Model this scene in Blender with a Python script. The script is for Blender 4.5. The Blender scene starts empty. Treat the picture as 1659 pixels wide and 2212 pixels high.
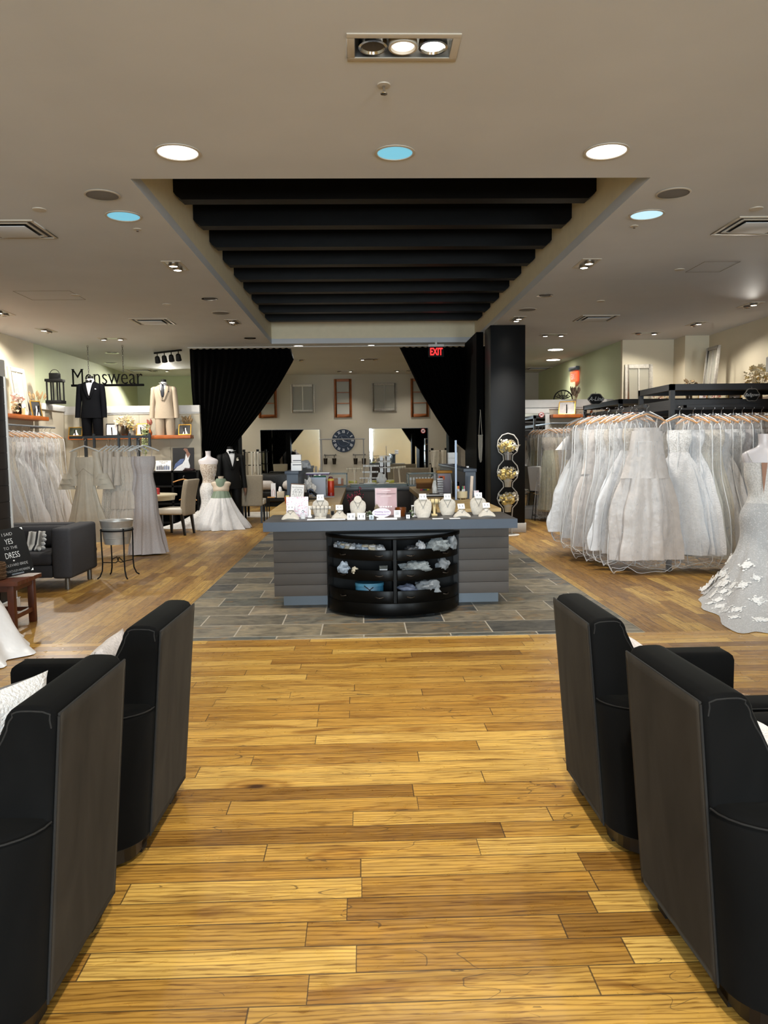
import bpy, bmesh, math, random
from mathutils import Vector, Matrix, noise
import math
F=1660.0; H=1.55; CX,CY=829.5,1106.0
ROLL=math.radians(0.72)
# image offset of +Y vanishing point (right, up)
_vx,_vy=780-CX, CY-968
# undo roll
_c,_s=math.cos(ROLL),math.sin(ROLL)
_ux= _c*_vx+_s*_vy; _uy=-_s*_vx+_c*_vy
PITCH=math.atan(_uy/F)            # looking down
YAW=math.atan(-_ux*math.cos(PITCH)/F)
_fw=(math.sin(YAW)*math.cos(PITCH), math.cos(YAW)*math.cos(PITCH), -math.sin(PITCH))
_r0=(math.cos(YAW),-math.sin(YAW),0)
_u0=(_r0[1]*_fw[2]-_r0[2]*_fw[1], _r0[2]*_fw[0]-_r0[0]*_fw[2], _r0[0]*_fw[1]-_r0[1]*_fw[0])
# rolled axes: image horizontal lines rise to the right
RT=tuple(_c*a-_s*b for a,b in zip(_r0,_u0)); UP=tuple(_s*a+_c*b for a,b in zip(_r0,_u0)); FW=_fw
def proj(x,y,z):
    z-=H; d=x*FW[0]+y*FW[1]+z*FW[2]
    return (CX+F*(x*RT[0]+y*RT[1]+z*RT[2])/d, CY-F*(x*UP[0]+y*UP[1]+z*UP[2])/d)
def at(px,py,X=None,Y=None,Z=None):
    a=(px-CX)/F; b=(CY-py)/F
    d=[FW[i]+a*RT[i]+b*UP[i] for i in range(3)]
    if Y is not None: t=Y/d[1]
    elif Z is not None: t=(Z-H)/d[2]
    else: t=X/d[0]
    return (d[0]*t,d[1]*t,H+d[2]*t)

SC=bpy.context.scene
COL=SC.collection
PI=math.pi
sin,cos=math.sin,math.cos
def R(d): return math.radians(d)
def lin(r,g,b):
    f=lambda c:(c/255/12.92 if c<=10.3 else ((c/255+.055)/1.055)**2.4)
    return (f(r),f(g),f(b),1)

# ---------------------------------------------------------------- materials
MATS={}
def nodes(name):
    m=bpy.data.materials.new(name); m.use_nodes=True
    nt=m.node_tree; b=nt.nodes['Principled BSDF']
    return m,nt,b
def setp(b,**k):
    for n,v in k.items(): b.inputs[n].default_value=v
def N(nt,t,**k):
    n=nt.nodes.new(t)
    for a,v in k.items(): setattr(n,a,v)
    return n
def L(nt,a,b): nt.links.new(a,b)
def M(name,rgb,rough=.6,metal=0,var=.0,scale=8,bump=0,bscale=60,spec=.5,sheen=0,coat=0,emit=None,es=0,trans=0,alpha=1):
    """plain procedural material: colour varied by noise, optional noise bump"""
    if name in MATS: return MATS[name]
    m,nt,b=nodes(name); c=lin(*rgb)
    setp(b,**{'Base Color':c,'Roughness':rough,'Metallic':metal,'Specular IOR Level':spec,'Sheen Weight':sheen,'Coat Weight':coat,'Transmission Weight':trans,'Alpha':alpha})
    tc=N(nt,'ShaderNodeTexCoord')
    if var>0:
        no=N(nt,'ShaderNodeTexNoise'); no.inputs['Scale'].default_value=scale; no.inputs['Detail'].default_value=5
        L(nt,tc.outputs['Object'],no.inputs['Vector'])
        r=N(nt,'ShaderNodeValToRGB'); L(nt,no.outputs['Fac'],r.inputs['Fac'])
        r.color_ramp.elements[0].position=.3; r.color_ramp.elements[1].position=.7
        r.color_ramp.elements[0].color=[x*(1-var) for x in c[:3]]+[1]; r.color_ramp.elements[1].color=[min(1,x*(1+var)) for x in c[:3]]+[1]
        L(nt,r.outputs['Color'],b.inputs['Base Color'])
    if bump>0:
        n2=N(nt,'ShaderNodeTexNoise'); n2.inputs['Scale'].default_value=bscale; n2.inputs['Detail'].default_value=3
        L(nt,tc.outputs['Object'],n2.inputs['Vector'])
        bu=N(nt,'ShaderNodeBump'); bu.inputs['Strength'].default_value=bump; bu.inputs['Distance'].default_value=.02
        L(nt,n2.outputs['Fac'],bu.inputs['Height']); L(nt,bu.outputs['Normal'],b.inputs['Normal'])
    if emit: setp(b,**{'Emission Color':lin(*emit),'Emission Strength':es})
    MATS[name]=m; return m
def math_(nt,op,a,b=None,c=None):
    n=N(nt,'ShaderNodeMath',operation=op)
    for i,v in enumerate((a,b,c)):
        if v is None: continue
        if isinstance(v,(int,float)): n.inputs[i].default_value=v
        else: L(nt,v,n.inputs[i])
    return n.outputs[0]
def mixc(nt,f,a,b,t='MIX'):
    n=N(nt,'ShaderNodeMix',data_type='RGBA',blend_type=t)
    for s,v in ((0,f),(6,a),(7,b)):
        if isinstance(v,(int,float)): n.inputs[s].default_value=v
        elif isinstance(v,tuple): n.inputs[s].default_value=v
        else: L(nt,v,n.inputs[s])
    return n.outputs[2]
def ramp(nt,f,stops):
    r=N(nt,'ShaderNodeValToRGB'); e=r.color_ramp.elements
    while len(e)<len(stops): e.new(.5)
    for i,(p,c) in enumerate(stops): e[i].position=p; e[i].color=c if len(c)==4 else tuple(c)+(1,)
    L(nt,f,r.inputs['Fac']); return r.outputs['Color']
def planks(name,w,ln,along,cols,rough,gap=.0025,tile=False,grout=None,bumps=.3):
    """boards or slabs laid in staggered rows, every piece with a tone and grain of its own"""
    m,nt,b=nodes(name)
    tc=N(nt,'ShaderNodeTexCoord'); sx=N(nt,'ShaderNodeSeparateXYZ'); L(nt,tc.outputs['Object'],sx.inputs[0])
    u,v=(sx.outputs[0],sx.outputs[1]) if along=='x' else (sx.outputs[1],sx.outputs[0])
    vr=math_(nt,'DIVIDE',v,w); row=math_(nt,'FLOOR',vr); vf=math_(nt,'FRACT',vr)
    wn=N(nt,'ShaderNodeTexWhiteNoise',noise_dimensions='1D'); L(nt,row,wn.inputs['W'])
    ur=math_(nt,'DIVIDE',u,ln)
    ur=math_(nt,'ADD',ur,math_(nt,'MULTIPLY',row,.5) if tile else math_(nt,'MULTIPLY',wn.outputs['Value'],7.3))
    if not tile: # lengths vary
        ur=math_(nt,'ADD',ur,math_(nt,'MULTIPLY',math_(nt,'SINE',math_(nt,'MULTIPLY',ur,2.1)),.28))
    idx=math_(nt,'FLOOR',ur); uf=math_(nt,'FRACT',ur)
    cmb=N(nt,'ShaderNodeCombineXYZ'); L(nt,row,cmb.inputs[0]); L(nt,idx,cmb.inputs[1])
    w2=N(nt,'ShaderNodeTexWhiteNoise',noise_dimensions='2D'); L(nt,cmb.outputs[0],w2.inputs['Vector'])
    rnd=w2.outputs['Value']
    base=ramp(nt,rnd,cols)
    # grain: coordinates shifted per piece
    sh=N(nt,'ShaderNodeVectorMath',operation='MULTIPLY_ADD'); L(nt,w2.outputs['Color'],sh.inputs[0]); sh.inputs[1].default_value=(31,17,11)
    cv=N(nt,'ShaderNodeCombineXYZ'); L(nt,u,cv.inputs[0]); L(nt,v,cv.inputs[1]); L(nt,cv.outputs[0],sh.inputs[2])
    def noi(sc,det,dis=0):
        mp=N(nt,'ShaderNodeMapping'); mp.inputs['Scale'].default_value=sc; L(nt,sh.outputs[0],mp.inputs['Vector'])
        n=N(nt,'ShaderNodeTexNoise'); n.inputs['Scale'].default_value=1; n.inputs['Detail'].default_value=det; n.inputs['Distortion'].default_value=dis
        L(nt,mp.outputs[0],n.inputs['Vector']); return n.outputs['Fac']
    if tile:
        g1=noi((5,7,5),8,1.2); col=mixc(nt,1.0,base,ramp(nt,g1,[(.3,(.55,.55,.56)),(.5,(1,1,1)),(.7,(1.5,1.42,1.3))]),'MULTIPLY')
        rust=ramp(nt,noi((3,5,3),6,2),[(.57,(0,0,0)),(.68,(1,1,1))])
        rf=math_(nt,'MULTIPLY',rust,math_(nt,'GREATER_THAN',w2.outputs['Value'],.45))
        col=mixc(nt,math_(nt,'MULTIPLY',rf,.55),col,lin(140,108,66))
    else:
        g1=noi((2.2,26,9),6,.6); g2=noi((9,120,20),4,.2); g3=noi((1.6,7,3),3,2.5)
        wv=N(nt,'ShaderNodeTexWave',wave_type='BANDS',bands_direction='Y'); wv.inputs['Scale'].default_value=7; wv.inputs['Distortion'].default_value=9; wv.inputs['Detail'].default_value=2; wv.inputs['Detail Scale'].default_value=.7
        mp=N(nt,'ShaderNodeMapping'); mp.inputs['Scale'].default_value=(.35,2.2,1); L(nt,sh.outputs[0],mp.inputs['Vector']); L(nt,mp.outputs[0],wv.inputs['Vector'])
        col=mixc(nt,1.0,base,ramp(nt,g1,[(.28,(.62,.55,.48)),(.5,(1,1,1)),(.75,(1.25,1.22,1.1))]),'MULTIPLY')
        col=mixc(nt,1.0,col,ramp(nt,g2,[(.33,(.5,.42,.34)),(.44,(1,1,1))]),'MULTIPLY')
        col=mixc(nt,.75,col,ramp(nt,wv.outputs['Fac'],[(.0,(.5,.42,.34)),(.22,(.95,.93,.9)),(1,(1.08,1.07,1.03))]),'MULTIPLY')
        # knots, and the blackened scratches of wear
        vo=N(nt,'ShaderNodeTexVoronoi'); vo.inputs['Scale'].default_value=1.0
        mp=N(nt,'ShaderNodeMapping'); mp.inputs['Scale'].default_value=(1.0,2.2,1); L(nt,sh.outputs[0],mp.inputs['Vector']); L(nt,mp.outputs[0],vo.inputs['Vector'])
        sc_=N(nt,'ShaderNodeSeparateColor'); L(nt,vo.outputs['Color'],sc_.inputs[0]); has=math_(nt,'GREATER_THAN',sc_.outputs[0],.62)
        big=math_(nt,'ADD',.55,math_(nt,'MULTIPLY',sc_.outputs[1],.9)); dk=math_(nt,'DIVIDE',vo.outputs['Distance'],big)
        knot=ramp(nt,math_(nt,'ADD',dk,math_(nt,'MULTIPLY',math_(nt,'SUBTRACT',g3,.5),.05)),[(.02,(.1,.06,.04)),(.05,(.62,.5,.38)),(.075,(.85,.78,.7)),(.1,(.62,.52,.42)),(.13,(.95,.92,.88)),(.16,(1,1,1))])
        col=mixc(nt,has,col,mixc(nt,1.0,col,knot,'MULTIPLY'))
        blot=ramp(nt,noi((1.1,5,3),4,1.6),[(.6,(1,1,1)),(.72,(.6,.5,.4))]); col=mixc(nt,1.0,col,blot,'MULTIPLY')
        for ang,sc in ((.9,1.1),(-.5,.8),(2.2,1.5)):
            mp=N(nt,'ShaderNodeMapping'); mp.inputs['Rotation'].default_value=(0,0,ang); mp.inputs['Scale'].default_value=(1.2*sc,4.5*sc,1); L(nt,tc.outputs['Object'],mp.inputs['Vector'])
            n=N(nt,'ShaderNodeTexNoise'); n.inputs['Scale'].default_value=1; n.inputs['Detail'].default_value=1.5; L(nt,mp.outputs[0],n.inputs['Vector'])
            d=math_(nt,'ABSOLUTE',math_(nt,'SUBTRACT',n.outputs['Fac'],.5))
            k=N(nt,'ShaderNodeTexNoise'); k.inputs['Scale'].default_value=2.6; L(nt,tc.outputs['Object'],k.inputs['Vector'])
            msk=math_(nt,'MULTIPLY',math_(nt,'LESS_THAN',d,.0016),math_(nt,'GREATER_THAN',k.outputs['Fac'],.57))
            col=mixc(nt,math_(nt,'MULTIPLY',msk,.6),col,(.05,.03,.015,1))
    # gaps
    gv=math_(nt,'LESS_THAN',math_(nt,'MULTIPLY',math_(nt,'MINIMUM',vf,math_(nt,'SUBTRACT',1,vf)),w),gap)
    gu=math_(nt,'LESS_THAN',math_(nt,'MULTIPLY',math_(nt,'MINIMUM',uf,math_(nt,'SUBTRACT',1,uf)),ln),gap)
    gp=math_(nt,'MAXIMUM',gv,gu)
    col=mixc(nt,gp if tile else math_(nt,'MULTIPLY',gp,.8),col,grout or (.035,.02,.01,1))
    L(nt,col,b.inputs['Base Color'])
    rn=N(nt,'ShaderNodeTexNoise'); rn.inputs['Scale'].default_value=14; L(nt,tc.outputs['Object'],rn.inputs['Vector'])
    L(nt,math_(nt,'ADD',math_(nt,'MULTIPLY',rn.outputs['Fac'],.22),rough),b.inputs['Roughness'])
    bu=N(nt,'ShaderNodeBump'); bu.inputs['Strength'].default_value=bumps; bu.inputs['Distance'].default_value=.004
    h=math_(nt,'SUBTRACT',g1,math_(nt,'MULTIPLY',gp,1.2)); L(nt,h,bu.inputs['Height']); L(nt,bu.outputs['Normal'],b.inputs['Normal'])
    MATS[name]=m; return m
def lace(name,rgb,bg,scale=26,rough=.7,alpha_bg=1.0,thr=.5):
    """embroidered lace: pale motifs over a thinner ground"""
    m,nt,b=nodes(name); tc=N(nt,'ShaderNodeTexCoord')
    vo=N(nt,'ShaderNodeTexVoronoi',feature='SMOOTH_F1'); vo.inputs['Scale'].default_value=scale
    no=N(nt,'ShaderNodeTexNoise'); no.inputs['Scale'].default_value=scale*.5; no.inputs['Detail'].default_value=6; no.inputs['Distortion'].default_value=1.5
    L(nt,tc.outputs['Object'],vo.inputs['Vector']); L(nt,tc.outputs['Object'],no.inputs['Vector'])
    s=math_(nt,'ADD',math_(nt,'MULTIPLY',vo.outputs['Distance'],.6),no.outputs['Fac'])
    f=ramp(nt,s,[(thr+.22,(1,1,1)),(thr+.34,(0,0,0))])
    L(nt,mixc(nt,f,lin(*bg),lin(*rgb)),b.inputs['Base Color'])
    setp(b,**{'Roughness':rough,'Sheen Weight':.2})
    if alpha_bg<1:
        L(nt,math_(nt,'ADD',math_(nt,'MULTIPLY',f,1-alpha_bg),alpha_bg),b.inputs['Alpha'])
    bu=N(nt,'ShaderNodeBump'); bu.inputs['Strength'].default_value=.5; bu.inputs['Distance'].default_value=.006
    L(nt,f,bu.inputs['Height']); L(nt,bu.outputs['Normal'],b.inputs['Normal'])
    MATS[name]=m; return m
def plastic(name,tint,opac,rough=.09):
    """clear garment plastic: see-through, with crinkled glints and pale crease lines"""
    m,nt,b=nodes(name); tc=N(nt,'ShaderNodeTexCoord')
    setp(b,**{'Base Color':lin(*tint),'Roughness':rough,'Specular IOR Level':1.0})
    def noi(sc,s,det,dis):
        mp=N(nt,'ShaderNodeMapping'); mp.inputs['Scale'].default_value=sc; L(nt,tc.outputs['Object'],mp.inputs['Vector'])
        no=N(nt,'ShaderNodeTexNoise'); no.inputs['Scale'].default_value=s; no.inputs['Detail'].default_value=det; no.inputs['Distortion'].default_value=dis; L(nt,mp.outputs[0],no.inputs['Vector']); return no.outputs['Fac']
    n1=noi((1,1,.35),9,3,.8); n2=noi((1,1,.16),7,1,1.4); n3=noi((1.3,1.3,.8),16,2,.5)
    h=math_(nt,'ADD',n1,math_(nt,'MULTIPLY',n3,.5))
    bu=N(nt,'ShaderNodeBump'); bu.inputs['Strength'].default_value=1; bu.inputs['Distance'].default_value=.07
    L(nt,h,bu.inputs['Height']); L(nt,bu.outputs['Normal'],b.inputs['Normal'])
    line=lambda f,c,w:ramp(nt,f,[(c-w,(0,0,0)),(c,(1,1,1)),(c+w,(0,0,0))])
    glint=ramp(nt,n3,[(.66,(0,0,0)),(.72,(1,1,1))])  # glints painted in as whiter, less clear spots
    cre=math_(nt,'ADD',math_(nt,'MULTIPLY',line(n2,.5,.012),.12),math_(nt,'MULTIPLY',line(n2,.6,.01),.1))
    cre=math_(nt,'ADD',cre,math_(nt,'MULTIPLY',glint,.22))
    lw=N(nt,'ShaderNodeLayerWeight'); lw.inputs['Blend'].default_value=.2; L(nt,bu.outputs['Normal'],lw.inputs['Normal'])
    a=math_(nt,'ADD',math_(nt,'MULTIPLY',lw.outputs['Facing'],.22),opac)
    L(nt,math_(nt,'MINIMUM',math_(nt,'ADD',a,cre),.8),b.inputs['Alpha'])
    MATS[name]=m; return m

# ---------------------------------------------------------------- mesh building
class MB:
    def __init__(s): s.v=[]; s.f=[]
    def add(s,vs,fs,T=None):
        o=len(s.v); s.v+= [tuple(T@Vector(p)) for p in vs] if T else [tuple(p) for p in vs]
        s.f+=[tuple(i+o for i in f) for f in fs]; return s
    def box(s,x0,x1,y0,y1,z0,z1,T=None):
        return s.add([(x,y,z) for z in (z0,z1) for y in (y0,y1) for x in (x0,x1)],
              [(0,2,3,1),(4,5,7,6),(0,1,5,4),(2,6,7,3),(0,4,6,2),(1,3,7,5)],T)
    def cbox(s,c,d,T=None): return s.box(c[0]-d[0]/2,c[0]+d[0]/2,c[1]-d[1]/2,c[1]+d[1]/2,c[2]-d[2]/2,c[2]+d[2]/2,T)
    def loft(s,rings,cap=True,closed=True,T=None):
        n=len(rings[0]); vs=[p for r in rings for p in r]; fs=[]
        for i in range(len(rings)-1):
            for j in range(n if closed else n-1):
                k=(j+1)%n; fs.append((i*n+j,i*n+k,(i+1)*n+k,(i+1)*n+j))
        if cap: fs.append(tuple(reversed(range(n)))); fs.append(tuple(range((len(rings)-1)*n,len(rings)*n)))
        return s.add(vs,fs,T)
    def lathe(s,prof,n=24,c=(0,0,0),sx=1,sy=1,cap=True,T=None):
        return s.loft([[(c[0]+r*sx*cos(2*PI*j/n),c[1]+r*sy*sin(2*PI*j/n),c[2]+z) for j in range(n)] for r,z in prof],cap,T=T)
    def tube(s,pts,r,n=8,closed=False,T=None,flat=1):
        pts=[Vector(p) for p in pts]; m=len(pts); rings=[]; up=None
        for i,p in enumerate(pts):
            a=pts[i-1] if (i>0 or closed) else p; b=pts[(i+1)%m] if (i<m-1 or closed) else p
            t=(b-a).normalized()
            if up is None:
                up=Vector((0,0,1)) if abs(t.z)<.9 else Vector((1,0,0))
            x=t.cross(up); x=x.normalized() if x.length>1e-6 else Vector((1,0,0)); y=x.cross(t).normalized(); up=y
            rr=r[i] if isinstance(r,(list,tuple)) else r
            rings.append([p+x*(rr*cos(2*PI*k/n))+y*(rr*flat*sin(2*PI*k/n)) for k in range(n)])
        if closed: rings.append(rings[0])
        return s.loft(rings,not closed,T=T)
    def prism(s,poly,z0,z1,T=None):
        return s.loft([[(x,y,z0) for x,y in poly],[(x,y,z1) for x,y in poly]],T=T)
    def grid(s,fn,nu,nv,T=None):
        vs=[fn(i/nu,j/nv) for i in range(nu+1) for j in range(nv+1)]
        fs=[(i*(nv+1)+j,(i+1)*(nv+1)+j,(i+1)*(nv+1)+j+1,i*(nv+1)+j+1) for i in range(nu) for j in range(nv)]
        return s.add(vs,fs,T)
    def ball(s,c,r,n=8,sq=(1,1,1)):
        m=max(3,n//2); rings=[]
        for i in range(m+1):
            a=-PI/2+PI*(.02+.96*i/m); rings.append([(c[0]+r*sq[0]*cos(a)*cos(2*PI*j/n),c[1]+r*sq[1]*cos(a)*sin(2*PI*j/n),c[2]+r*sq[2]*sin(a)) for j in range(n)])
        return s.loft(rings)
    def build(s,name,mat,parent=None,smooth=False,bevel=0,seg=2,solid=0,sub=0,ang=30):
        me=bpy.data.meshes.new(name); me.from_pydata(s.v,[],s.f); me.validate()
        bm=bmesh.new(); bm.from_mesh(me)
        bmesh.ops.remove_doubles(bm,verts=bm.verts,dist=1e-6)
        bmesh.ops.recalc_face_normals(bm,faces=bm.faces)
        if bevel:
            es=[e for e in bm.edges if len(e.link_faces)==2 and e.calc_face_angle(0)>R(ang)]
            bmesh.ops.bevel(bm,geom=es,offset=bevel,segments=seg,profile=.5,affect='EDGES',clamp_overlap=True)
            bmesh.ops.recalc_face_normals(bm,faces=bm.faces)
        bm.to_mesh(me); bm.free()
        o=bpy.data.objects.new(name,me); COL.objects.link(o)
        if mat: me.materials.append(mat)
        if smooth or bevel:
            for p in me.polygons: p.use_smooth=True
            try: me.set_sharp_from_angle(angle=R(40 if not smooth else (smooth if smooth is not True else 60)))
            except Exception: pass
        if solid:
            md=o.modifiers.new('t','SOLIDIFY'); md.thickness=solid; md.offset=0
        if sub:
            md=o.modifiers.new('s','SUBSURF'); md.levels=sub; md.render_levels=sub
        if parent: o.parent=parent
        return o
def tag(o,label,cat,group=None,kind=None):
    if label: o['label']=label
    if cat: o['category']=cat
    if group: o['group']=group
    if kind: o['kind']=kind
    return o
def thing(name,label,cat,loc=(0,0,0),rz=0,group=None):
    o=bpy.data.objects.new(name,None); COL.objects.link(o); o.empty_display_size=.1
    o.location=loc; o.rotation_euler=(0,0,R(rz)); return tag(o,label,cat,group)
def struct(o): o['kind']='structure'; return o
def kids(o): return [c for c in ALLK.get(o.name,[])] if False else list(o.children)
def dup(root,loc=None,rz=None,label=None,group=None,scale=None):
    r=root.copy(); COL.objects.link(r)
    if loc is not None: r.location=loc
    if rz is not None: r.rotation_euler=(root.rotation_euler[0],root.rotation_euler[1],R(rz))
    if label: r['label']=label
    if group: r['group']=group
    if scale: r.scale=scale
    def rec(a,b):
        for ch in list(a.children):
            c=ch.copy(); COL.objects.link(c); c.parent=b; rec(ch,c)
    rec(root,r); return r
def txt(body,size,mat,parent=None,name='lettering',ext=.002,loc=(0,0,0),rot=(PI/2,0,0),align='CENTER',sx=1,shear=0,off=0,sp=1):
    """solid raised lettering as a mesh; text faces local -y"""
    cu=bpy.data.curves.new('txt','FONT'); cu.body=body; cu.size=size; cu.extrude=ext; cu.align_x=align; cu.align_y='CENTER'; cu.shear=shear; cu.offset=off; cu.resolution_u=3; cu.space_character=sp
    t=bpy.data.objects.new('txt',cu); COL.objects.link(t)
    bpy.context.view_layer.update()
    me=bpy.data.meshes.new_from_object(t.evaluated_get(bpy.context.evaluated_depsgraph_get()))
    bpy.data.objects.remove(t); bpy.data.curves.remove(cu)
    me.transform(Matrix.Translation(loc)@Matrix.Rotation(rot[2],4,'Z')@Matrix.Rotation(rot[0],4,'X')@Matrix.Rotation(rot[1],4,'Y')@Matrix.Diagonal((sx,1,1,1)))
    me.materials.clear(); me.materials.append(mat)
    o=bpy.data.objects.new(name,me); COL.objects.link(o)
    if parent: o.parent=parent
    return o
def TR(loc=(0,0,0),rz=0,rx=0,ry=0,s=1):
    return Matrix.Translation(loc)@Matrix.Rotation(R(rz),4,'Z')@Matrix.Rotation(R(ry),4,'Y')@Matrix.Rotation(R(rx),4,'X')@Matrix.Scale(s,4)
def ell(cx,cy,z,rx,ry,n=24,p=2,a0=0):
    out=[]
    for j in range(n):
        a=a0+2*PI*j/n; c,s_=cos(a),sin(a)
        out.append((cx+rx*math.copysign(abs(c)**(2/p),c),cy+ry*math.copysign(abs(s_)**(2/p),s_),z))
    return out
LP=80; DAYL=600; EXPO=0.5
# ================================================================ setting
ZC=3.68
CEIL=M('ceiling_paint',(202,206,212),.7,var=.04,scale=1.2)
CREAM=M('cream_paint',(206,196,172),.75,var=.03,scale=2)
SAGE=M('sage_paint',(186,194,160),.75,var=.03,scale=2)
GREIGE=M('greige_paint',(172,164,148),.75,var=.03,scale=2)
WHITE=M('white_trim',(205,204,202),.5,var=.03)
BLACK=M('black_paint',(3,3,3),.7,spec=.06)
PANEL=M('panel_wall',(188,180,162),.7,var=.03,scale=3)
wood_cols=[(0,lin(136,98,42)),(.14,lin(158,116,50)),(.5,lin(178,136,62)),(.8,lin(190,150,74)),(1,lin(208,170,90))]
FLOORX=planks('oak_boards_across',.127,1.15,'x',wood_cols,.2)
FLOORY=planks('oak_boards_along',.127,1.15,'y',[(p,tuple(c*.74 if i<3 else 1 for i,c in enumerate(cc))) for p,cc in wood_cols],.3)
SLATE=planks('slate_slabs',.42,.72,'x',[(0,lin(50,55,60)),(.2,lin(92,88,78)),(.4,lin(124,116,98)),(.55,lin(66,71,74)),(.75,lin(112,102,82)),(.88,lin(84,88,84)),(1,lin(128,118,100))],.35,gap=.006,tile=True,grout=lin(168,160,146),bumps=.5)
YF,YB=-7.0,22.5; XL,XR=-6.4,6.9
TX0,TX1,TY0,TY1=-1.72,2.32,6.2,15.9
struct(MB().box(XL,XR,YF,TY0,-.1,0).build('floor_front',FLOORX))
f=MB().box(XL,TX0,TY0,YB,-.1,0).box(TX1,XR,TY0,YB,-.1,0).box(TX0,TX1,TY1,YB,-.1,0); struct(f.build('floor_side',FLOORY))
struct(MB().box(TX0,TX1,TY0,TY1,-.1,.002).build('floor_tile',SLATE))
STRIP=M('tile_edge_metal',(150,144,130),.35,.6)
struct(MB().box(TX0-.008,TX0,TY0,TY1,-.05,.004).box(TX1,TX1+.008,TY0,TY1,-.05,.004).box(TX0-.008,TX1+.008,TY0-.008,TY0,-.05,.004).build('trim_1',STRIP))
# ceiling with the coffer opening
CX0,CX1,CY0,CY1=-1.78,2.35,6.29,15.87
m=MB()
HX0,HY0,_=at(766,123,Z=ZC); HX1=at(970,123,Z=ZC)[0]; HY1=HY0; HY0=at(766,80,Z=ZC)[1]
for a in ((XL,CX0,YF,YB),(CX1,XR,YF,YB),(CX0,HX0,YF,CY0),(HX1,CX1,YF,CY0),(HX0,HX1,YF,HY0),(HX0,HX1,HY1,CY0),(CX0,CX1,CY1,YB)): m.box(a[0],a[1],a[2],a[3],ZC,ZC+.1)
struct(m.build('ceiling',CEIL))
m=MB().box(CX0-.05,CX0,CY0,CY1,ZC+.1,4.62).box(CX1,CX1+.05,CY0,CY1,ZC+.1,4.62).box(CX0-.05,CX1+.05,CY1,CY1+.05,ZC+.1,4.62).box(CX0-.05,CX1+.05,CY0-.05,CY0,ZC+.1,4.62)
struct(m.build('trim_2',M('coffer_cream_brightened',(230,220,192),.75,var=.03)))  # wall cream made paler, missing light of the recess put into its colour
struct(MB().box(CX0-.05,CX1+.05,CY0-.05,CY1+.05,4.62,4.7).build('ceiling_coffer',BLACK))
BEAM=M('beam_black',(3,3,3),.45,spec=.2,bump=.15,bscale=6)
ORD=['first','second','third','fourth','fifth','sixth','seventh','eighth','ninth','tenth','eleventh','twelfth','thirteenth','fourteenth','fifteenth']
for k in range(9):
    y=7.72+.89*k
    m=MB(); sec=lambda x,dz:[(x,y,3.97+dz),(x,y+.16,3.97+dz),(x,y+.16,4.42),(x,y,4.42)]
    m.loft([sec(CX0,.07),sec(CX0+.02,.045),sec(CX0+.075,0),sec(CX1-.075,0),sec(CX1-.02,.045),sec(CX1,.07)])
    b=m.build('ceiling_beam',BEAM)
    tag(b,'black beam across the ceiling recess, '+('nearest of all' if k==0 else 'farthest, against the grey end face' if k==8 else ORD[k]+' from the front'),'beam','black beams of the ceiling recess')
# outer walls
T=.12
struct(MB().box(XL-T,XL,YF,15.5,0,ZC).build('wall_left',CREAM))
struct(MB().box(XL-T,XL,15.5,YB,0,ZC).build('wall_left_rear',SAGE))
struct(MB().box(XL-T,-3.85,YB,YB+T,0,ZC).build('wall_back_left',SAGE))
struct(MB().box(-3.85,5.3,YB,YB+T,0,ZC).build('wall_back',GREIGE))
struct(MB().box(XR,XR+T,YF,15.2,0,ZC).build('wall_right',CREAM))
struct(MB().box(6.42,XR+T,15.2,15.3,0,ZC).box(6.42,6.52,15.3,15.75,0,ZC).box(5.36,6.52,15.75,15.85,0,ZC).build('wall_right_step',CREAM))
struct(MB().add([(5.36,15.85,0),(5.46,15.85,0),(5.3,YB,0),(5.2,YB,0),(5.36,15.85,ZC),(5.46,15.85,ZC),(5.3,YB,ZC),(5.2,YB,ZC)],[(0,1,2,3),(4,5,6,7),(0,1,5,4),(1,2,6,5),(2,3,7,6),(3,0,4,7)]).build('wall_right_rear',SAGE))
# shop front behind the viewer: openings to daylight
SF=M('storefront_metal',(40,40,42),.5)
m=MB()
for a in ((XL,-2.7,0,ZC),(.8,4.6,0,ZC),(6.7,XR,0,ZC),(-2.7,.8,3.3,ZC),(4.6,6.7,3.3,ZC),(-2.7,.8,0,.2),(4.6,6.7,0,.2)): m.box(a[0],a[1],YF-.2,YF,a[2],a[3])
struct(m.build('wall_front',CREAM))
for i,(a,b) in enumerate(((-2.7,.8),(4.6,6.7))):
    m=MB()
    for x in (a,(a+b)/2-.03,b-.06): m.box(x,x+.06,YF-.14,YF-.06,.2,3.3)
    m.box(a,b,YF-.14,YF-.06,.2,.27).box(a,b,YF-.14,YF-.06,3.23,3.3)
    struct(m.build('window_%d'%(i+1),SF))
# low partitions with caps
def shiplap(name,x0,x1,y0,y1,z0,z1,mat,h=.155,ends=()):
    m=MB(); z=z0
    while z<z1-.01:
        t=min(z+h,z1); m.box(x0,x1,y0,y1,z,t-.006); m.box(x0+.006,x1-.006,y0+.006,y1-.006,t-.006,t); z=t
    return m.build(name,mat,bevel=0)
DARKLAP=M('dark_shiplap',(34,29,27),.55,var=.1,spec=.3)
struct(shiplap('wall_partition_left',XL,-3.39,7.2,7.5,0,2.27,DARKLAP))
struct(MB().box(XL,-3.395,7.15,7.55,2.27,2.43).build('trim_3',WHITE,bevel=.006))
struct(MB().box(XL,-3.36,7.16,7.2,0,.14).box(-3.39,-3.36,7.16,7.54,0,.14).box(XL,-3.36,7.5,7.54,0,.14).build('baseboard_left',WHITE,bevel=.004))
struct(MB().box(-3.392,-3.372,7.49,7.505,.14,2.27).build('trim_4',WHITE))
struct(shiplap('wall_partition_right',4.47,XR,8.0,8.3,0,2.32,DARKLAP))
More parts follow.
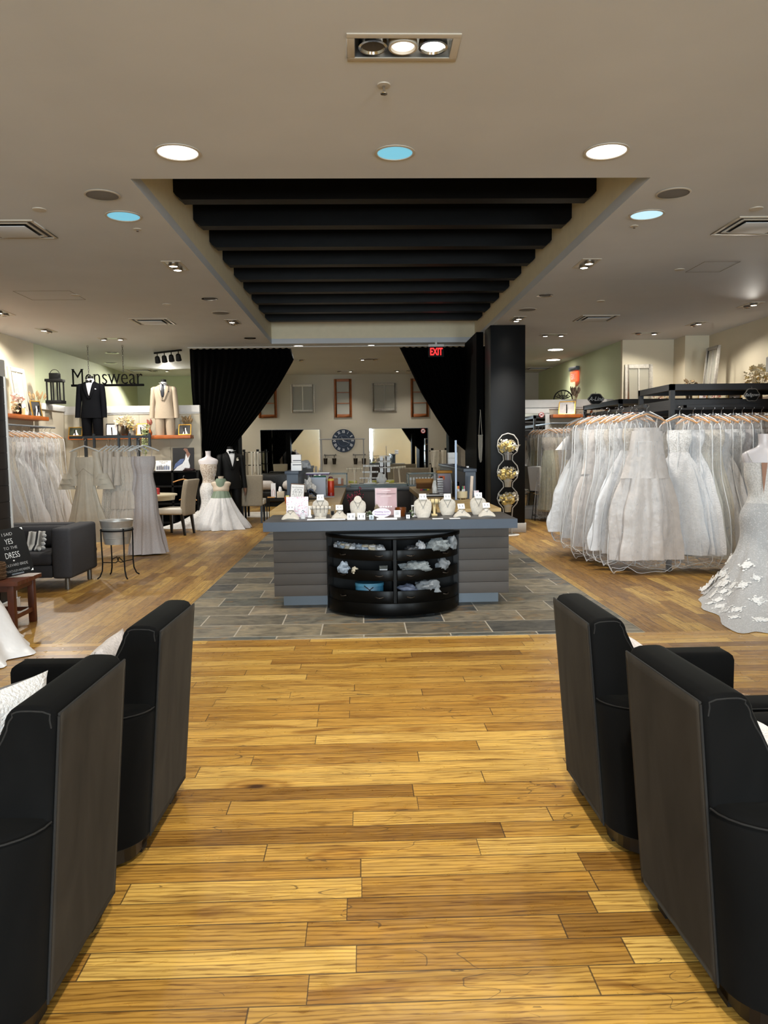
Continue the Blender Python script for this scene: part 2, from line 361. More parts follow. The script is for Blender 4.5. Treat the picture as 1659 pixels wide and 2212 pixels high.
struct(MB().box(4.42,XR,7.95,8.35,2.32,2.48).build('trim_5',WHITE,bevel=.006))
struct(MB().box(4.455,4.47,7.985,8.01,.14,2.32).build('trim_6',WHITE))
def panelwall(name,x0,x1,y0,y1,top,step=.62):
    m=MB(); n=max(1,round((x1-x0)/step)); w=(x1-x0)/n
    for i in range(n): m.box(x0+i*w+.004,x0+(i+1)*w-.004,y0,y1,0,top)
    m.box(x0,x1,y0+.01,y1,0,top)
    return struct(m.build(name,PANEL))
panelwall('wall_menswear',-6.4,-3.3,16.0,16.15,2.33)
struct(MB().box(-6.4,-3.3,15.97,16.2,2.33,2.47).box(-6.4,-3.3,15.985,16.0,2.3,2.33).build('trim_7',WHITE))
struct(MB().box(-6.4,-6.12,7.5,14.7,0,2.3).box(-6.4,-6.05,14.72,16.0,0,2.36).build('wall_left_low',PANEL))
struct(MB().box(-6.4,-6.02,14.68,16.0,2.36,2.48).build('trim_8',WHITE,bevel=.005))
panelwall('wall_alcove_right',2.6,5.36,16.3,16.45,2.36)
struct(MB().box(2.6,5.36,16.26,16.5,2.36,2.52).box(2.6,5.36,16.28,16.3,2.32,2.36).build('trim_9',WHITE))
struct(MB().box(2.6,5.36,16.27,16.3,0,.15).box(2.6,5.36,16.28,16.3,.15,.2).build('baseboard_right',WHITE))
struct(MB().box(6.55,XR,8.3,15.2,0,2.3).build('wall_right_low',PANEL))
# structural pillar
PIL=M('pillar_black',(7,7,8),.42,spec=.22,bump=.12,bscale=3)
struct(MB().box(2.31,2.93,13.7,14.32,0,ZC).build('wall_pillar',PIL,bevel=.006))
struct(MB().box(2.29,2.95,13.68,14.34,0,.17).build('baseboard_pillar',WHITE,bevel=.004))
struct(MB().box(2.18,2.31,14.5,16.1,0,ZC).build('wall_stub',BLACK))
# baseboards of the back room
struct(MB().box(-3.85,5.25,YB-.02,YB,0,.14).build('baseboard_back',WHITE))
# ================================================================ ceiling fittings and the light they give
CHROME=M('chrome',(200,200,200),.15,1)
REFL=M('reflector_metal',(190,190,188),.3,1)
CANIN=M('can_inside',(70,68,64),.5,.5)
TRIMW=M('fixture_trim',(190,182,168),.5)
LAMPON=M('lamp_lit',(255,250,240),.5,emit=(255,246,232),es=14)
LAMPSOFT=M('lamp_soft',(255,250,240),.5,emit=(255,248,236),es=1.6)
BLUEON=M('lamp_blue',(150,215,240),.5,emit=(96,182,214),es=.6)
LAMPOFF=M('lamp_off',(70,66,60),.35)
GRILLE=M('speaker_grille',(118,114,110),.8,bump=.5,bscale=400)
def cpos(px,py): p=at(px,py,Z=ZC); return p[0],p[1]
WARM=(1.0,.945,.85); NEUT=(1.0,.94,.84)
NL=[0]
def spot(x,y,power,aim=None,size=110,blend=.7,col=WARM,z=ZC-.06,rad=.05):
    NL[0]+=1
    l=bpy.data.lights.new('lamp_light','SPOT'); l.energy=power; l.spot_size=R(size); l.spot_blend=blend; l.color=col; l.shadow_soft_size=rad
    o=bpy.data.objects.new('lamp_light',l); COL.objects.link(o); o.location=(x,y,z)
    d=Vector(aim or (x,y,0))-Vector((x,y,z)); o.rotation_euler=d.to_track_quat('-Z','Y').to_euler()
    return o
# triple gimbal fitting over the aisle
x0,y0=cpos(766,123); x1,y1=cpos(970,123); _,y2=cpos(766,80)
t=thing('recessed_triple_light','recessed box fitting with three round lamps, only the right one lit brightly','ceiling light',((x0+x1)/2,(y0+y2)/2,ZC))
w=(x1-x0)/2; d=abs(y2-y0)/2
m=MB()
for a in ((-w-.04,w+.04,-d-.04,-d),(-w-.04,w+.04,d,d+.04),(-w-.04,-w,-d,d),(w,w+.04,-d,d)): m.box(*a,-.006,.004)
m.build('trim_frame',TRIMW,t,bevel=.002)
m=MB()
for a in ((-w,w,-d,-d+.004),(-w,w,d-.004,d),(-w,-w+.004,-d,d),(w-.004,w,-d,d)): m.box(*a,-.002,.16)
m.box(-w,w,-d,d,.155,.16)
m.build('housing',REFL,t)
for i,(k,mt) in enumerate(((-.62,LAMPOFF),(0,LAMPSOFT),(.62,LAMPON))):
    c=(k*w,-.01,.022)
    r=MB().lathe([(.07,.04),(.078,-.01),(.078,-.03),(.066,-.032),(.06,-.02)],24,c,cap=False).build('lamp_ring',CHROME if i!=1 else TRIMW,t,smooth=True)
    MB().lathe([(.001,-.016),(.062,-.018),(.062,-.02),(.001,-.022)],24,c).build('bulb',mt,r)
def round_light(px,py,r,mat,label,cat='ceiling light',name='recessed_downlight',grp='round recessed downlights'):
    x,y=cpos(px,py); t=thing(name,label,cat,(x,y,ZC),0,grp)
    MB().lathe([(r,.0),(r+.018,-.002),(r+.018,-.008),(r,-.01),(r-.004,-.004)],32,cap=False).build('trim_ring',TRIMW,t,smooth=True)
    MB().lathe([(.001,-.001),(r-.002,-.001),(r-.002,-.005),(.001,-.006)],32).build('lens',mat,t)
    return x,y
bigs=[((384,328),.145,LAMPSOFT,'large round white downlight, left of the front row of three'),((853,329),.13,BLUEON,'large round downlight glowing blue in the middle of the front row'),((1310,326),.145,LAMPSOFT,'large round white downlight, right of the front row of three'),
 ((267,466),.145,BLUEON,'round downlight glowing blue, left beside a grey speaker'),((1397,463),.145,M('lamp_pale_blue',(200,230,245),.5,emit=(170,215,235),es=.75),'round downlight glowing pale blue at upper right, by the ceiling recess')]
for p,r,mt,lb in bigs: round_light(*p,r,mt,lb)
def chrome_can(px,py,label,r=.1,lit=None):
    x,y=cpos(px,py); t=thing('recessed_downlight',label,'ceiling light',(x,y,ZC),0,'chrome recessed cans')
    MB().lathe([(r*.8,-.001),(r,-.004),(r+.015,-.008),(r+.015,0)],28,cap=False).build('trim_ring',CHROME,t,smooth=True)
    MB().lathe([(.001,-.001),(r*.8,-.001),(r*.8,-.003),(.001,-.004)],28).build('lens',lit or CANIN,t)
chrome_can(453,645,'unlit chrome downlight left of the ceiling recess, nearer of two')
chrome_can(540,730,'unlit chrome downlight just before the left black curtain')
chrome_can(1177,638,'unlit chrome downlight right of the ceiling recess')
chrome_can(645,748,'bright downlight just behind the left curtain top',.12,LAMPON)
chrome_can(802,747,'bright downlight just behind the header in the middle of the doorway',.12,LAMPON)
chrome_can(242,762,'dark downlight above the Menswear sign, nearer of two',.13)
chrome_can(239,784,'dark downlight above the Menswear sign, farther of two',.14)
round_light(1200,755,.17,LAMPON,'round lit downlight beyond the pillar, nearer of two')
round_light(1195,777,.17,LAMPON,'round lit downlight beyond the pillar, farther of two')
def speaker(px,py,r,label):
    x,y=cpos(px,py); t=thing('ceiling_speaker',label,'ceiling speaker',(x,y,ZC),0,'round grey ceiling speakers')
    MB().lathe([(r,0),(r+.015,-.004),(r+.015,-.008),(r,-.012)],32,cap=False).build('rim',TRIMW,t,smooth=True)
    MB().lathe([(.001,-.014),(r*.6,-.012),(r,-.008),(r,0)],32,cap=False).build('grille',GRILLE,t,smooth=True)
speaker(221,420,.13,'round grey ceiling speaker at upper left'); speaker(1455,416,.13,'round grey ceiling speaker at upper right')
speaker(477,675,.13,'small grey ceiling speaker left of the recess, far back'); speaker(1139,668,.13,'small grey ceiling speaker right of the recess, far back'); speaker(797,775,.13,'small grey ceiling speaker behind the doorway header')
# square air diffusers
def diffuser(px,py,label,s=.62):
    x,y=cpos(px,py); t=thing('air_diffuser',label,'air vent',(x,y,ZC),0,'square ceiling air diffusers')
    h=s/2; m=MB()
    for k,(a,b,z0,z1) in enumerate(((h,h-.03,-.012,0),(h-.075,h-.1,-.012,0))):
        for q in ((-a,a,-a,-b),(-a,a,b,a),(-a,-b,-b,b),(b,a,-b,b)): m.box(*q,z0,z1)
    m.build('vent_frame',TRIMW,t,bevel=.002)
    MB().box(-h+.03,h-.03,-h+.03,h-.03,-.004,-.001).build('vent_throat',M('vent_dark',(36,32,28),.6),t)
    MB().box(-h+.12,h-.12,-h+.12,h-.12,-.03,-.022).build('centre_plate',CEIL,t,bevel=.004)
diffuser(28,495,'square air diffuser cut off by the left edge'); diffuser(1632,487,'square air diffuser cut off by the right edge')
diffuser(330,694,'square air diffuser left of the recess over the dress rack'); diffuser(1287,687,'square air diffuser right of the recess by the pillar')
diffuser(305,800,'dark square air vent far back above the menswear corner',.7); diffuser(1160,796,'dark square air vent far back right of the pillar',.7)
# box fittings with one or two lamps; each casts its own light
def box_light(px,py,w,d,lamps,label,power,aim=None,size=100,col=WARM,blend=.8):
    x,y=cpos(px,py); t=thing('recessed_box_light',label,'ceiling light',(x,y,ZC),0,'rectangular recessed spotlights')
    m=MB()
    for a in ((-w/2-.03,w/2+.03,-d/2-.03,-d/2),(-w/2-.03,w/2+.03,d/2,d/2+.03),(-w/2-.03,-w/2,-d/2,d/2),(w/2,w/2+.03,-d/2,d/2)): m.box(*a,-.006,.004)
    m.build('trim_frame',TRIMW,t)
    MB().box(-w/2,w/2,-d/2,d/2,-.004,-.001).build('housing',REFL,t)
    for (lx,ly,on) in lamps:
        c=(lx*w,ly*d,0)
        MB().lathe([(.055,-.003),(.062,-.03),(.05,-.036),(.044,-.028)],20,c,cap=False).build('lamp_ring',CHROME,t,smooth=True)
        MB().lathe([(.001,-.026),(.045,-.027),(.045,-.03),(.001,-.032)],20,c).build('bulb',LAMPON if on else LAMPOFF,t)
    if power:
        for (lx,ly,on) in lamps:
            if on: spot(x+lx*w,y+ly*d,power,aim,size,blend,col)
V2=[(0,-.25,1),(0,.25,1)]; V1=[(0,-.25,1),(0,.25,0)]; H2=[(-.35,0,1),(.35,0,1)]; HR=[(-.35,0,0),(.35,0,1)]; HL=[(-.35,0,1),(.35,0,0)]

# small things on the ceiling
def sprinkler(px,py,lb,pend=False):
    x,y=cpos(px,py); t=thing('ceiling_sprinkler',lb,'sprinkler',(x,y,ZC),0,'small ceiling sprinklers')
    MB().lathe([(.04,0),(.038,-.006),(.001,-.008)],24).build('escutcheon',TRIMW,t,smooth=30)
    MB().tube([(0,0,-.004),(0,0,-.05 if pend else -.02)],.008,8).build('stem',CHROME,t)
    MB().lathe([(.022,-.05),(.02,-.054),(.001,-.056)] if pend else [(.012,-.02),(.01,-.024),(.001,-.025)],12).build('deflector',CHROME if pend else BRZ0,t)
BRZ0=M('sprinkler_bronze',(92,70,46),.4,.7)
sprinkler(829,183,'silver pendent sprinkler below the triple light',True); sprinkler(297,495,'small sprinkler beside the left blue downlight'); sprinkler(1370,488,'small sprinkler beside the right pale blue downlight')
def cover(px,py,lb,r=.06):
    x,y=cpos(px,py); t=tag(MB().lathe([(r,0),(r*.97,-.008),(.001,-.01)],28).build('ceiling_cover',TRIMW,smooth=30),lb,'ceiling cover','small round ceiling covers'); t.location=(x,y,ZC)
for p_,lb in (((85,452),'small round cover on the ceiling at upper left by the air diffuser'),((1634,450),'small round cover on the ceiling at upper right by the air diffuser'),((360,657),'small round cover left of the ceiling recess, far'),((1298,650),'small round cover right of the ceiling recess, far'),((1468,582),'small round sensor left of the right access panel'),((163,637),'small round sensor beside the left access panel'),((790,748),'small round cover behind the doorway header')): cover(*p_,lb)
def panel(c,lb):
    P_=[cpos(*q) for q in c]; xs=[q[0] for q in P_]; ys=[q[1] for q in P_]; x0,x1,y0,y1=min(xs),max(xs),min(ys),max(ys); m=MB(); e=.006
    for a in ((x0,x1,y0,y0+e),(x0,x1,y1-e,y1),(x0,x0+e,y0,y1),(x1-e,x1,y0,y1)): m.box(*a,-.002,.001)
    o=m.build('ceiling_access_panel',M('panel_gap',(104,96,86),.7)); o.location.z=ZC; tag(o,lb,'access panel')
panel(((1480,588),(1600,565)),'thin outlined access panel in the ceiling at right'); panel(((70,648),(150,628)),'thin outlined access panel in the ceiling at left')
# ================================================================ armchairs
VELB=None
def velvet(name,dark,lightc):
    m,nt,b=nodes(name); tc=N(nt,'ShaderNodeTexCoord')
    n=N(nt,'ShaderNodeTexNoise'); n.inputs['Scale'].default_value=3.2; n.inputs['Detail'].default_value=6; n.inputs['Distortion'].default_value=.7
    mp=N(nt,'ShaderNodeMapping'); mp.inputs['Scale'].default_value=(1.6,1.6,.8); L(nt,tc.outputs['Object'],mp.inputs['Vector']); L(nt,mp.outputs[0],n.inputs['Vector'])
    L(nt,ramp(nt,n.outputs['Fac'],[(.3,lin(*dark)),(.7,lin(*lightc))]),b.inputs['Base Color'])
    setp(b,**{'Roughness':.95,'Specular IOR Level':.1,'Sheen Weight':.08,'Sheen Roughness':.35})
    b.inputs['Sheen Tint'].default_value=lin(150,150,140)
    MATS[name]=m; return m
VELB=velvet('charcoal_velvet_lit',(40,36,31),(56,51,45))  # same velvet painted lighter where the aisle's light reaches the back
VELD=velvet('charcoal_velvet_shaded',(7,7,7),(14,14,14))  # darkened copy for the sides, shade put into the colour
PIPE=M('velvet_piping',(20,19,18),.9)
PLINTH=M('black_wood_base',(10,8,7),.4)
def arm_outline(t,inner=False):
    pass
def make_armchair(label):
    t=thing('armchair',label,'armchair',group='charcoal velvet armchairs')
    W,P,D,AH=.425,.262,.76,.60
    def lean(x,z): return x-.085*z*max(0,1-x/.35)
    def half(off):   # outer plan from rear centre to front, one side
        pts=[(off,0),(off,P*.6),(off,P-off*.3)]
        for k in range(1,9):
            a=PI/2*k/8; pts.append((off+(.2-off*.4)*(1-cos(a)), P+(W-off-P)*sin(a)))
        pts+=[(.45,W-off),(D-off,W-off)]
        return pts
    # arms and lower shell: U-shaped in plan, lofted upwards with rounded top edges
    th=.14
    def inner():
        pts=[(.2,0),(.2,.14),(.2,.22)]
        for k in range(1,9):
            a=PI/2*k/8; pts.append((.2+.05*(1-cos(a)),.22+(W-th-.22)*sin(a)))
        pts+=[(.45,W-th),(D,W-th)]
        return pts
    def ring(z,o):
        a=half(o); b=inner()
        b=[(x,y+ (o*.6 if y>0.2 else 0)) for x,y in b]; b[-1]=(D-o,b[-1][1])
        outer=[(x,-y) for x,y in reversed(a)]+a[1:]
        inn=list(reversed(b))+[(x,-y) for x,y in b[1:]]
        return [(lean(x,z),y,z) for x,y in outer+inn]
    m=MB().loft([ring(.075,.02),ring(.09,0),ring(.3,0),ring(.565,0),ring(.585,.006),ring(.597,.02),ring(.6,.045)])
    m.build('arm_shell',VELD,t,smooth=50)
    # tall backrest slab
    prof=[(.0,.09),(.0,.5),(.0,.85),(.004,.872),(.014,.887),(.03,.894),(.055,.896)]+[(.075+.04*sin(a),.846+.05*cos(a)) for a in [PI/2*k/6 for k in range(7)]]+[(.124,.82),(.137,.78),(.152,.74),(.167,.70),(.181,.65),(.196,.59),(.208,.53),(.219,.47),(.228,.41),(.235,.36)]
    def side(y,s): return [(lean(x,z)+ (s if x<.01 else -s if x>.1 else 0),y,z-(s if z>.8 else 0)) for x,z in prof]
    m=MB().loft([side(-P,.014),side(-P+.004,.006),side(-P+.012,.001),side(-P+.02,0),side(P-.02,0),side(P-.012,.001),side(P-.004,.006),side(P,.014)])
    m.build('backrest',VELD,t,smooth=35)
    # flat panel on the rear in the lit velvet tone, framed by piping
    q=[(-P+.012,.085),(P-.012,.085),(P-.012,.872),(-P+.012,.872)]
    m=MB(); 
    def pan(u,v):
        y=-P+.010+(2*P-.02)*u; z=.085+.79*v
        bulge=.006*sin(PI*u)*sin(PI*v)+.0022*noise.noise((u*9,v*2.2,3))*(1 if v<.7 else .4)
        return (lean(0,z)-.006-bulge,y,z)
    m.grid(pan,24,26); m.build('rear_panel',VELB,t,smooth=True,solid=.008)
    m=MB()
    for s in (-1,1): m.tube([(lean(0,z)-.006,s*(P-.006),z) for z in [.08+.1*i for i in range(8)]+[.868]],.0038,6)
    m.tube([(lean(0,.874)-.006,-P+.006+(2*P-.012)*i/6,.874) for i in range(7)],.0038,6)
    m.build('piping',PIPE,t,smooth=True)
    for s in (-1,1): 
        MB().tube([(lean(x,.588),s*y,.588) for x,y in half(.001)[2:]],.0025,6).build('arm_seam',PIPE,t,smooth=True)
        MB().tube([(lean(x,z)+(.012 if x<.01 else -.012 if x>.1 else 0),s*(P-.001),z-(.012 if z>.8 else 0)) for x,z in prof[2:21]],.0024,6).build('back_seam',PIPE,t,smooth=True)
    # seat cushion and base
    m=MB().box(.2,D-.02,-W+th+.005,W-th-.005,.24,.43); m.build('seat_cushion',VELD,t,bevel=.04,seg=3)
    m=MB().box(.22,D-.03,-W+th,W-th,.09,.24); m.build('seat_base',VELD,t,bevel=.01)
    a=half(.03); m=MB().loft([[(x,y,z) for x,y in [(x,-y) for x,y in reversed(a)]+a[1:]] for z in (.018,.078)]); m.build('plinth',PLINTH,t)
    for x,y in ((.06,-.2),(.06,.2),(.68,-.36),(.68,.36)): MB().cbox((x,y,.02),(.06,.06,.04)).build('foot',PLINTH,t)
    return t
A0=make_armchair('charcoal velvet armchair right of the aisle, nearest to the viewer'); A0.location=(.95,2.2,0); A0.rotation_euler.z=R(2)
dup(A0,(.93,3.1,0),.4,'charcoal velvet armchair right of the aisle, behind the nearest one')
dup(A0,(-.865,2.22,0),178.6,'charcoal velvet armchair left of the aisle, nearest to the viewer')
dup(A0,(-.835,3.115,0),178.4,'charcoal velvet armchair left of the aisle, behind the nearest one')
# cushions lying in the armchairs
FLUFF=M('white_fluffy_fabric',(226,224,222),.95,bump=.6,bscale=90,sheen=.3)
GREYCUSH=M('grey_satin_cushion',(128,128,132),.5,var=.1)
PATT=M('pale_woven_fabric',(214,208,206),.9,var=.14,scale=60,bump=.4,bscale=60)
def cushion(parent_name,label,cat,mat,loc,rx,rz,w=.42,h=.42,d=.13,matb=None,group=None,ry=0):
    o=thing(parent_name,label,cat,loc,rz,group); o.rotation_euler.x=R(rx); o.rotation_euler.y=R(ry)
    n=20
    def side(s):
        def f(u,v):
            a=2*u-1; b=2*v-1
            k=((1-abs(a)**2.6)*(1-abs(b)**2.6))**.42 if abs(a)<1 and abs(b)<1 else 0
            pin=1-.07*(1-b*b) ; pin2=1-.07*(1-a*a)
            return (a*w/2*pin, s*d/2*k+.004*noise.noise((a*4,b*4,s))*k, b*h/2*pin2+h/2)
        return f
    a=MB().grid(side(-1),n,n).build('cover_front',mat,o,smooth=True)
    b=MB().grid(side(1),n,n).build('cover_back',matb or mat,o,smooth=True)
    return o
CUSHIONS=[]
cushion('throw_pillow','white fluffy pillow with a grey satin back on the near left armchair','pillow',FLUFF,(-1.25,2.42,.42),12,64,.46,.40,.15,GREYCUSH)
cushion('throw_pillow','pale woven pillow peeking over the far left armchair','pillow',PATT,(-1.115,3.12,.43),12,92,.40,.36,.12)
cushion('throw_pillow','white pillow lying in the near right armchair','pillow',FLUFF,(1.45,2.27,.43),50,-92,.44,.36,.13)
cushion('throw_pillow','pale woven pillow whose tip shows behind the far right armchair','pillow',PATT,(1.19,3.08,.43),12,-92,.36,.31,.11)
# ================================================================ sales island
def cx(px,Y,py=1090): return at(px,py,Y=Y)[0]
LAMG=M('blue_grey_laminate',(48,60,76),.45,var=.08,scale=2.5,spec=.5)
TOPG=M('charcoal_laminate',(64,63,64),.4,var=.05)
LAP=M('grey_brown_shiplap',(74,69,66),.6,var=.06,scale=3)
KICK=M('steel_kick',(104,112,120),.4,.3)
BLK=M('black_lacquer',(2,2,2),.32,spec=.12)
BLKM=M('black_matt',(6,6,6),.65,spec=.25)
BRZ=M('dark_bronze',(52,46,40),.35,.8)
OAKT=M('pale_oak_top',(176,148,98),.4,var=.16,scale=7)
GLASS=None
def glass(name,tint=(235,245,242),alpha=.05,rough=.03):
    if name in MATS: return MATS[name]
    m,nt,b=nodes(name); setp(b,**{'Base Color':lin(*tint),'Roughness':rough,'Specular IOR Level':.8})
    lw=N(nt,'ShaderNodeLayerWeight'); lw.inputs['Blend'].default_value=.3
    L(nt,math_(nt,'ADD',math_(nt,'MULTIPLY',lw.outputs['Facing'],.3),alpha),b.inputs['Alpha']); MATS[name]=m; return m
GLASS=glass('clear_glass')
# front counter
t=thing('counter_cabinet','grey brown shiplap front counter cabinet on a recessed steel plinth','counter',(0,0,0))
def lap(t,x0,x1,y,z0,z1,n,mat,name='plank_front',th=.02):
    m=MB(); h=(z1-z0)/n
    for i in range(n): m.box(x0,x1,y,y+th,z0+i*h+.003,z0+(i+1)*h)
    return m.build(name,mat,t,bevel=.002)
lap(t,-.855,1.415,7.35,.13,.79,6,LAP)
MB().box(-.85,1.41,7.365,7.8,.13,.79).build('carcass',LAP,t)
MB().box(-.855,-.85,7.36,7.8,.13,.79).build('side_panel',LAP,t); MB().box(1.41,1.415,7.36,7.8,.13,.79).build('side_panel',LAP,t)
MB().box(-.79,1.35,7.56,7.78,.002,.13).build('toe_kick',KICK,t)
w=tag(MB().box(-.91,1.44,7.09,7.86,.79,.88).build('countertop',TOPG,bevel=.004),'charcoal countertop with a blue grey front edge across the front counter','countertop')
MB().box(-.91,1.44,7.084,7.09,.79,.876).build('edge_band',LAMG,w)
MB().box(-.916,-.91,7.084,7.86,.79,.876).build('edge_band',LAMG,w); MB().box(1.44,1.446,7.084,7.86,.79,.876).build('edge_band',LAMG,w)
# half-round black drawer cabinet
DX,DY,DA,DB=.29,7.345,.635,.50
t=thing('drawer_cabinet','half-round black lacquered cabinet of open drawers against the front counter','cabinet',(DX,DY,0))
def arc(a,b,z,n=28,t0=0,t1=PI): return [(a*cos(t0+(t1-t0)*i/n),-b*sin(t0+(t1-t0)*i/n),z) for i in range(n+1)]
def slab(z0,z1,k=1.0,b=None,mat=BLK,name='shelf',bev=.004,parent=t):
    a_=DA*k; b_=(b or DB)*k
    return MB().loft([arc(a_,b_,z0),arc(a_,b_,z1)]).build(name,mat,parent,bevel=bev,ang=60)
slab(.725,.752,1.015,name='top'); slab(.75,.756,.93,name='top_panel',mat=M('slate_top',(60,66,72),.3))
slab(.03,.145,.99,name='base',bev=.006)
for zz in (.145,.352,.535): slab(zz-.006,zz,.93,name='shelf',bev=0)
MB().box(-.014,.014,-DB+.03,-.002,.14,.73).build('divider',BLK,t)
for s in (-1,1):
    MB().loft([arc(DA,DB,z,6,0 if s>0 else PI-.17,.17 if s>0 else PI)+arc(DA-.05,DB-.05,z,6,.17 if s>0 else PI,0 if s>0 else PI-.17) for z in (.03,.73)]).build('side_post',BLK,t)
    MB().cbox((s*.33,-.3,.018),(.08,.06,.032)).build('foot',BLKM,t)
MB().box(-DA,DA,-.012,-.002,.03,.73).build('back_panel',BLKM,t)
for z0,z1 in ((.145,.257),(.35,.447),(.533,.63)):
    for s in (-1,1):
        t0,t1=(.13,PI/2-.03) if s>0 else (PI/2+.03,PI-.13)
        ring=lambda z:arc(DA*.985,DB*.985,z,14,t0,t1)+list(reversed(arc(DA*.955,DB*.955,z,14,t0,t1)))
        d=MB().loft([ring(z0),ring(z1)]).build('drawer',BLK,t,bevel=.003,ang=60)
        for q in (.42,.86):
            a=t0+(t1-t0)*q if s>0 else t1-(t1-t0)*q
            c=(DA*.99*cos(a),-DB*.99*sin(a),(z0+z1)/2)
            nx,ny=cos(a)/DA,-sin(a)/DB; l=math.hypot(nx,ny); nx/=l; ny/=l
            tx,ty=-ny,nx
            MB().tube([(c[0]+tx*u*.035+nx*(.018*(1-(u*u))),c[1]+ty*u*.035+ny*(.018*(1-(u*u))),c[2]-.006*(1-u*u)) for u in (-1,-.5,0,.5,1)],.006,8).build('handle',BRZ,d,smooth=True)
# what lies in the drawers
random.seed(5)
RIB=[M('ribbon_white',(168,172,178),.6),M('ribbon_grey',(112,118,124),.6),M('ribbon_pale_blue',(126,140,156),.6),M('ribbon_cream',(160,154,138),.6)]  # greyed down to carry the shade inside the drawers
def crumple(name,mat,parent,c,s,seed,n=12,flat=.7):
    m=MB(); rings=[]
    for i in range(n+1):
        a=-PI/2+PI*i/n
        rings.append([])
        for j in range(2*n):
            b=2*PI*j/(2*n); d=Vector((cos(a)*cos(b),cos(a)*sin(b),sin(a)))
            k=1+.55*noise.noise(d*1.9+Vector((seed,0,0)))+.3*abs(noise.noise(d*4.2+Vector((0,seed,0))))
            rings[-1].append((c[0]+d.x*s[0]*k,c[1]+d.y*s[1]*k,c[2]+max(-.9,d.z*k)*s[2]))
    m.loft(rings,cap=False); return m.build(name,mat,parent,smooth=55)
def strap(mat,c,seed):
    r=random.Random(seed); p=Vector(c); pts=[]; d=r.uniform(0,2*PI)
    for i in range(9):
        pts.append(p.copy()); d+=r.uniform(-1.1,1.1); p+=Vector((.024*cos(d),.016*sin(d),r.uniform(-.02,.022)))
        p.z=min(max(p.z,c[2]-.01),c[2]+.055)
    m=MB(); vs=[]
    for q in pts: vs+=[(q.x,q.y,q.z-.012),(q.x,q.y,q.z+.014)]
    m.add(vs,[(2*i,2*i+1,2*i+3,2*i+2) for i in range(8)]); return m
where=['far left','left','left of the divider','beside the divider']
k=0
for i in range(9):
    a=PI-.32-i*.125; r=.86
    x,y=DX+DA*r*cos(a),DY-DB*r*sin(a)
    o=crumple('garter',RIB[i%4],None,(0,0,.03),(.04,.032,.04),i*3.1); o.location=(x,y,.6)
    MB().lathe([(.03,.052),(.036,.056),(.036,.066),(.03,.07)],14,cap=False).build('loop',RIB[(i+1)%4],o,solid=.003)
    tag(o,'crumpled %s garter in the top left drawer, %s'%(['white','grey','pale blue','cream'][i%4],ORD[i]+' from the left side'),'garter','garters in the top left drawer')
def pile(px,Y,z,mat,s,label,cat,name,seed):
    x=cx(px,Y,1180); o=crumple(name,mat,None,(0,0,s[2]*.85),s,seed,16); o.location=(x,Y,z); return tag(o,label,cat)
TUL=M('grey_tulle',(112,120,124),.7,var=.25,scale=40,bump=.5,bscale=60)
pile(893,6.95,.6,M('dark_beads',(60,62,66),.3,var=.5,scale=80),(.075,.05,.03),'dark beaded accessories in the top right drawer','accessory','beaded_accessory',2)
pile(908,6.95,.61,RIB[0],(.035,.03,.045),'white folded card among beads in the top right drawer','card','folded_card',7)
pile(945,7.0,.6,TUL,(.09,.06,.06),'grey tulle veil bundle at the right end of the top drawer','veil','tulle_bundle',4)
pile(975,7.12,.6,RIB[1],(.045,.05,.07),'pale veil roll at the far right of the top drawer','veil','veil_roll',11)
pile(742,7.0,.41,RIB[2],(.05,.04,.05),'pale cloth scraps at the left of the middle drawer','fabric','cloth_scrap',12)
pile(765,6.97,.41,RIB[3],(.03,.03,.03),'cream and yellow ribbon bits in the middle left drawer','ribbon','ribbon_bit',15)
pile(895,6.93,.42,TUL,(.12,.05,.05),'grey feathery tulle spread in the middle right drawer','fabric','tulle_spread',21)
pile(955,7.05,.42,RIB[1],(.06,.05,.05),'grey crumpled bag right of the feathery tulle','bag','crumpled_bag',23)
pile(880,6.94,.225,M('dusty_blue_cloth',(88,98,120),.7,var=.2),(.075,.05,.04),'dusty blue folded cloth in the bottom right drawer','fabric','folded_cloth',31)
pile(925,6.98,.225,RIB[1],(.1,.06,.055),'grey folded bags in the bottom right drawer','bag','folded_bag',33)
t=thing('card_box','small white card standing in a clear box in the middle left drawer','box',(cx(828,6.95,1215),6.93,.42)); MB().cbox((0,0,.03),(.075,.03,.06)).build('clear_box',GLASS,t); MB().cbox((0,-.017,.02),(.07,.004,.025)).build('card',RIB[0],t)
t=thing('hat_box','round blue hat box with a dark bow in the bottom left drawer','box',(cx(798,7.02,1262),7.02,.2)); TEAL=M('teal_box',(44,98,128),.4)
MB().lathe([(.13,0),(.13,.105),(.127,.108),(.001,.108)],32,sy=.7).build('box_body',TEAL,t,smooth=40); MB().lathe([(.134,.088),(.134,.115),(.001,.117)],32,sy=.7).build('lid',M('teal_lid',(60,120,150),.4),t,smooth=40)
MB().tube([(-.05,-.094,.1),(0,-.102,.06),(.05,-.092,.02)],.004,6).tube([(-.02,-.1,.03),(0,-.104,.06),(.035,-.1,.085)],.004,6).build('bow',BLKM,t)
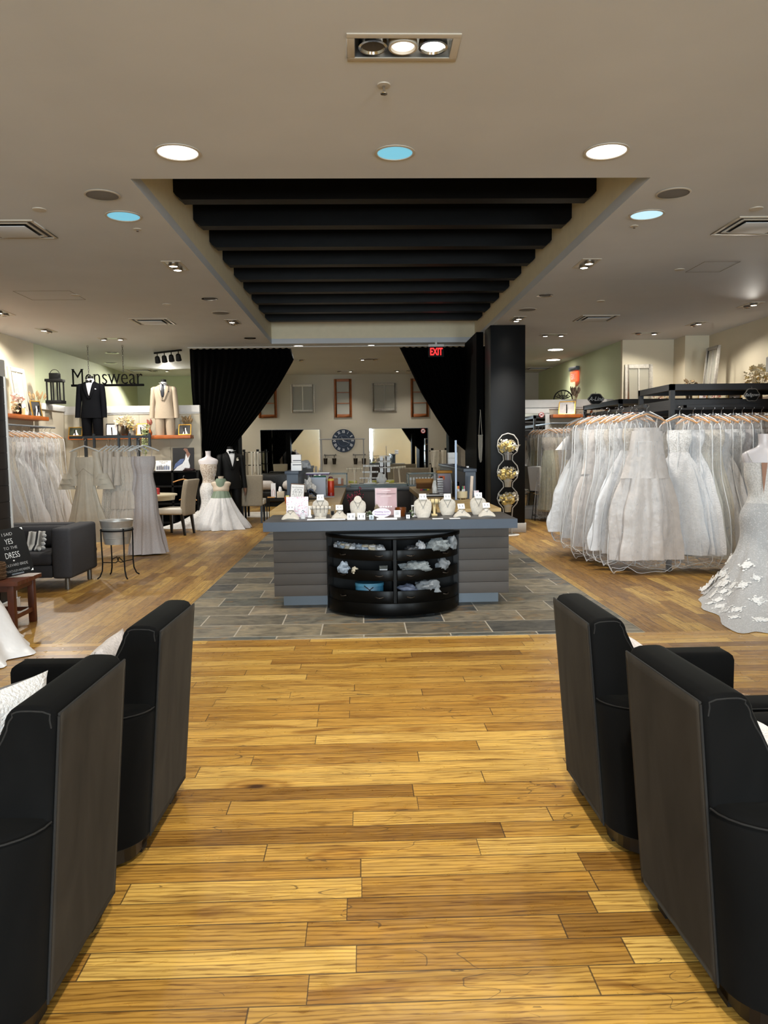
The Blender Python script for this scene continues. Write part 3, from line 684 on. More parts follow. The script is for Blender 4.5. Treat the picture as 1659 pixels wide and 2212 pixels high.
# ---- jewellery on the front counter
LINEN=M('linen_display',(196,190,180),.9,var=.1,scale=50,bump=.3,bscale=200)
CARDW=M('white_card',(236,236,238),.5)
SILV=M('silver_jewellery',(150,150,152),.25,.9)
GEM=M('dark_gem',(40,44,70),.1)
CZ=.8805
def bust(px,Y,w,h,label,tilt=12,card=None,disc=False,rz=0,low=False):
    t=thing('necklace_bust',label,'jewellery display',(cx(px,Y),Y,CZ),rz,'linen necklace busts on the front counter')
    m=MB(); T=Matrix.Rotation(R(-tilt if not low else -52),4,'X')
    rows=[(0,.30),(.05,.36),(.25,.44),(.5,.5),(.68,.5),(.8,.46),(.88,.36),(.93,.26),(1.0,.23)] if not low else [(0,.5),(.3,.5),(.55,.42),(.75,.3),(.9,.24),(1,.22)]
    rings=[]
    for v,hw in rows:
        rings.append([(w*hw*cos(a)*1.0,.016*sin(a)-.02*(1-(cos(a))**2)*0-.015*(cos(a)**2)*-1,v*h) for a in [2*PI*i/20 for i in range(20)]])
    m.loft(rings,T=T); m.build('bust_panel',LINEN,t,smooth=50)
    top=T@Vector((0,0,h)); 
    if disc: MB().lathe([(.001,-.012),(.036,-.01),(.036,.006),(.001,.01)],24,T=Matrix.Translation(T@Vector((0,-.012,h*.93)))@Matrix.Rotation(R(70),4,'X')).build('neck_disc',LINEN,t,smooth=40)
    m=MB(); pts=[T@Vector((w*.22*s_,-.022,h*(.86-.38*(1-abs(s_))))) for s_ in [i/6 for i in range(-6,7)]]
    m.tube(pts,.0016,5); m.ball(pts[6]+Vector((0,-.003,-.004)),.005,6); m.build('necklace',SILV,t)
    MB().cbox((0,.03 if not low else .06,.006),(w*.6,.05,.012)).build('easel',LINEN,t)
    if card:
        c=thing('earring_card',card,'earring card',(cx(px,Y),Y,CZ),rz+random.uniform(-4,4),'white earring cards on the front counter')
        TT=Matrix.Translation(T@Vector((0,-.03,h*.86)))@Matrix.Rotation(R(-25 if not low else -40),4,'X')
        MB().box(-.034,.034,-.0015,.0015,0,.058,TT).build('card',CARDW,c)
        for s in (-1,1): MB().tube([TT@Vector((s*.015,-.003,.042)),TT@Vector((s*.015,-.004,.026))],.0022,5).ball(TT@Vector((s*.015,-.004,.024)),.004,6).build('earring',GEM,c)
    return t
bust(626,7.28,.15,.13,'low linen bust leaning back at the left end of the front counter','',None,low=True) if False else None
bust(626,7.3,.17,.12,'low linen bust leaning back at the left end of the front counter',card='white earring card lying on the leftmost low bust',low=True)
bust(692,7.52,.16,.19,'tall linen bust behind the bracelet bar on the left',card='white earring card hung at the neck of the bust behind the bracelet bar')
bust(733,7.3,.16,.11,'low linen bust between the bracelet bar and the disc-necked bust',card='white earring card on the low bust beside the small wooden house',low=True)
bust(773,7.45,.155,.185,'tall linen bust with a round neck disc in the counter middle',disc=True)
bust(914,7.28,.17,.20,'tall linen bust nearest the front, right of the middle, with a long necklace',card='white earring card tilted at the neck of the front right bust')
bust(967,7.5,.165,.18,'tall linen bust on a grey foot, second of the right group',card='white earring card upright on the bust with a grey foot')
bust(999,7.3,.17,.10,'low linen bust between two tall ones on the right',card='white earring card on the low bust in the right group',low=True)
bust(1034,7.5,.16,.19,'tall linen bust at the right before the wooden desk corner',card='white pendant card at the neck of the far right tall bust')
bust(1053,7.3,.165,.11,'low linen bust at the right end of the front counter',card='white earring card leaning on the rightmost low bust',low=True)
def tbar(name,x,y,z,w,h,mat,label,cat='bracelet display',grp=None,base=True,drops=0,r=.016):
    t=thing(name,label,cat,(x,y,z),0,grp)
    MB().tube([(-w/2,0,h),(w/2,0,h)],r,14).build('bar',mat,t,smooth=40)
    MB().box(-.011,.011,-.008,.008,0,h-r*.6).build('post',mat,t)
    if base: MB().cbox((0,0,.008),(w*.55,.07,.016)).build('foot',mat,t,bevel=.003)
    for i in range(drops):
        q=-w*.38+w*.76*i/max(1,drops-1)
        MB().tube([(q,-.004+(r+.002)*cos(a),h+(r+.002)*sin(a)) for a in [2*PI*k/10 for k in range(10)]],.0025,5,closed=True).tube([(q,-r-.004,h-.01),(q,-r-.004,h-.05)],.002,5).build('bracelet',SILV,t)
    return t
tbar('bracelet_bar',cx(692,7.38),7.36,CZ,.2,.105,LINEN,'linen bracelet bar with hanging earrings in front of a bust',drops=5)
for px,Y,lb in ((758,7.2,'white earring card standing in the middle, left of a pair'),(780,7.2,'white earring card standing in the middle, right of a pair')):
    t=thing('earring_card',lb,'earring card',(cx(px,Y),Y,CZ),0,'white earring cards on the front counter')
    T=Matrix.Rotation(R(-12),4,'X'); MB().box(-.037,.037,-.0015,.0015,0,.062,T).build('card',CARDW,t)
    for s in (-1,1): MB().tube([T@Vector((s*.018,-.004,.042)),T@Vector((s*.018,-.004,.018))],.0028,5).build('earring',GEM,t)
FLOR=M('floral_print',(226,222,232),.6)
def floral(name='floral_print_pink'):
    if name in MATS: return MATS[name]
    m,nt,b=nodes(name); tc=N(nt,'ShaderNodeTexCoord'); vo=N(nt,'ShaderNodeTexVoronoi'); vo.inputs['Scale'].default_value=48; L(nt,tc.outputs['Object'],vo.inputs['Vector'])
    v2=N(nt,'ShaderNodeTexVoronoi'); v2.inputs['Scale'].default_value=90; L(nt,tc.outputs['Object'],v2.inputs['Vector'])
    f=ramp(nt,vo.outputs['Distance'],[(.26,(1,1,1)),(.34,(0,0,0))]); g=ramp(nt,v2.outputs['Distance'],[(.2,(1,1,1)),(.28,(0,0,0))])
    c=mixc(nt,math_(nt,'MULTIPLY',g,.45),lin(228,224,234),lin(120,136,150)); c=mixc(nt,math_(nt,'MULTIPLY',f,.7),c,lin(206,130,160)); L(nt,c,b.inputs['Base Color']); MATS[name]=m; return m
FLP=floral()
PAPL=M('pale_label',(240,240,244),.6); INK=M('ink_grey',(70,72,84),.6)
t=thing('floral_card','square floral print board with pink sprigs standing on the front counter','sign',(cx(642,7.56),7.56,CZ)); T=Matrix.Rotation(R(-6),4,'X')
MB().box(-.108,.108,-.003,.003,0,.2,T).build('board',FLP,t); MB().box(-.052,.052,-.0045,-.003,.146,.174,T).build('label',PAPL,t)
t=thing('floral_leaflet','small floral leaflet pack standing before the floral board','leaflet',(cx(634,7.5),7.49,CZ)); MB().box(-.042,.042,-.01,.01,0,.118).build('leaflet',FLP,t); MB().box(-.042,.042,-.011,-.01,.104,.118).build('flap',CARDW,t)
t=thing('glass_jar','small clear glass jar with a sparkling stone on the left of the counter','jar',(cx(654,7.32),7.32,CZ)); MB().lathe([(.026,0),(.027,.05),(.024,.052),(.023,.006),(.001,.006)],20).build('jar',GLASS,t,smooth=40); MB().lathe([(.02,.006),(.022,.02),(.001,.022)],12).build('salt',CARDW,t); MB().ball((0,0,.075),.013,6).ball((0,0,.055),.006,6).build('stone',SILV,t)
HOUSEW=M('grey_wood',(128,112,90),.7,var=.2,scale=20)
def house(px,Y,label,h=.13,z=CZ):
    t=thing('wooden_house',label,'ornament',(cx(px,Y),Y,z),0,'small wooden house ornaments'); w=.05
    MB().loft([[(-w/2,y,0),(w/2,y,0),(w/2,y,h*.65),(0,y,h),(-w/2,y,h*.65)] for y in (-.012,.012)]).build('body',HOUSEW,t)
    MB().box(-.014,.014,-.014,-.012,h*.2,h*.5).build('window',BLKM,t)
house(718,7.45,'small grey wooden house between the bracelet bar and a low bust'); house(814,7.62,'small grey wooden house with a lit roof edge before the pink flyer',.12)
PINK=M('dusty_pink_paper',(184,146,152),.6,var=.03)
t=thing('review_flyer','dusty pink flyer with white stars in a clear upright holder','sign',(cx(834,7.62),7.62,CZ)); T=Matrix.Rotation(R(-5),4,'X')
MB().box(-.107,.107,-.002,.002,0,.27,T).build('sheet',PINK,t); MB().box(-.112,.112,-.006,-.003,0,.275,T).build('holder',GLASS,t)
INKD=M('ink_dark',(58,44,50),.6); INKW=M('ink_white',(250,244,246),.6)
def lab(s,size,mat,par,x,y,z,tilt=0,sx=1,shear=0,nm='lettering',ext=.0006):
    o=txt(s,size,mat,par,nm,ext,(0,0,0),sx=sx,shear=shear); o.data.transform(Matrix.Rotation(R(-tilt),4,'X')@Matrix.Translation((x,y,z))); return o
lab('BOULEVARD BRIDE',.011,INKW,t,0,-.0075,.246,5); lab('Enjoyed your appointment?',.0175,INKD,t,0,-.0075,.216,5,.98,.4); lab('Leave us a review!',.014,INKW,t,0,-.0075,.192,5,1,.3)
for i in range(5):
    s=MB().prism([(r*cos(PI/2+PI*k/5),r*sin(PI/2+PI*k/5)) for k in range(10) for r in [(.011 if k%2==0 else .0048)]],0,.001,T@Matrix.Translation((-.05+.025*i,-.0065,.085))@Matrix.Rotation(R(90),4,'X')).build('star',INKW,t)
t=thing('oval_sign','white oval sign with purple lettering for a gown preservation service','sign',(cx(824,7.3),7.3,CZ)); T=Matrix.Rotation(R(-8),4,'X')
PURP=M('ink_purple',(116,88,136),.6)
MB().loft([[(.09*cos(a),y,.052+.044*sin(a)) for a in [2*PI*k/32 for k in range(32)]] for y in (0,.004)],T=T).build('plate',M('lilac_card',(232,222,238),.5),t); MB().box(-.03,.03,0,.04,0,.012).build('foot',CARDW,t)
lab('Wedding Gown',.023,PURP,t,.004,-.0022,.062,8,1.0); lab('Preservation Co.',.021,PURP,t,.008,-.0022,.037,8,1.0)
t=thing('candle','amber glass candle beside a white description card','candle',(cx(865,7.5),7.5,CZ)); AMB=M('amber_glass',(120,62,18),.08,trans=.35)
MB().lathe([(.052,0),(.055,.004),(.055,.085),(.051,.085),(.05,.06),(.001,.058)],28).build('glass_cup',AMB,t,smooth=40); MB().lathe([(.05,.059),(.048,.063),(.001,.062)],28).build('wax',M('amber_wax',(190,120,40),.5),t)
t=thing('label_card','white description card standing in front of the amber candle','card',(cx(858,7.38),7.38,CZ)); MB().box(-.032,.032,-.002,.002,0,.068,Matrix.Rotation(R(-8),4,'X')).build('card',CARDW,t)
for i in range(3): MB().box(-.02,.015,-.0036,-.003,.03+.01*i,.033+.01*i,Matrix.Rotation(R(-8),4,'X')).build('print_line',INK,t)
t=thing('block_letter','small pale blue block with the letter B on the counter edge','ornament',(cx(802,7.18),7.18,CZ)); MB().cbox((0,0,.022),(.044,.02,.044)).build('block',M('pale_blue',(196,208,218),.5),t,bevel=.003); lab('B',.034,INK,t,0,-.0112,.022)
t=thing('block_letter','small black frame with a white initial on the counter edge','ornament',(cx(881,7.2),7.2,CZ)); MB().cbox((0,0,.03),(.056,.016,.06)).build('frame',BLKM,t,bevel=.003); MB().cbox((0,-.009,.022),(.036,.003,.036)).build('card',CARDW,t); lab('B',.024,INK,t,0,-.0112,.022)
GREENL=M('leaf_green',(86,102,70),.7); PETW=M('petal_white',(238,234,222),.7,var=.06); PETY=M('petal_yellow',(232,206,130),.7,var=.12)
def blossoms(name,mat,parent,c,rx,rz,n,r,seed,ry=None,petals=True):
    rnd=random.Random(seed); m=MB(); ry=ry or rx
    for i in range(n):
        a=rnd.uniform(0,2*PI); q=rnd.random()**.5; zz=rnd.uniform(-1,1)
        k=math.sqrt(max(0,1-zz*zz*.8))
        p=(c[0]+rx*q*k*cos(a),c[1]+ry*q*k*sin(a),c[2]+rz*zz)
        rr=r*rnd.uniform(.65,1.25)
        if petals:
            R3=Matrix.Translation(p)@Matrix.Rotation(rnd.uniform(0,6),4,'Z')@Matrix.Rotation(rnd.uniform(-.9,.9),4,'X')@Matrix.Rotation(rnd.uniform(-.9,.9),4,'Y')
            for k2 in range(5):
                b=2*PI*k2/5
                m.add([(0,0,0),(rr*cos(b-.5)*.7,rr*sin(b-.5)*.7,rr*.3),(rr*cos(b),rr*sin(b),rr*.45),(rr*cos(b+.5)*.7,rr*sin(b+.5)*.7,rr*.3)],[(0,1,2,3)],R3)
        else: m.ball(p,rr,6)
    return m.build(name,mat,parent,smooth=True)
t=thing('earring_stand','white T-shaped earring stand hung with pearl drops','jewellery display',(cx(895,7.45),7.45,CZ)); MB().cbox((0,0,.104),(.06,.02,.01)).build('bar',CARDW,t); MB().box(-.005,.005,-.004,.004,0,.1).build('post',CARDW,t); MB().lathe([(.026,0),(.02,.01),(.001,.012)],16).build('foot',CARDW,t)
for s in (-1,1): 
    m=MB(); [m.ball((s*.024,-.006,.09-.013*i),.006,6) for i in range(5)]; m.build('pearl_drop',PETW,t)
def greens(px,Y,label,seed):
    t=thing('flower_sprig',label,'flowers',(cx(px,Y),Y,CZ)); blossoms('leaves',GREENL,t,(0,0,.03),.035,.028,26,.016,seed); blossoms('petals',PETW,t,(0,-.01,.035),.035,.03,16,.011,seed+1)
greens(796,7.36,'white flower sprig with green leaves at the left of the oval sign',3); greens(888,7.36,'dark green sprig with tiny white flowers by the small black frame',8)
t=tbar('bracelet_bar',cx(938,7.5),7.5,CZ,.1,.14,M('cream_velvet',(206,186,140),.9),'cream velvet bar wrapped in beaded bracelets between two tall busts',drops=3,r=.026)
tbar('earring_stand',cx(669,7.5),7.5,CZ,.07,.11,CARDW,'slim white T stand beside the floral board',base=True,r=.004,cat='jewellery display')
for px,lb in ((945,'flat white card lying right of the long-necklace bust'),(982,'flat white card lying before the low bust of the right group')): tag(MB().box(-.05,.05,-.03,.03,0,.004).build('flat_card',CARDW),lb,'card').location=(cx(px,7.16),7.16,CZ)
t=thing('jewellery_tray','long white acrylic tray at the left of the counter under the bracelet bar','tray',(cx(705,7.3),7.25,CZ)); MB().box(-.18,.18,-.04,.04,0,.006).build('tray',CARDW,t)
t=thing('business_card_holder','low clear holder of business cards before the oval sign','card holder',(cx(835,7.16),7.15,CZ)); MB().box(-.1,.1,-.02,.02,0,.014).build('holder',GLASS,t); MB().box(-.095,.095,-.014,.014,.002,.017).build('cards',CARDW,t)
# ---- side desks with pale oak tops, raised ledges
def desk(x0,x1,y0,y1,label1,label2,lab3,lx0,lx1,lyy0,lyy1):
    t=thing('desk_cabinet',label1,'cabinet',(0,0,0)); MB().box(x0+.04,x1-.05,y0+.06,y1-.1,.1,.83).build('carcass',M('dark_carcass',(46,42,40),.6),t); MB().box(x0+.08,x1-.1,y0+.1,y1-.15,.002,.1).build('toe_kick',KICK,t)
    sgn=x1-.048 if x0<0 else x0+.038
    for i in range(5):
        yy=y0+.25+i*.82; MB().box(sgn-.008,sgn+.008,yy,yy+.78,.14,.8).build('door',M('brown_door',(62,54,50),.5),t,bevel=.003)
    w=tag(MB().box(x0,x1,y0,y1,.83,.9).build('desktop',OAKT,bevel=.004),label2,'countertop')
    t=thing('privacy_ledge',lab3,'counter',(0,0,0)); MB().box(lx0,lx1,lyy0,lyy1,.9,1.235).build('upright_panel',LAMG,t); MB().box(lx0-.025,lx1+.01,lyy0-.02,lyy1+.02,1.235,1.275).build('ledge_top',LAMG,t,bevel=.004)
desk(-.97,-.26,8.05,12.75,'dark cabinet under the left oak desk of the sales island','pale oak desktop along the left side of the sales island','grey raised ledge behind the left desk with boxes on top',-.93,-.79,9.6,12.7)
desk(.79,1.47,8.05,12.75,'dark cabinet under the right oak desk of the sales island','pale oak desktop along the right side of the sales island','grey raised ledge behind the right desk by the pillar',1.3,1.43,9.6,12.7)
# rear display counter
BRN=M('brown_cabinet',(62,52,46),.55,var=.05)
t=thing('rear_counter','brown panelled rear counter closing the sales island','counter',(0,0,0)); MB().box(-.95,1.75,12.9,13.6,.1,.84).build('carcass',BRN,t)
for i in range(6):
    for z0,z1 in ((.14,.47),(.48,.82)): MB().box(-.93+.44*i,-.93+.44*i+.43,12.88,12.9,z0,z1).build('panel',BRN,t,bevel=.002)
MB().box(-.9,1.7,12.95,13.5,.002,.1).build('toe_kick',BLKM,t)
tag(MB().box(-.98,1.78,12.84,13.66,.84,.9).build('rear_countertop',M('grey_top',(92,94,96),.35),bevel=.004),'grey countertop of the rear counter under the glass cases','countertop')
def case(x0,x1,y0,y1,h,label,name='glass_case'):
    t=thing(name,label,'display case',((x0+x1)/2,(y0+y1)/2,.9)); w=(x1-x0)/2; d=(y1-y0)/2; e=.012
    m=MB()
    for sx in (-1,1):
        for sy in (-1,1): m.box(sx*w-e*(sx>0),sx*w+e*(sx<0),sy*d-e*(sy>0),sy*d+e*(sy<0),0,h)
    for z in (0,h-e):
        m.box(-w,w,-d,-d+e,z,z+e).box(-w,w,d-e,d,z,z+e).box(-w,-w+e,-d,d,z,z+e).box(w-e,w,-d,d,z,z+e)
    m.build('metal_frame',M('case_metal',(70,82,84),.35,.6),t)
    m=MB().box(-w+e,w-e,-d+.002,-d+.005,e,h-e).box(-w+e,w-e,d-.005,d-.002,e,h-e).box(-w+.002,-w+.005,-d+e,d-e,e,h-e).box(w-.005,w-.002,-d+e,d-e,e,h-e).box(-w+e,w-e,-d+e,d-e,h-.005,h-.002)
    m.build('glass_panes',GLASS,t)
case(cx(684,13.2,1040),cx(750,13.2,1040),13.0,13.5,.225,'glass case with an orange wooden box inside, left on the rear counter')
case(cx(757,13.0,1040),cx(880,13.0,1040),12.95,13.5,.04,'low glass tray case in the middle of the rear counter')
case(cx(881,13.1,1040),cx(942,13.1,1040),13.0,13.5,.21,'glass case of hanging earrings, right on the rear counter')
ORW=M('orange_wood',(172,96,36),.4,var=.2,scale=12)
t=thing('wooden_box','orange wooden box inside the left glass case','box',(cx(718,13.25,1040),13.22,.915)); MB().box(-.19,.19,-.1,.1,0,.12).build('box',ORW,t,bevel=.004); MB().box(.1,.15,-.104,-.1,.03,.14).build('white_tag',CARDW,t)
IVB=M('ivory_bar',(222,206,178),.7); WB=M('white_bar',(236,234,230),.6)
RC='bracelet bars on the rear counter'
tbar('bracelet_bar',cx(766,13.05,1040),12.95,.945,.275,.26,IVB,'tall ivory bracelet bar, leftmost on the rear counter',grp=RC,drops=4,r=.018)
tbar('bracelet_bar',cx(802,13.15,1040),13.15,.945,.27,.3,WB,'tall white bracelet bar in the middle of the rear counter',grp=RC,drops=4,r=.018)
tbar('bracelet_bar',cx(800,13.05,1040),13.02,.945,.27,.2,WB,'white bracelet bar of middle height on the rear counter',grp=RC,drops=3,r=.016)
tbar('bracelet_bar',cx(796,12.96,1040),12.96,.945,.3,.1,WB,'lowest white bracelet bar on the rear counter',grp=RC,drops=5,r=.012)
tbar('bracelet_bar',cx(864,13.0,1040),12.98,.945,.25,.275,IVB,'tilted ivory bracelet bar right of the card tree on the rear counter',grp=RC,drops=5,r=.018).rotation_euler=(0,R(-5),R(-12))
t=thing('card_tree','white tiered stand hung with small jewellery cards on the rear counter','jewellery display',(cx(832,13.3,1040),13.28,.945)); MB().tube([(0,0,0),(0,0,.47)],.008,8).build('post',WB,t); MB().lathe([(.07,0),(.065,.01),(.001,.014)],20).build('foot',WB,t)
for z in (.26,.36,.46): MB().box(-.1,.1,-.02,.02,z,z+.01).build('tier',WB,t)
for z in (.26,.36,.46):
    for s in (-1,1): MB().box(s*.06-.028,s*.06+.028,-.024,-.021,z-.075,z-.005).build('jewellery_card',CARDW,t)
t=thing('draped_stand','small white draped jewellery stand right of the middle bars','jewellery display',(cx(824,13.0,1040),12.98,.945)); crumple('drape',WB,t,(0,0,.08),(.07,.05,.09),4.4,14); MB().lathe([(.06,0),(.06,.01),(.001,.012)],16).build('foot',WB,t)
YEL=M('yellow_stone',(196,186,60),.3)
for px,lb in ((762,'yellow ring tray under the leftmost ivory bar'),(806,'yellow ring tray under the white bars'),(843,'yellow ring tray right of the card tree')):
    t=thing('ring_tray',lb,'tray',(cx(px,13.3,1045),13.35,.945),0,'yellow ring trays'); MB().box(-.07,.07,-.04,.04,0,.045).build('tray',YEL,t,bevel=.006); MB().box(-.06,.06,-.03,.03,.046,.05).build('lining',WB,t)
random.seed(9)
for i in range(8):
    t=thing('earring_rod','slim white earring rod inside the right glass case, %s from the left'%ORD[i],'jewellery display',(cx(888,13.1,1040)+.052*i,13.2,.915),0,'earring rods in the right glass case'); MB().tube([(0,0,0),(0,0,.12)],.007,6).build('rod',WB,t); MB().cbox((0,-.006,.1),(.03,.006,.045)).build('card',CARDW,t)
# ---- on the left desk
DZ=.901
x,y,_=at(645,1074,Z=.9); t=thing('clipboard_sign','brown clipboard with a white sheet and a line drawn diamond, leaning on the left desk','sign',(x,9.3,DZ),0); x=cx(641,9.3); t.location.x=x; T=TR(rx=-12,ry=4); 
MB().box(-.085,.085,0,.006,0,.235,T).build('board',M('brown_board',(92,66,48),.5),t,bevel=.003); MB().box(-.078,.078,-.002,0,.006,.222,T).build('sheet',CARDW,t)
m=MB()
for a,b in (((-.055,.13),(.055,.13)),((-.03,.165),(.045,.165)),((-.055,.13),(-.03,.165)),((.06,.13),(.045,.165)),((-.055,.13),(.0,.03)),((.06,.13),(.0,.03)),((-.02,.13),(0,.03)),((.025,.13),(0,.03)),((-.03,.165),(-.02,.13)),((.01,.165),(-.02,.13)),((.01,.165),(.025,.13)),((.045,.165),(.025,.13))):
    m.tube([T@Vector((a[0],-.003,a[1])),T@Vector((b[0],-.003,b[1]))],.0012,4)
m.build('diamond_drawing',INK,t)
o=lab('Rent off at Diamond',.016,BLKM,t,0,0,0,0,1,.2); o.data.transform(T@Matrix.Translation((0,-.003,.188)))
o=lab('UP',.015,BLKM,t,0,0,0,0,1,.2); o.data.transform(T@Matrix.Translation((-.055,-.003,.1)))
WIRE=M('white_wire',(206,208,212),.4); CLEARP=M('clear_film',(190,192,196),.2,trans=.0)
def organiser(x,y,label,w,d,h,rz=0):
    t=thing('wire_organiser',label,'organiser',(x,y,DZ),rz); 
    side=[(-d/2,0),(d/2,0),(d/2,h),(0,h),(-d/2,h*.42)]
    for sx in (-1,1):
        m=MB(); pts=[(sx*w/2,a,b) for a,b in side]; m.tube(pts,.006,8,closed=True); m.build('side_frame',WIRE,t,smooth=True)
        m=MB(); [m.tube([(sx*w/2,-d/2+d*i/6,0),(sx*w/2,-d/2+d*i/6,h*(.42+.58*min(1,2*i/6)))],.0018,5) for i in range(1,6)]; m.build('side_mesh',WIRE,t)
    m=MB(); [m.tube([(-w/2,d/2,h*i/8),(w/2,d/2,h*i/8)],.002,5) for i in range(9)]; [m.tube([(-w/2+w*i/8,d/2,0),(-w/2+w*i/8,d/2,h)],.002,5) for i in range(9)]; m.build('back_mesh',WIRE,t)
    MB().box(-w/2,w/2,-d/2,d/2,0,.004).build('bottom',WIRE,t)
    return t
organiser(cx(688,10.6),10.55,'white wire desk organiser full of papers on the left desk',.26,.3,.29)
PAPER=[M('paper_white',(232,232,234),.7),M('paper_grey',(176,180,190),.7),M('folder_purple',(84,60,110),.6),M('folder_green',(30,104,72),.6),M('paper_pale_blue',(180,190,206),.7)]
for i,(mi,lb) in enumerate(((1,'grey document in the wire organiser, nearest'),(4,'pale blue document in the wire organiser, in the middle'),(3,'green folder in the wire organiser, near its back'))):
    t=MB().box(-.11+.05*(mi==3),.11,-.004,.004,0,.23+.02*i).build('document',PAPER[mi]); t.location=(cx(688,10.6),10.46+.08*i,.908); tag(t,lb,'paper')
for i,(mi,lb) in enumerate(((2,'purple folder lying under white papers on top of the wire organiser'),(0,'white paper stack lying on top of the wire organiser'))):
    t=MB().box(-.17,.15,-.12,.1,0,.014).build('paper_stack',PAPER[mi],bevel=.002); t.location=(cx(690,10.6),10.6,1.197+.015*i); tag(t,lb,'paper')
x=cx(716,10.6); t=thing('water_bottle','orange red water bottle with a yellow cap on the left desk','bottle',(x,10.5,DZ+.005)); RED=M('orange_red',(190,58,24),.35,.2)
MB().lathe([(.04,0),(.045,.006),(.046,.2),(.044,.205),(.001,.205)],28).build('body',RED,t,smooth=40); MB().lathe([(.046,.0),(.0465,.04),(.046,.045),(.04,.0)],28,cap=False).build('base_band',M('deep_red',(150,20,14),.35),t,smooth=True)
MB().lathe([(.044,.205),(.044,.222),(.036,.235),(.001,.236)],28).build('cap',M('yellow_cap',(216,180,70),.4),t,smooth=40); MB().lathe([(.03,.236),(.03,.25),(.016,.262),(.001,.264)],20).build('spout',M('plum_spout',(110,50,64),.4),t,smooth=40)
t=thing('card_stack','small stack of black edged cards under the orange bottle','cards',(cx(704,10.4),10.35,DZ)); MB().box(-.1,.12,-.08,.1,0,.006).build('sheet',PAPER[1],t); t.location.z=DZ-.001
tag(crumple('gift_wrap',M('clear_gift_wrap',(214,210,206),.15,var=.3,scale=60),None,(0,0,.12),(.07,.055,.12),8.2,16),'clear crinkled gift wrap bundle with red trim left of the wire organiser','gift').location=(cx(668,10.2),10.18,DZ)
t=thing('tape_dispenser','black angled tape gun lying before the wire organiser','tape dispenser',(cx(680,9.9),9.9,DZ),0); MB().box(-.09,.09,-.02,.02,0,.035,TR((0,0,.05),ry=38)).build('body',BLKM,t,bevel=.006); MB().lathe([(.04,-.02),(.04,.02),(.02,.02),(.02,-.02)],24,T=TR((-.05,0,.1),rx=90)).build('tape_roll',M('navy_roll',(34,44,70),.4),t); MB().box(-.1,.08,-.025,.025,0,.012).build('foot',BLKM,t)
t=thing('tool_cup','black handled tool standing in a black cup beside the gift wrap','desk tool',(cx(662,9.7),9.5,DZ)); MB().lathe([(.045,0),(.05,.11),(.046,.11),(.042,.004),(.001,.004)],20).build('cup',BLKM,t,smooth=40); MB().tube([(.02,0,.05),(.03,0,.15)],.006,6).tube([(-.01,.01,.05),(-.02,.0,.16)],.005,6).build('handles',BLKM,t)
t=thing('small_pot','small terracotta pot with yellow sponge left of the clipboard','pot',(cx(621,9.2),9.22,DZ)); MB().lathe([(.03,0),(.038,.08),(.034,.08),(.028,.01),(.001,.01)],20).build('pot',M('terracotta',(178,92,46),.7),t,smooth=40); MB().cbox((0,0,.085),(.04,.03,.02)).build('sponge',YEL,t)
for i,(dz,w) in enumerate(((0,.13),(.102,.12))):
    t=thing('white_box','white box on the left raised ledge, '+('lower of two' if i==0 else 'stacked on the lower one'),'box',(cx(641,9.8,1005),9.78,1.276+dz)); MB().box(-w/2,w/2,-.06,.06,0,.1).build('carton',CARDW,t,bevel=.002); MB().box(-w/2+.02,w/2,-.0615,-.06,.02 if i else .07,.03 if i else .08).build('print_stripe',INK,t)
tag(crumple('tissue_bundle',RIB[0],None,(0,0,.05),(.09,.08,.055),2.9,14),'white tissue bundle behind the boxes on the left raised ledge','tissue').location=(cx(655,10.6,1005),10.7,1.276)
# berry branches inside the island
t=thing('berry_branches','dark vase of red berry branches standing inside the island by the left desk','plant',(-.13,11.5,0)); MB().lathe([(.09,0),(.11,.3),(.08,.62),(.07,.62),(.001,.5)],20).build('vase',BLKM,t,smooth=40)
random.seed(3); m=MB(); b=MB()
for i in range(9):
    dx=-.09+.03*i; top=Vector((dx,random.uniform(-.1,.1),.78+random.uniform(0,.16)+.012*i)); m.tube([(0,0,.5),(dx*.4,0,.68),top],.004,5)
    for k in range(12): q=Vector((0,0,.6)).lerp(top,random.uniform(.3,1)); b.ball(q+Vector((random.uniform(-.02,.02),0,random.uniform(-.02,.02))),.01,6)
m.build('twigs',M('twig_brown',(54,34,30),.8),t); b.build('berries',M('berry_red',(170,30,62),.35),t)
# ---- on the right desk
CARDB=M('corrugated_card',(176,128,70),.8,var=.06)
t=thing('cardboard_box','open brown cardboard box on the right desk','box',(cx(921,12.3),12.25,DZ)); 
m=MB(); m.box(-.16,.16,-.1,-.096,0,.08).box(-.16,.16,.096,.1,0,.08).box(-.16,-.156,-.1,.1,0,.08).box(.156,.16,-.1,.1,0,.08).box(-.16,.16,-.1,.1,0,.004); m.build('carton',M('carton_brown',(110,72,34),.8),t); MB().box(-.16,.16,-.002,.002,0,.075,TR((0,.1,.08),rx=-30)).build('flap',CARDB,t); MB().box(-.16,.16,-.002,.002,0,.05,TR((0,-.1,.08),rx=-115)).build('flap',CARDB,t)
t=thing('pen','striped marker pen lying on the right desk','pen',(cx(917,11.6),11.55,DZ+.012)); 
for i,c in enumerate(((214,66,110),(40,50,110),(40,120,90),(226,212,70))): MB().tube([(-.07+.035*i,0,0),(-.035+.035*i,0,0)],.011,8).build('barrel',M('pen_%d'%i,c,.4),t)
t=thing('notebook','black folder with white papers on the right desk','folder',(cx(940,10.3),10.2,DZ)); MB().box(-.17,.15,-.16,.16,0,.012).build('cover',BLKM,t,bevel=.003); MB().box(-.14,.15,-.14,.15,.013,.02).build('papers',PAPER[0],t); MB().tube([(-.08,.08,.026),(.06,.1,.026)],.006,6).build('pen',BLKM,t)
organiser(cx(956,10.9),10.85,'white wire organiser holding a mailer box on the right desk',.22,.3,.27)
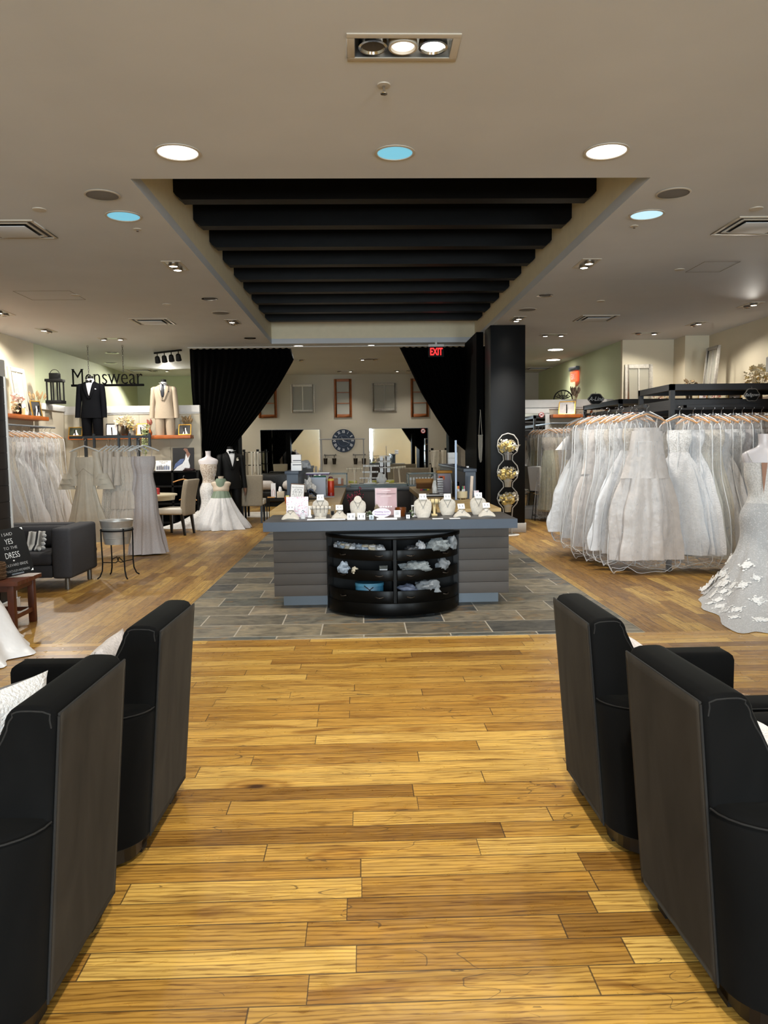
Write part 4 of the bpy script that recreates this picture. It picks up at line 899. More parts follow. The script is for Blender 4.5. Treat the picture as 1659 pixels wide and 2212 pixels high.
t=thing('mailer_box','grey mailer box with an orange handle label in the right organiser','box',(cx(958,10.9),10.86,DZ+.008)); MB().box(-.09,.09,-.05,.05,0,.27).build('carton',M('lilac_grey_box',(150,142,152),.6),t,bevel=.002); MB().box(-.075,.01,-.052,-.05,.185,.235).build('handle_label',M('orange_label',(226,96,30),.5),t); MB().box(-.06,-.02,-.054,-.052,.197,.223).build('handle_hole',BLKM,t)
t=thing('mustard_parcel','flat mustard yellow parcel lying on top of the mailer box','parcel',(cx(960,10.9),10.9,1.183)); MB().box(-.11,.105,-.1,.1,0,.036).build('parcel',M('mustard',(188,130,40),.6),t,bevel=.008)
t=thing('tray_stack','stack of clear plastic trays left of the mailer box','trays',(cx(950,10.6),10.55,DZ)); 
for i in range(7): MB().box(-.04,.04,-.04,.04,.033*i,.033*i+.026).build('tray',M('pale_film',(196,196,200),.3,var=.2,scale=70),t,bevel=.004)
t=thing('ribbon_bundle','tangle of white ribbon hanging by the tray stack on the right desk','ribbon',(cx(941,10.2),10.35,DZ)); crumple('ribbon_tangle',WB,t,(0,0,.09),(.03,.04,.1),6.6,12)
t=thing('steel_pole','slim steel pole rising from the right desk','pole',(cx(985,9.4),9.4,DZ)); MB().box(-.011,.011,-.011,.011,0,.73).build('shaft',M('pole_steel',(120,130,146),.35,.5),t); MB().box(-.03,.03,-.03,.03,0,.006).build('foot',KICK,t)
t=thing('black_cup','black tumbler with a blue rim behind the pen pot','cup',(cx(984,9.9),9.9,DZ)); MB().lathe([(.045,0),(.05,.19),(.046,.2),(.04,.19),(.001,.18)],24).build('cup_body',M('black_gloss',(10,10,12),.2),t,smooth=40)
t=thing('pen_pot','beige footed pot full of colourful markers on the right desk','pot',(cx(998,9.5),9.5,DZ)); MB().lathe([(.05,.012),(.066,.02),(.068,.1),(.062,.1),(.058,.03),(.001,.03)],26).build('pot',M('beige_ceramic',(206,192,158),.5),t,smooth=40)
for k in range(3): MB().tube([(.045*cos(k*2.1),.045*sin(k*2.1),0),(.045*cos(k*2.1),.045*sin(k*2.1),.02)],.006,6).build('foot',M('beige_ceramic',(206,192,158),.5),t)
random.seed(4)
for i,c in enumerate(((214,40,60),(236,208,60),(226,120,60),(60,150,90),(30,34,60),(200,80,120),(226,170,60),(50,110,60))):
    t=thing('marker','%s marker standing in the beige pen pot'%['red','yellow','orange','green','navy','pink','amber','dark green'][i],'marker',(cx(998,9.5)+.04*cos(i*.8+2),9.5+.035*sin(i*.8+2),DZ+.031),0,'markers in the pen pot'); 
    T=TR(rx=random.uniform(-8,8),ry=random.uniform(-14,14)); MB().tube([T@Vector((0,0,0)),T@Vector((0,0,.1))],.007,7).build('barrel',PAPER[0],t); MB().tube([T@Vector((0,0,.1)),T@Vector((0,0,.135))],.0085,7).build('cap',M('cap_%d'%i,c,.4),t)
t=thing('fabric_strip','pale knitted strip standing on the right desk before the ledge','fabric',(cx(1017,9.45),9.45,DZ)); MB().box(-.018,.018,-.008,.008,0,.29,TR(ry=3)).build('strip',M('peach_knit',(216,200,186),.9,var=.1,scale=90),t,bevel=.004)
t=thing('floral_card','small floral leaflet on a clear stand at the right desk end','leaflet',(cx(1028,9.3),9.25,DZ)); MB().box(-.03,.03,-.006,.006,0,.12,TR(rx=-8)).build('leaflet',FLP,t)
for i in range(2):
    t=thing('white_box','white box on the right raised ledge, '+('lower of two' if i==0 else 'upper of two'),'box',(cx(978,12.5,1000),12.55,1.276+.092*i)); MB().box(-.075,.075,-.06,.06,0,.09).build('carton',CARDW,t,bevel=.002)
t=thing('paper_clip','small black clip and paper on the right raised ledge','desk tool',(cx(1000,10.2,1012),10.1,1.276)); MB().box(-.05,.03,-.05,.05,0,.012).build('clip',BLKM,t,bevel=.004); MB().box(.03,.06,-.04,.03,0,.02).build('paper',CARDW,t)
# ================================================================ doorway curtains and the back room
def X(px,Y,py=950): return at(px,py,Y=Y)[0]
def Z(py,Y,px=780): return at(px,py,Y=Y)[2]
VEL=M('black_curtain_cloth',(3,3,3),.95,spec=.05)
YC=16.12
def curtain(label,rows,nf,seed):
    """rows: (z, outer x, inner x); a pleated cloth drawn aside and falling to the floor"""
    t=thing('curtain',label,'curtain',((rows[0][1]+rows[0][2])/2,YC,0),0,'black doorway curtains'); x0=t.location.x
    def tab(z):
        for a,b in zip(rows,rows[1:]):
            if z<=a[0] and z>=b[0]:
                k=(a[0]-z)/(a[0]-b[0]); return a[1]+(b[1]-a[1])*k,a[2]+(b[2]-a[2])*k
        return rows[-1][1:]
    def f(u,v):
        z=rows[0][0]+(rows[-1][0]-rows[0][0])*v; a,b=tab(z); x=a+(b-a)*u
        w=abs(b-a); amp=.03+.02*(1-min(1,w/2.2))
        y=amp*sin(2*PI*nf*u+.6*sin(5*v+seed))+.01*noise.noise((u*20,v*3,seed))
        zz=z+(.012*sin(2*PI*nf*u) if v<.01 else 0)
        return (x-x0,y,zz)
    MB().grid(f,nf*8,50).build('cloth',VEL,t,smooth=True,solid=.006)
    return t
zz=lambda py:Z(py,YC)
curtain('black floor-length curtain drawn to the left of the doorway',[(3.62,X(409,YC,748),X(628,YC,748)),(zz(775),X(410,YC,775),X(635,YC,775)),(zz(830),X(413,YC,830),X(603,YC,830)),(zz(890),X(418,YC,890),X(561,YC,890)),(zz(946),X(421,YC,946),X(516,YC,946)),(zz(985),X(424,YC,985),X(482,YC,985)),(1.15,X(427,YC),X(462,YC)),(.9,X(428,YC),X(466,YC)),(.004,X(428,YC),X(472,YC))],16,1)
curtain('black floor-length curtain drawn to the right behind the pillar',[(3.62,X(1050,YC,745),X(863,YC,748)),(zz(790),X(1052,YC,790),X(882,YC,790)),(zz(850),X(1052,YC,850),X(910,YC,850)),(zz(900),X(1052,YC,900),X(940,YC,900)),(zz(946),X(1052,YC,946),X(970,YC,946)),(zz(975),X(1053,YC,975),X(1003,YC,975)),(zz(1003),X(1054,YC,1003),X(1040,YC,1003)),(1.0,X(1056,YC),X(1044,YC)),(.004,X(1056,YC),X(1042,YC))],14,2)
m=MB().tube([(X(405,YC,745),YC,3.65),(X(1052,YC,745),YC,3.65)],.012,8); tag(m.build('curtain_rail',WHITE,smooth=True),'thin white curtain track across the doorway header','rail')
struct(MB().box(X(500,16.4),X(517,16.4),16.25,16.75,0,2.15).build('wall_stub_left',BLACK))
struct(MB().box(X(968,16.4),X(981,16.4),16.25,16.75,0,2.05).build('wall_stub_right',BLACK))
# exit sign under the header
RED_ON=M('exit_red',(255,40,40),.5,emit=(255,30,30),es=2.2)
t=thing('exit_sign','red EXIT sign in a black box before the right curtain','exit sign',(X(942,15.6,762),15.6,Z(762,15.6)),0)
MB().cbox((0,0,0),(.31,.05,.2)).build('box',BLKM,t,bevel=.004); MB().box(-.155,.155,-.03,.03,.105,.15).build('mounting_plate',WHITE,t); MB().box(-.02,.02,-.02,.02,.15,ZC-t.location.z).build('stem',WHITE,t)
txt('EXIT',.2,RED_ON,t,ext=.003,loc=(0,-.028,0),sx=.62,off=.004)
# old window sashes
GRN=M('old_orange_wood',(138,78,36),.55,var=.2,scale=14); OLDW=M('old_white_paint',(196,190,178),.7,var=.14,scale=30); OLDG=M('old_grey_paint',(158,152,142),.7,var=.15,scale=30)
SASHG=glass('dusty_glass',(190,190,180),.22,.06)
def sash(label,w,h,mat,rows,cols,fw=.07,th=.045,loc=(0,0,0),rz=0,rx=0,grp='old window sashes',cat='window frame',mid=None):
    t=thing('window_sash',label,cat,loc,rz,grp); t.rotation_euler.x=R(rx)
    m=MB().box(-w/2,-w/2+fw,-th,0,0,h).box(w/2-fw,w/2,-th,0,0,h).box(-w/2+fw,w/2-fw,-th,0,0,fw*1.25).box(-w/2+fw,w/2-fw,-th,0,h-fw,h); m.build('frame',mat,t,bevel=.004)
    for i in range(1,rows): z=fw*1.25+(h-2.25*fw)*i/rows; MB().box(-w/2+fw,w/2-fw,-th*.8,-th*.2,z-.012,z+.012).build('glazing_bar',mat,t)
    for i in range(1,cols): x=-w/2+w*i/cols; MB().box(x-.014,x+.014,-th*.8,-th*.2,fw*1.25,h-fw).build('glazing_bar',mat,t)
    MB().box(-w/2+fw,w/2-fw,-th*.55,-th*.45,fw*1.25,h-fw).build('pane',SASHG,t)
    return t
YW=YB-.005
def wsash(px0,px1,py0,py1,mat,r,c,lb,fw):
    x0,x1=X(px0,YW,(py0+py1)/2),X(px1,YW,(py0+py1)/2); z1,z0=Z(py0,YW,px0),Z(py1,YW,px0); sash(lb,x1-x0,z1-z0,mat,r,c,fw,loc=((x0+x1)/2,YW,z0))
wsash(558,598,817,903,GRN,3,1,'orange wooden sash of three panes half covered by the left curtain',.075)
wsash(628,680,831,892,OLDW,1,2,'white two-pane sash on the back wall, left of the middle wooden one',.065)
wsash(722,760,819,902,GRN,3,1,'orange wooden sash of three panes in the middle above the clock',.075)
wsash(803,857,828,889,OLDG,1,2,'greyish two-pane sash on the back wall, right of the middle wooden one',.065)
wsash(887,926,818,901,GRN,3,1,'orange wooden sash of three panes half covered by the right curtain',.075)
# clock
t=thing('wall_clock','round navy wall clock with white roman numerals on the back wall','clock',(X(742,YW,952),YW,Z(952,YW,742))); rr=.39
MB().lathe([(rr*.84,.0),(rr*.84,-.02),(rr*.9,-.055),(rr*.97,-.05),(rr,-.02),(rr,0)],48,cap=False,T=Matrix.Rotation(R(-90),4,'X')@Matrix.Scale(-1,4,(0,0,1))).build('rim',BLK,t,smooth=True)
MB().lathe([(.001,.012),(rr*.86,.012),(rr*.86,.002),(.001,.002)],48,T=Matrix.Rotation(R(90),4,'X')).build('face',M('navy_face',(18,28,46),.4,spec=.2),t)
CLW=M('clock_white',(220,222,226),.5)
for i,s in enumerate(['XII','I','II','III','IIII','V','VI','VII','VIII','IX','X','XI']):
    a=PI/2-2*PI*i/12; o=txt(s,.12,CLW,t,'numeral',.001,sx=.62); o.data.transform(Matrix.Translation((rr*.66*cos(a),-.014,rr*.66*sin(a)))@Matrix.Rotation(-(a-PI/2),4,'Y'))
for a,l,nm in ((R(-22),.27,'minute_hand'),(R(118),.17,'hour_hand')): MB().add([(-.03*cos(a)-.006*sin(a),-.02,-.03*sin(a)+.006*cos(a)),(-.03*cos(a)+.006*sin(a),-.02,-.03*sin(a)-.006*cos(a)),(l*cos(a),-.02,l*sin(a))],[(0,1,2)]).build(nm,CLW,t,solid=.003)
m=MB(); m.tube([(rr*.42*cos(a),-.014,rr*.42*sin(a)) for a in [2*PI*k/40 for k in range(40)]],.004,5,closed=True); m.build('inner_ring',M('navy_ring',(70,86,110),.4),t)
# mirrors
MIR=M('mirror_silver',(235,238,238),.02,1)
def mirror(px0,px1,py0,py1,Y,lb):
    x0,x1=X(px0,Y,py0),X(px1,Y,py0); z1,z0=Z(py0,Y,(px0+px1)/2),Z(py1,Y,(px0+px1)/2)
    t=thing('wall_mirror',lb,'mirror',((x0+x1)/2,Y,z0)); w=(x1-x0)/2
    MB().box(-w,w,-.02,0,0,z1-z0).build('backing',KICK,t); MB().box(-w+.008,w-.008,-.022,-.0205,.008,z1-z0-.008).build('mirror_glass',MIR,t); return t
tm=mirror(562,691,928,1040,YW,'large frameless mirror on the back wall left of the clock'); tm2=mirror(797,924,925,1040,YW,'large frameless mirror on the back wall right of the clock')
def nophoto(loc,lb,r=.07):
    t=thing('no_photo_sign',lb,'sticker',loc); T=Matrix.Rotation(R(90),4,'X')
    MB().lathe([(r*.8,0),(r,0),(r,.003),(r*.8,.003)],28,cap=False,T=T).build('red_ring',M('sign_red',(196,52,44),.5),t); MB().lathe([(.001,0),(r*.8,0),(r*.8,.002),(.001,.002)],28,T=T).build('disc',CARDW,t)
    MB().box(-r*.45,r*.45,-.004,-.002,-r*.3,r*.3).build('camera_mark',INK,t); o=MB().box(-r*.85,r*.85,-.006,-.004,-.006,.006,TR(ry=-42)).build('slash',MATS['sign_red'],t)
nophoto((X(914,YW-.03,931),YW-.026,Z(931,YW-.03,914)),'round no-photography sticker at the top of the right back mirror')
# pot sconces
def potbar(px0,px1,cups,lb):
    Y=YW-.1; x0,x1=X(px0,Y,983),X(px1,Y,983); z=Z(983,Y,740); t=thing('hanging_pot_rail',lb,'wall planter',((x0+x1)/2,YW,z),0,'dark wall rails with hanging pots')
    MB().box((x0-x1)/2,(x1-x0)/2,-.1,-.08,-.012,.012).build('bar',BRZ,t)
    for s in (-1,1): MB().box(s*(x1-x0)*.45-.01,s*(x1-x0)*.45+.01,-.09,0,-.01,.03).build('bracket',BRZ,t)
    for c in cups:
        cxx=X(c,Y,990)-t.location.x; zt=Z(990,Y,c)-z; zb=Z(1003,Y,c)-z
        p=MB().lathe([(.045,zb),(.062,zt),(.056,zt),(.04,zb+.01),(.001,zb+.01)],20,(cxx,-.09,0)).build('pot',BRZ,t,smooth=40); MB().tube([(cxx,-.09,0),(cxx,-.09,zt+.01)],.008,6).build('hook',BRZ,p)
potbar(700,726,(703,722),'dark wall rail with two hanging pots below the clock on the left'); potbar(762,790,(768,786),'dark wall rail with two hanging pots below the clock on the right')
# ladder racks with scarves
def ladder(px0,px1,pyt,lb,cloths,Y=21.6):
    x0,x1=X(px0,Y,1000),X(px1,Y,1000); zt=Z(pyt,Y,px0); w=(x1-x0)/2; t=thing('ladder_rack',lb,'rack',((x0+x1)/2,Y,0),0,'black ladder racks by the back wall')
    for s in (-1,1): MB().box(s*w*.8-.035,s*w*.8+.035,-.03,.03,0,zt).build('rail',BLKM,t)
    for i in range(5): MB().tube([(-w*1.15,-.03,zt-.08-.36*i),(w*1.15,-.03,zt-.08-.36*i)],.013,8).build('rung',BLKM,t)
    return t,zt,w
def scarf(x,y,ztop,w,ln,lb,mat,seed,grp):
    t=thing('hanging_scarf',lb,'scarf',(x,y,ztop),0,grp)
    def f(u,v): return ((u-.5)*w*(1-.25*v)+.012*noise.noise((u*3,v*5,seed)),-.02-.012*sin(u*9+v*2+seed)-.01*v,.016-v*ln*(1-.1*abs(u-.5)))
    MB().grid(f,10,14).build('cloth',mat,t,smooth=True,solid=.008)
t1,zt,w=ladder(524,561,971,'black ladder rack with narrow white sashes at the left of the back wall',0)
LX=t1.location.x; SW=M('white_sash',(206,202,192),.8); SG=M('grey_sash',(140,132,118),.8); SI=M('ivory_scarf',(214,206,190),.85,var=.08,scale=40)
for i,(dx,ln,mt,lb) in enumerate(((-.22,1.0,SG,'grey narrow sash, leftmost on the left ladder rack'),(-.1,.7,SG,'thin grey cord on the left ladder rack'),(.03,1.05,SW,'white sash in the middle of the left ladder rack'),(.12,.6,SW,'short white sash on the left ladder rack'),(.2,1.05,SW,'white sash, rightmost on the left ladder rack'))): scarf(LX+dx,21.54,zt-.08,.06,ln,lb,mt,i,'narrow sashes on the left ladder rack')
t2,zt,w=ladder(930,967,968,'black ladder rack with ivory scarves at the right of the back wall',0)
LX=t2.location.x
for i,(dx,zo,ww,ln,lb) in enumerate(((-.12,.08,.26,.5,'wide ivory scarf, top left on the right ladder rack'),(.13,.08,.17,.62,'ivory scarf, top right on the right ladder rack'),(-.14,.44,.06,.55,'fringed ivory sash, left on the middle rung of the right ladder'),(-.04,.44,.06,.55,'fringed ivory sash, centre on the middle rung of the right ladder'),(.06,.44,.06,.55,'fringed ivory sash, right on the middle rung of the right ladder'),(-.1,.8,.2,.5,'ivory scarf on the low rung of the right ladder, left'),(.14,.8,.18,.5,'ivory scarf on the low rung of the right ladder, right'))): scarf(LX+dx,21.54,zt-zo,ww,ln,lb,SI,i+9,'ivory scarves on the right ladder rack')
# black bench sofa with white bolsters
t=thing('bench_sofa','black leather bench sofa against the back wall under the left mirror','sofa',(X(612,21),21.2,0)); LEA=M('black_leather',(16,16,17),.35,bump=.2,bscale=30)
x0,x1=X(556,21)-t.location.x,X(660,21)-t.location.x
MB().box(x0,x1,-.4,.3,.12,.42).build('seat',LEA,t,bevel=.04,seg=3); MB().box(x0,x1,.2,.42,.4,.88).build('backrest',LEA,t,bevel=.05,seg=3); MB().box(x0+.05,x1-.05,-.35,.35,.002,.13).build('plinth',BLKM,t)
for i,(px,lb) in enumerate(((566,'striped white bolster pillow, left on the black bench sofa'),(632,'white bolster pillow with dark bow, right on the black bench sofa'))):
    t=thing('bolster_pillow',lb,'pillow',(X(px,20.95),20.95,.57)); m=MB(); m.lathe([(.02,-.3),(.09,-.27),(.13,-.2),(.135,0),(.13,.2),(.09,.27),(.02,.3)],20,T=TR(ry=90)); m.build('cover',PATT,t,smooth=True)
    if i: MB().cbox((0,-.13,0),(.16,.03,.04)).build('bow',BLKM,t)
# chrome garment rail
RAILS=M('brushed_rail',(176,178,182),.35,.3)
t=thing('garment_rail','thin chrome garment rail standing before the clock','garment rack',(X(739,18.5),18.5,0)); x0,x1=X(694,18.5)-t.location.x,X(785,18.5)-t.location.x; zr=Z(948,18.5)
MB().tube([(x0-.04,0,zr),(x1+.04,0,zr)],.014,8).build('top_bar',RAILS,t)
for x in (x0,x1): MB().tube([(x,0,.03),(x,0,zr)],.012,8).build('upright',RAILS,t); MB().tube([(x,-.25,.02),(x,.25,.02)],.014,8).build('foot_bar',CHROME,t)
# dining chairs
LINC=M('beige_linen_chair',(158,148,130),.85,var=.06,scale=40,bump=.2,bscale=160); PALEC=M('pale_chair_leather',(206,202,192),.5); LEGB=M('black_chair_leg',(10,9,8),.4)
def make_chair(label,group='upholstered dining chairs'):
    t=thing('dining_chair',label,'chair',(0,0,0),0,group)   # faces +y; back towards -y
    MB().box(-.25,.25,-.22,.26,.38,.5).build('seat',PALEC,t,bevel=.03,seg=3)
    m=MB(); m.loft([[(-w,-.25-.1*k*k-.03,z),(w,-.25-.1*k*k-.03,z),(w,-.18-.1*k*k,z),(-w,-.18-.1*k*k,z)] for k,z,w in [(i/6,.36+.66*i/6,.225+.035*(i/6)**1.5) for i in range(7)]])
    m.build('backrest',LINC,t,bevel=.025,seg=3,ang=50)
    for sx,sy,kx,ky in ((-.2,.2,0,0),(.2,.2,0,0),(-.2,-.2,-.0,-.05),(.2,-.2,.0,-.05)):
        MB().loft([[(sx+a*.018+kx,sy+b*.018+ky,0) for a,b in ((-1,-1),(1,-1),(1,1),(-1,1))],[(sx+a*.026,sy+b*.026,.39) for a,b in ((-1,-1),(1,-1),(1,1),(-1,1))]]).build('leg',LEGB,t)
    return t
CH=make_chair('beige linen dining chair seen from behind in the doorway, left of the island'); CH.location=(X(545,16.3,1080),16.45,0); CH.rotation_euler.z=R(0)
dup(CH,(X(905,20.4),20.4,0),-4,'beige dining chair facing the right back mirror, right one of two')
dup(CH,(X(866,20.4),20.45,0),5,'beige dining chair facing the right back mirror, left one of two')
dup(CH,(X(1040,17.4,1060),17.4,0),14,'beige dining chair half hidden behind the right ledge by the curtain')
dup(CH,(X(508,17.3,1090),17.6,0),-10,'beige dining chair glimpsed behind the dark suit in the doorway')
# rug and small table
RUGW=M('cowhide_rug',(206,200,194),.9,var=.25,scale=2.5)
m=MB().loft([[(1.0*(1+.25*noise.noise((cos(a)*1.4,sin(a)*1.4,2)))*cos(a),.75*(1+.3*noise.noise((cos(a),sin(a),5)))*sin(a),z) for a in [2*PI*k/40 for k in range(40)]] for z in (.002,.012)]); tag(m.build('rug',RUGW),'white hide rug on the wood floor behind the doorway chair','rug').location=(X(548,18.4,1112)+.1,18.3,0)
t=thing('side_table','small black side table with thin legs behind the left oak desk','side table',(X(598,15.2,1075),15.3,0)); MB().box(-.2,.2,-.2,.2,.58,.6).build('tabletop',BLKM,t)
for sx in (-1,1):
    for sy in (-1,1): MB().box(sx*.19-.01,sx*.19+.01,sy*.19-.01,sy*.19+.01,0,.58).build('leg',BLKM,t)
t=thing('brochure','tall white brochure with a pink arch standing on the small black table','brochure',(X(590,15.2,1060),15.25,.6)); MB().box(-.045,.045,-.015,.015,0,.28).build('sheet',CARDW,t); MB().tube([(-.025,-.018,.03),(-.025,-.018,.12),(0,-.018,.17),(.025,-.018,.12),(.025,-.018,.03)],.003,5).build('arch_print',M('rose_ink',(190,110,110),.6),t)
t=thing('tissue_box','pale wooden tissue box on the small black table','tissue box',(X(606,15.1,1065),15.15,.6)); MB().box(-.07,.07,-.06,.06,0,.12).build('box',M('pale_birch',(206,192,170),.6),t,bevel=.004); crumple('tissue',CARDW,t,(-.01,0,.15),(.03,.03,.06),5.2,10)
tag(MB().box(-.07,.07,-.03,.03,0,.02).build('small_tray',M('amber_tray',(196,140,70),.5)),'small amber tray at the front edge of the black side table','tray').location=(X(585,15.05,1074),15.12,.6)
# ================================================================ gowns, hangers, garment bags
HANGW=M('hanger_wood',(188,134,74),.45,var=.12,scale=20); HOOK=M('hook_metal',(170,170,172),.25,1); HANGC=M('clear_hanger',(210,214,216),.2)
BAGP=plastic('clear_garment_plastic',(236,238,242),.06)
SEAMW=M('bag_piping',(226,228,230),.5)
SATIN=M('white_satin',(226,226,228),.3,var=.04,scale=5,sheen=.2,bump=.5,bscale=7)
TULLEW=M('white_tulle',(216,216,218),.8,var=.06,scale=24,sheen=.3,bump=.3,bscale=60)
IVORY=M('ivory_silk',(214,206,190),.5,var=.06,scale=10,sheen=.2,bump=.35,bscale=9)
CHAMP=M('champagne_silk',(206,199,195),.36,var=.08,scale=10,sheen=.2,bump=.6,bscale=8)
LACEW=lace('white_lace',(232,232,232),(206,204,203),80)
LACEI=lace('ivory_lace',(224,216,204),(200,191,178),90)
BLUSH=M('blush_chiffon',(212,202,190),.75,var=.06,scale=20,sheen=.3)
GREYG=M('grey_sparkle',(186,178,177),.45,var=.14,scale=120)
def skirt_rings(prof,nf,seed,n=72,amp=.16,tr=0,ta=0,cx_=None,sq=2.0,te=1.6):
    """prof: (z, rx, ry[, fold]) from the top down; folds deepen towards the hem"""
    rnd=random.Random(seed); ph=[rnd.uniform(0,6.28) for _ in range(4)]; rings=[]; L_=len(prof)
    ztop,zbot=prof[0][0],prof[-1][0]
    for i,p in enumerate(prof):
        z,rx,ry=p[:3]; fo=p[3] if len(p)>3 else amp*max(0,(ztop-z)/(ztop-zbot))**1.2
        r=[]
        for j in range(n):
            a=2*PI*j/n
            k=1+fo*(.6*sin(nf*a+ph[0]+.9*sin(2*a+ph[1]))+.3*sin((nf*2+1)*a+ph[2]))+fo*.9*noise.noise((cos(a)*2.2,sin(a)*2.2,z*2.2+seed))+min(.05,fo)*.9*noise.noise((cos(a)*6,sin(a)*6,z*5+seed))
            c,s=cos(a),sin(a)
            e=0
            if tr and len(p)>4: e=p[4]*max(0,cos(a-ta))**te
            x=rx*k*math.copysign(abs(c)**(2/sq),c)+e*cos(ta); y=ry*k*math.copysign(abs(s)**(2/sq),s)+e*sin(ta)
            r.append((x,y,z+ (.012*noise.noise((a*2,seed,1)) if i==L_-1 and zbot<-.1 else 0)))
        rings.append(r)
    return rings
def smooth_prof(keys,n=26):
    """keys: rows of numbers, first one z, joined by a smooth spline to n+1 rows"""
    z0,z1=keys[0][0],keys[-1][0]; out=[]; K=len(keys)
    for i in range(n+1):
        z=z0+(z1-z0)*i/n
        q=next((q for q in range(K-1) if keys[q][0]>=z-1e-9>=keys[q+1][0]-2e-9),K-2)
        a,b=keys[q],keys[q+1]; p=keys[q-1] if q>0 else a; d=keys[q+2] if q+2<K else b
        k=(a[0]-z)/max(1e-9,a[0]-b[0]); h=a[0]-b[0]; row=[z]
        for c in range(1,len(a)):
            m0=(b[c]-p[c])/max(1e-6,p[0]-b[0])*h; m1=(d[c]-a[c])/max(1e-6,a[0]-d[0])*h
            row.append((2*k**3-3*k*k+1)*a[c]+(k**3-2*k*k+k)*m0+(-2*k**3+3*k*k)*b[c]+(k**3-k*k)*m1)
        out.append(tuple(row))
    return out
def make_hanging_gown(label,seed,kind,bodm,skm,ln=1.72,bag=True,flare=.34,group=None,hang='wood',sleeves=False,straps=True,name='hanging_gown'):
    """origin at the rail; the gown hangs below with its wide side along local x"""
    rnd=random.Random(seed); t=thing(name,label,'wedding dress',(0,0,0),0,group)
    hz=-.1
    hm=HANGW if hang=='wood' else HANGC
    MB().tube([(-.21,0,hz-.085),(-.15,.0,hz-.055),(-.06,0,hz-.02),(0,0,hz),(.06,0,hz-.02),(.15,0,hz-.055),(.21,0,hz-.085)],.011,8).build('hanger',hm,t,smooth=True)
    MB().tube([(0,0,hz)]+[(.022*cos(a),0,.0+.0*a+.022*sin(a)-.004) for a in [-PI/2+PI*1.35*k/10 for k in range(11)]],.0028,6).build('hook',HOOK,t,smooth=True)
    zt=hz-.16; zw=hz-.42
    if kind=='slim': keys=[(zt,.15,.06,.02),(zt-.12,.155,.075,.03),(zw,.115,.06,.03),(zw-.25,.155,.085,.05),(zw-.6,.17,.09,.1),(-ln,flare*.75,.12,.18)]
    elif kind=='ball': keys=[(zt,.145,.06,.02),(zt-.12,.15,.075,.03),(zw,.11,.06,.04),(zw-.18,.2,.1,.1),(zw-.6,flare*.9,.14,.16),(-ln+.3,flare*1.0,.15,.26),(-ln,flare*1.04,.14,.32)]
    else: keys=[(zt,.14,.06,.02),(zt-.12,.15,.07,.03),(zw,.11,.06,.04),(zw-.5,flare*.62,.11,.14),(-ln,flare,.14,.2)]
    pr=smooth_prof(keys,28); cut=next(i for i,p in enumerate(pr) if p[0]<=zw+.01)
    rg=skirt_rings(pr,rnd.choice((7,8,9,10)),seed,88,.24)
    MB().loft(rg[:cut+1],cap=False).build('bodice',bodm,t,smooth=True)
    MB().loft(rg[cut:],cap=False).build('skirt',skm,t,smooth=True)
    if straps:
        m=MB()
        for s in (-1,1): m.tube([(s*.1,-.045,zt),(s*.115,0,hz-.05),(s*.1,.045,zt)],.007,5,flat=.5)
        m.build('straps',bodm,t)
    if sleeves:
        for s in (-1,1):
            MB().loft([ell(s*(.15+.05*k),0,hz-.08-.5*k,.05+.05*k*k,.04+.03*k,12) for k in [i/7 for i in range(8)]],cap=False).build('sleeve',bodm,t,smooth=True)
    if bag:
        fb=flare+.05
        keys=[(hz+.03,.03,.02),(hz-.03,.15,.045),(hz-.1,.225,.065),(hz-.2,.24,.08),(-.8,.26,.11),(-1.3,max(.27,fb*.9),.16),(-ln-.06,fb,.17),(-ln-.12,fb*.9,.1)]
        pr=smooth_prof(keys,26); rg=[]
        ph=rnd.uniform(0,6)
        for z,rx,ry in pr:
            d=max(0,(-z-.3)/ln)
            rg.append([(rx*cos(a)*(1+.06*d*sin(5*a+ph+z*3)),ry*sin(a)*(1+.35*d*sin(7*a+ph*2+z*2)),z+((.035*sin(3*a+ph)+.05*noise.noise((cos(a)*2,sin(a)*2,seed))) if z<-ln-.1 else 0)) for a in [2*PI*j/40 for j in range(40)]])
        b=MB().loft(rg,cap=False).build('garment_bag',BAGP,t,smooth=True)
        for s in (0,20): MB().tube([Vector(r[s])*1.0 for r in rg],.0055,5).build('bag_seam',SEAMW,b,smooth=True)
        MB().tube([rg[-1][j] for j in range(40)],.003,5,closed=True).build('bag_hem',SEAMW,b,smooth=True)
        if seed%2: MB().tube([Vector(r[30])+Vector((0,-.003,0)) for r in rg[3:]],.005,5).build('zip',SEAMW,b,smooth=True)
        if seed%3==0: 
            z=hz-.33; w=.075; MB().tube([(-w-.04,-.1,z),(w-.04,-.1,z),(w-.04,-.1,z-.17),(-w-.04,-.1,z-.17)],.0035,5,closed=True).build('card_pocket',SEAMW,b)
    return t
def run(protos,places,labels,group):
    """places: (x, y, z, turn, prototype index, scale)"""
    used=set()
    for (x,y,z,rz,k,sc),lb in zip(places,labels):
        p=protos[k]
        if k not in used and not p.get('placed'):
            p.location=(x,y,z); p.rotation_euler.z=R(rz); p['label']=lb; p['group']=group; p.scale=sc; used.add(k); p['placed']=1
        else: dup(p,(x,y,z),rz,lb,group,sc)
GP=[make_hanging_gown('gown',1,'ball',LACEW,TULLEW),make_hanging_gown('gown',2,'aline',LACEI,IVORY,flare=.3),make_hanging_gown('gown',3,'slim',LACEW,LACEW,flare=.36),
    make_hanging_gown('gown',4,'ball',SATIN,SATIN,flare=.36),make_hanging_gown('gown',5,'aline',CHAMP,CHAMP,flare=.34),make_hanging_gown('gown',6,'slim',GREYG,GREYG,flare=.3)]
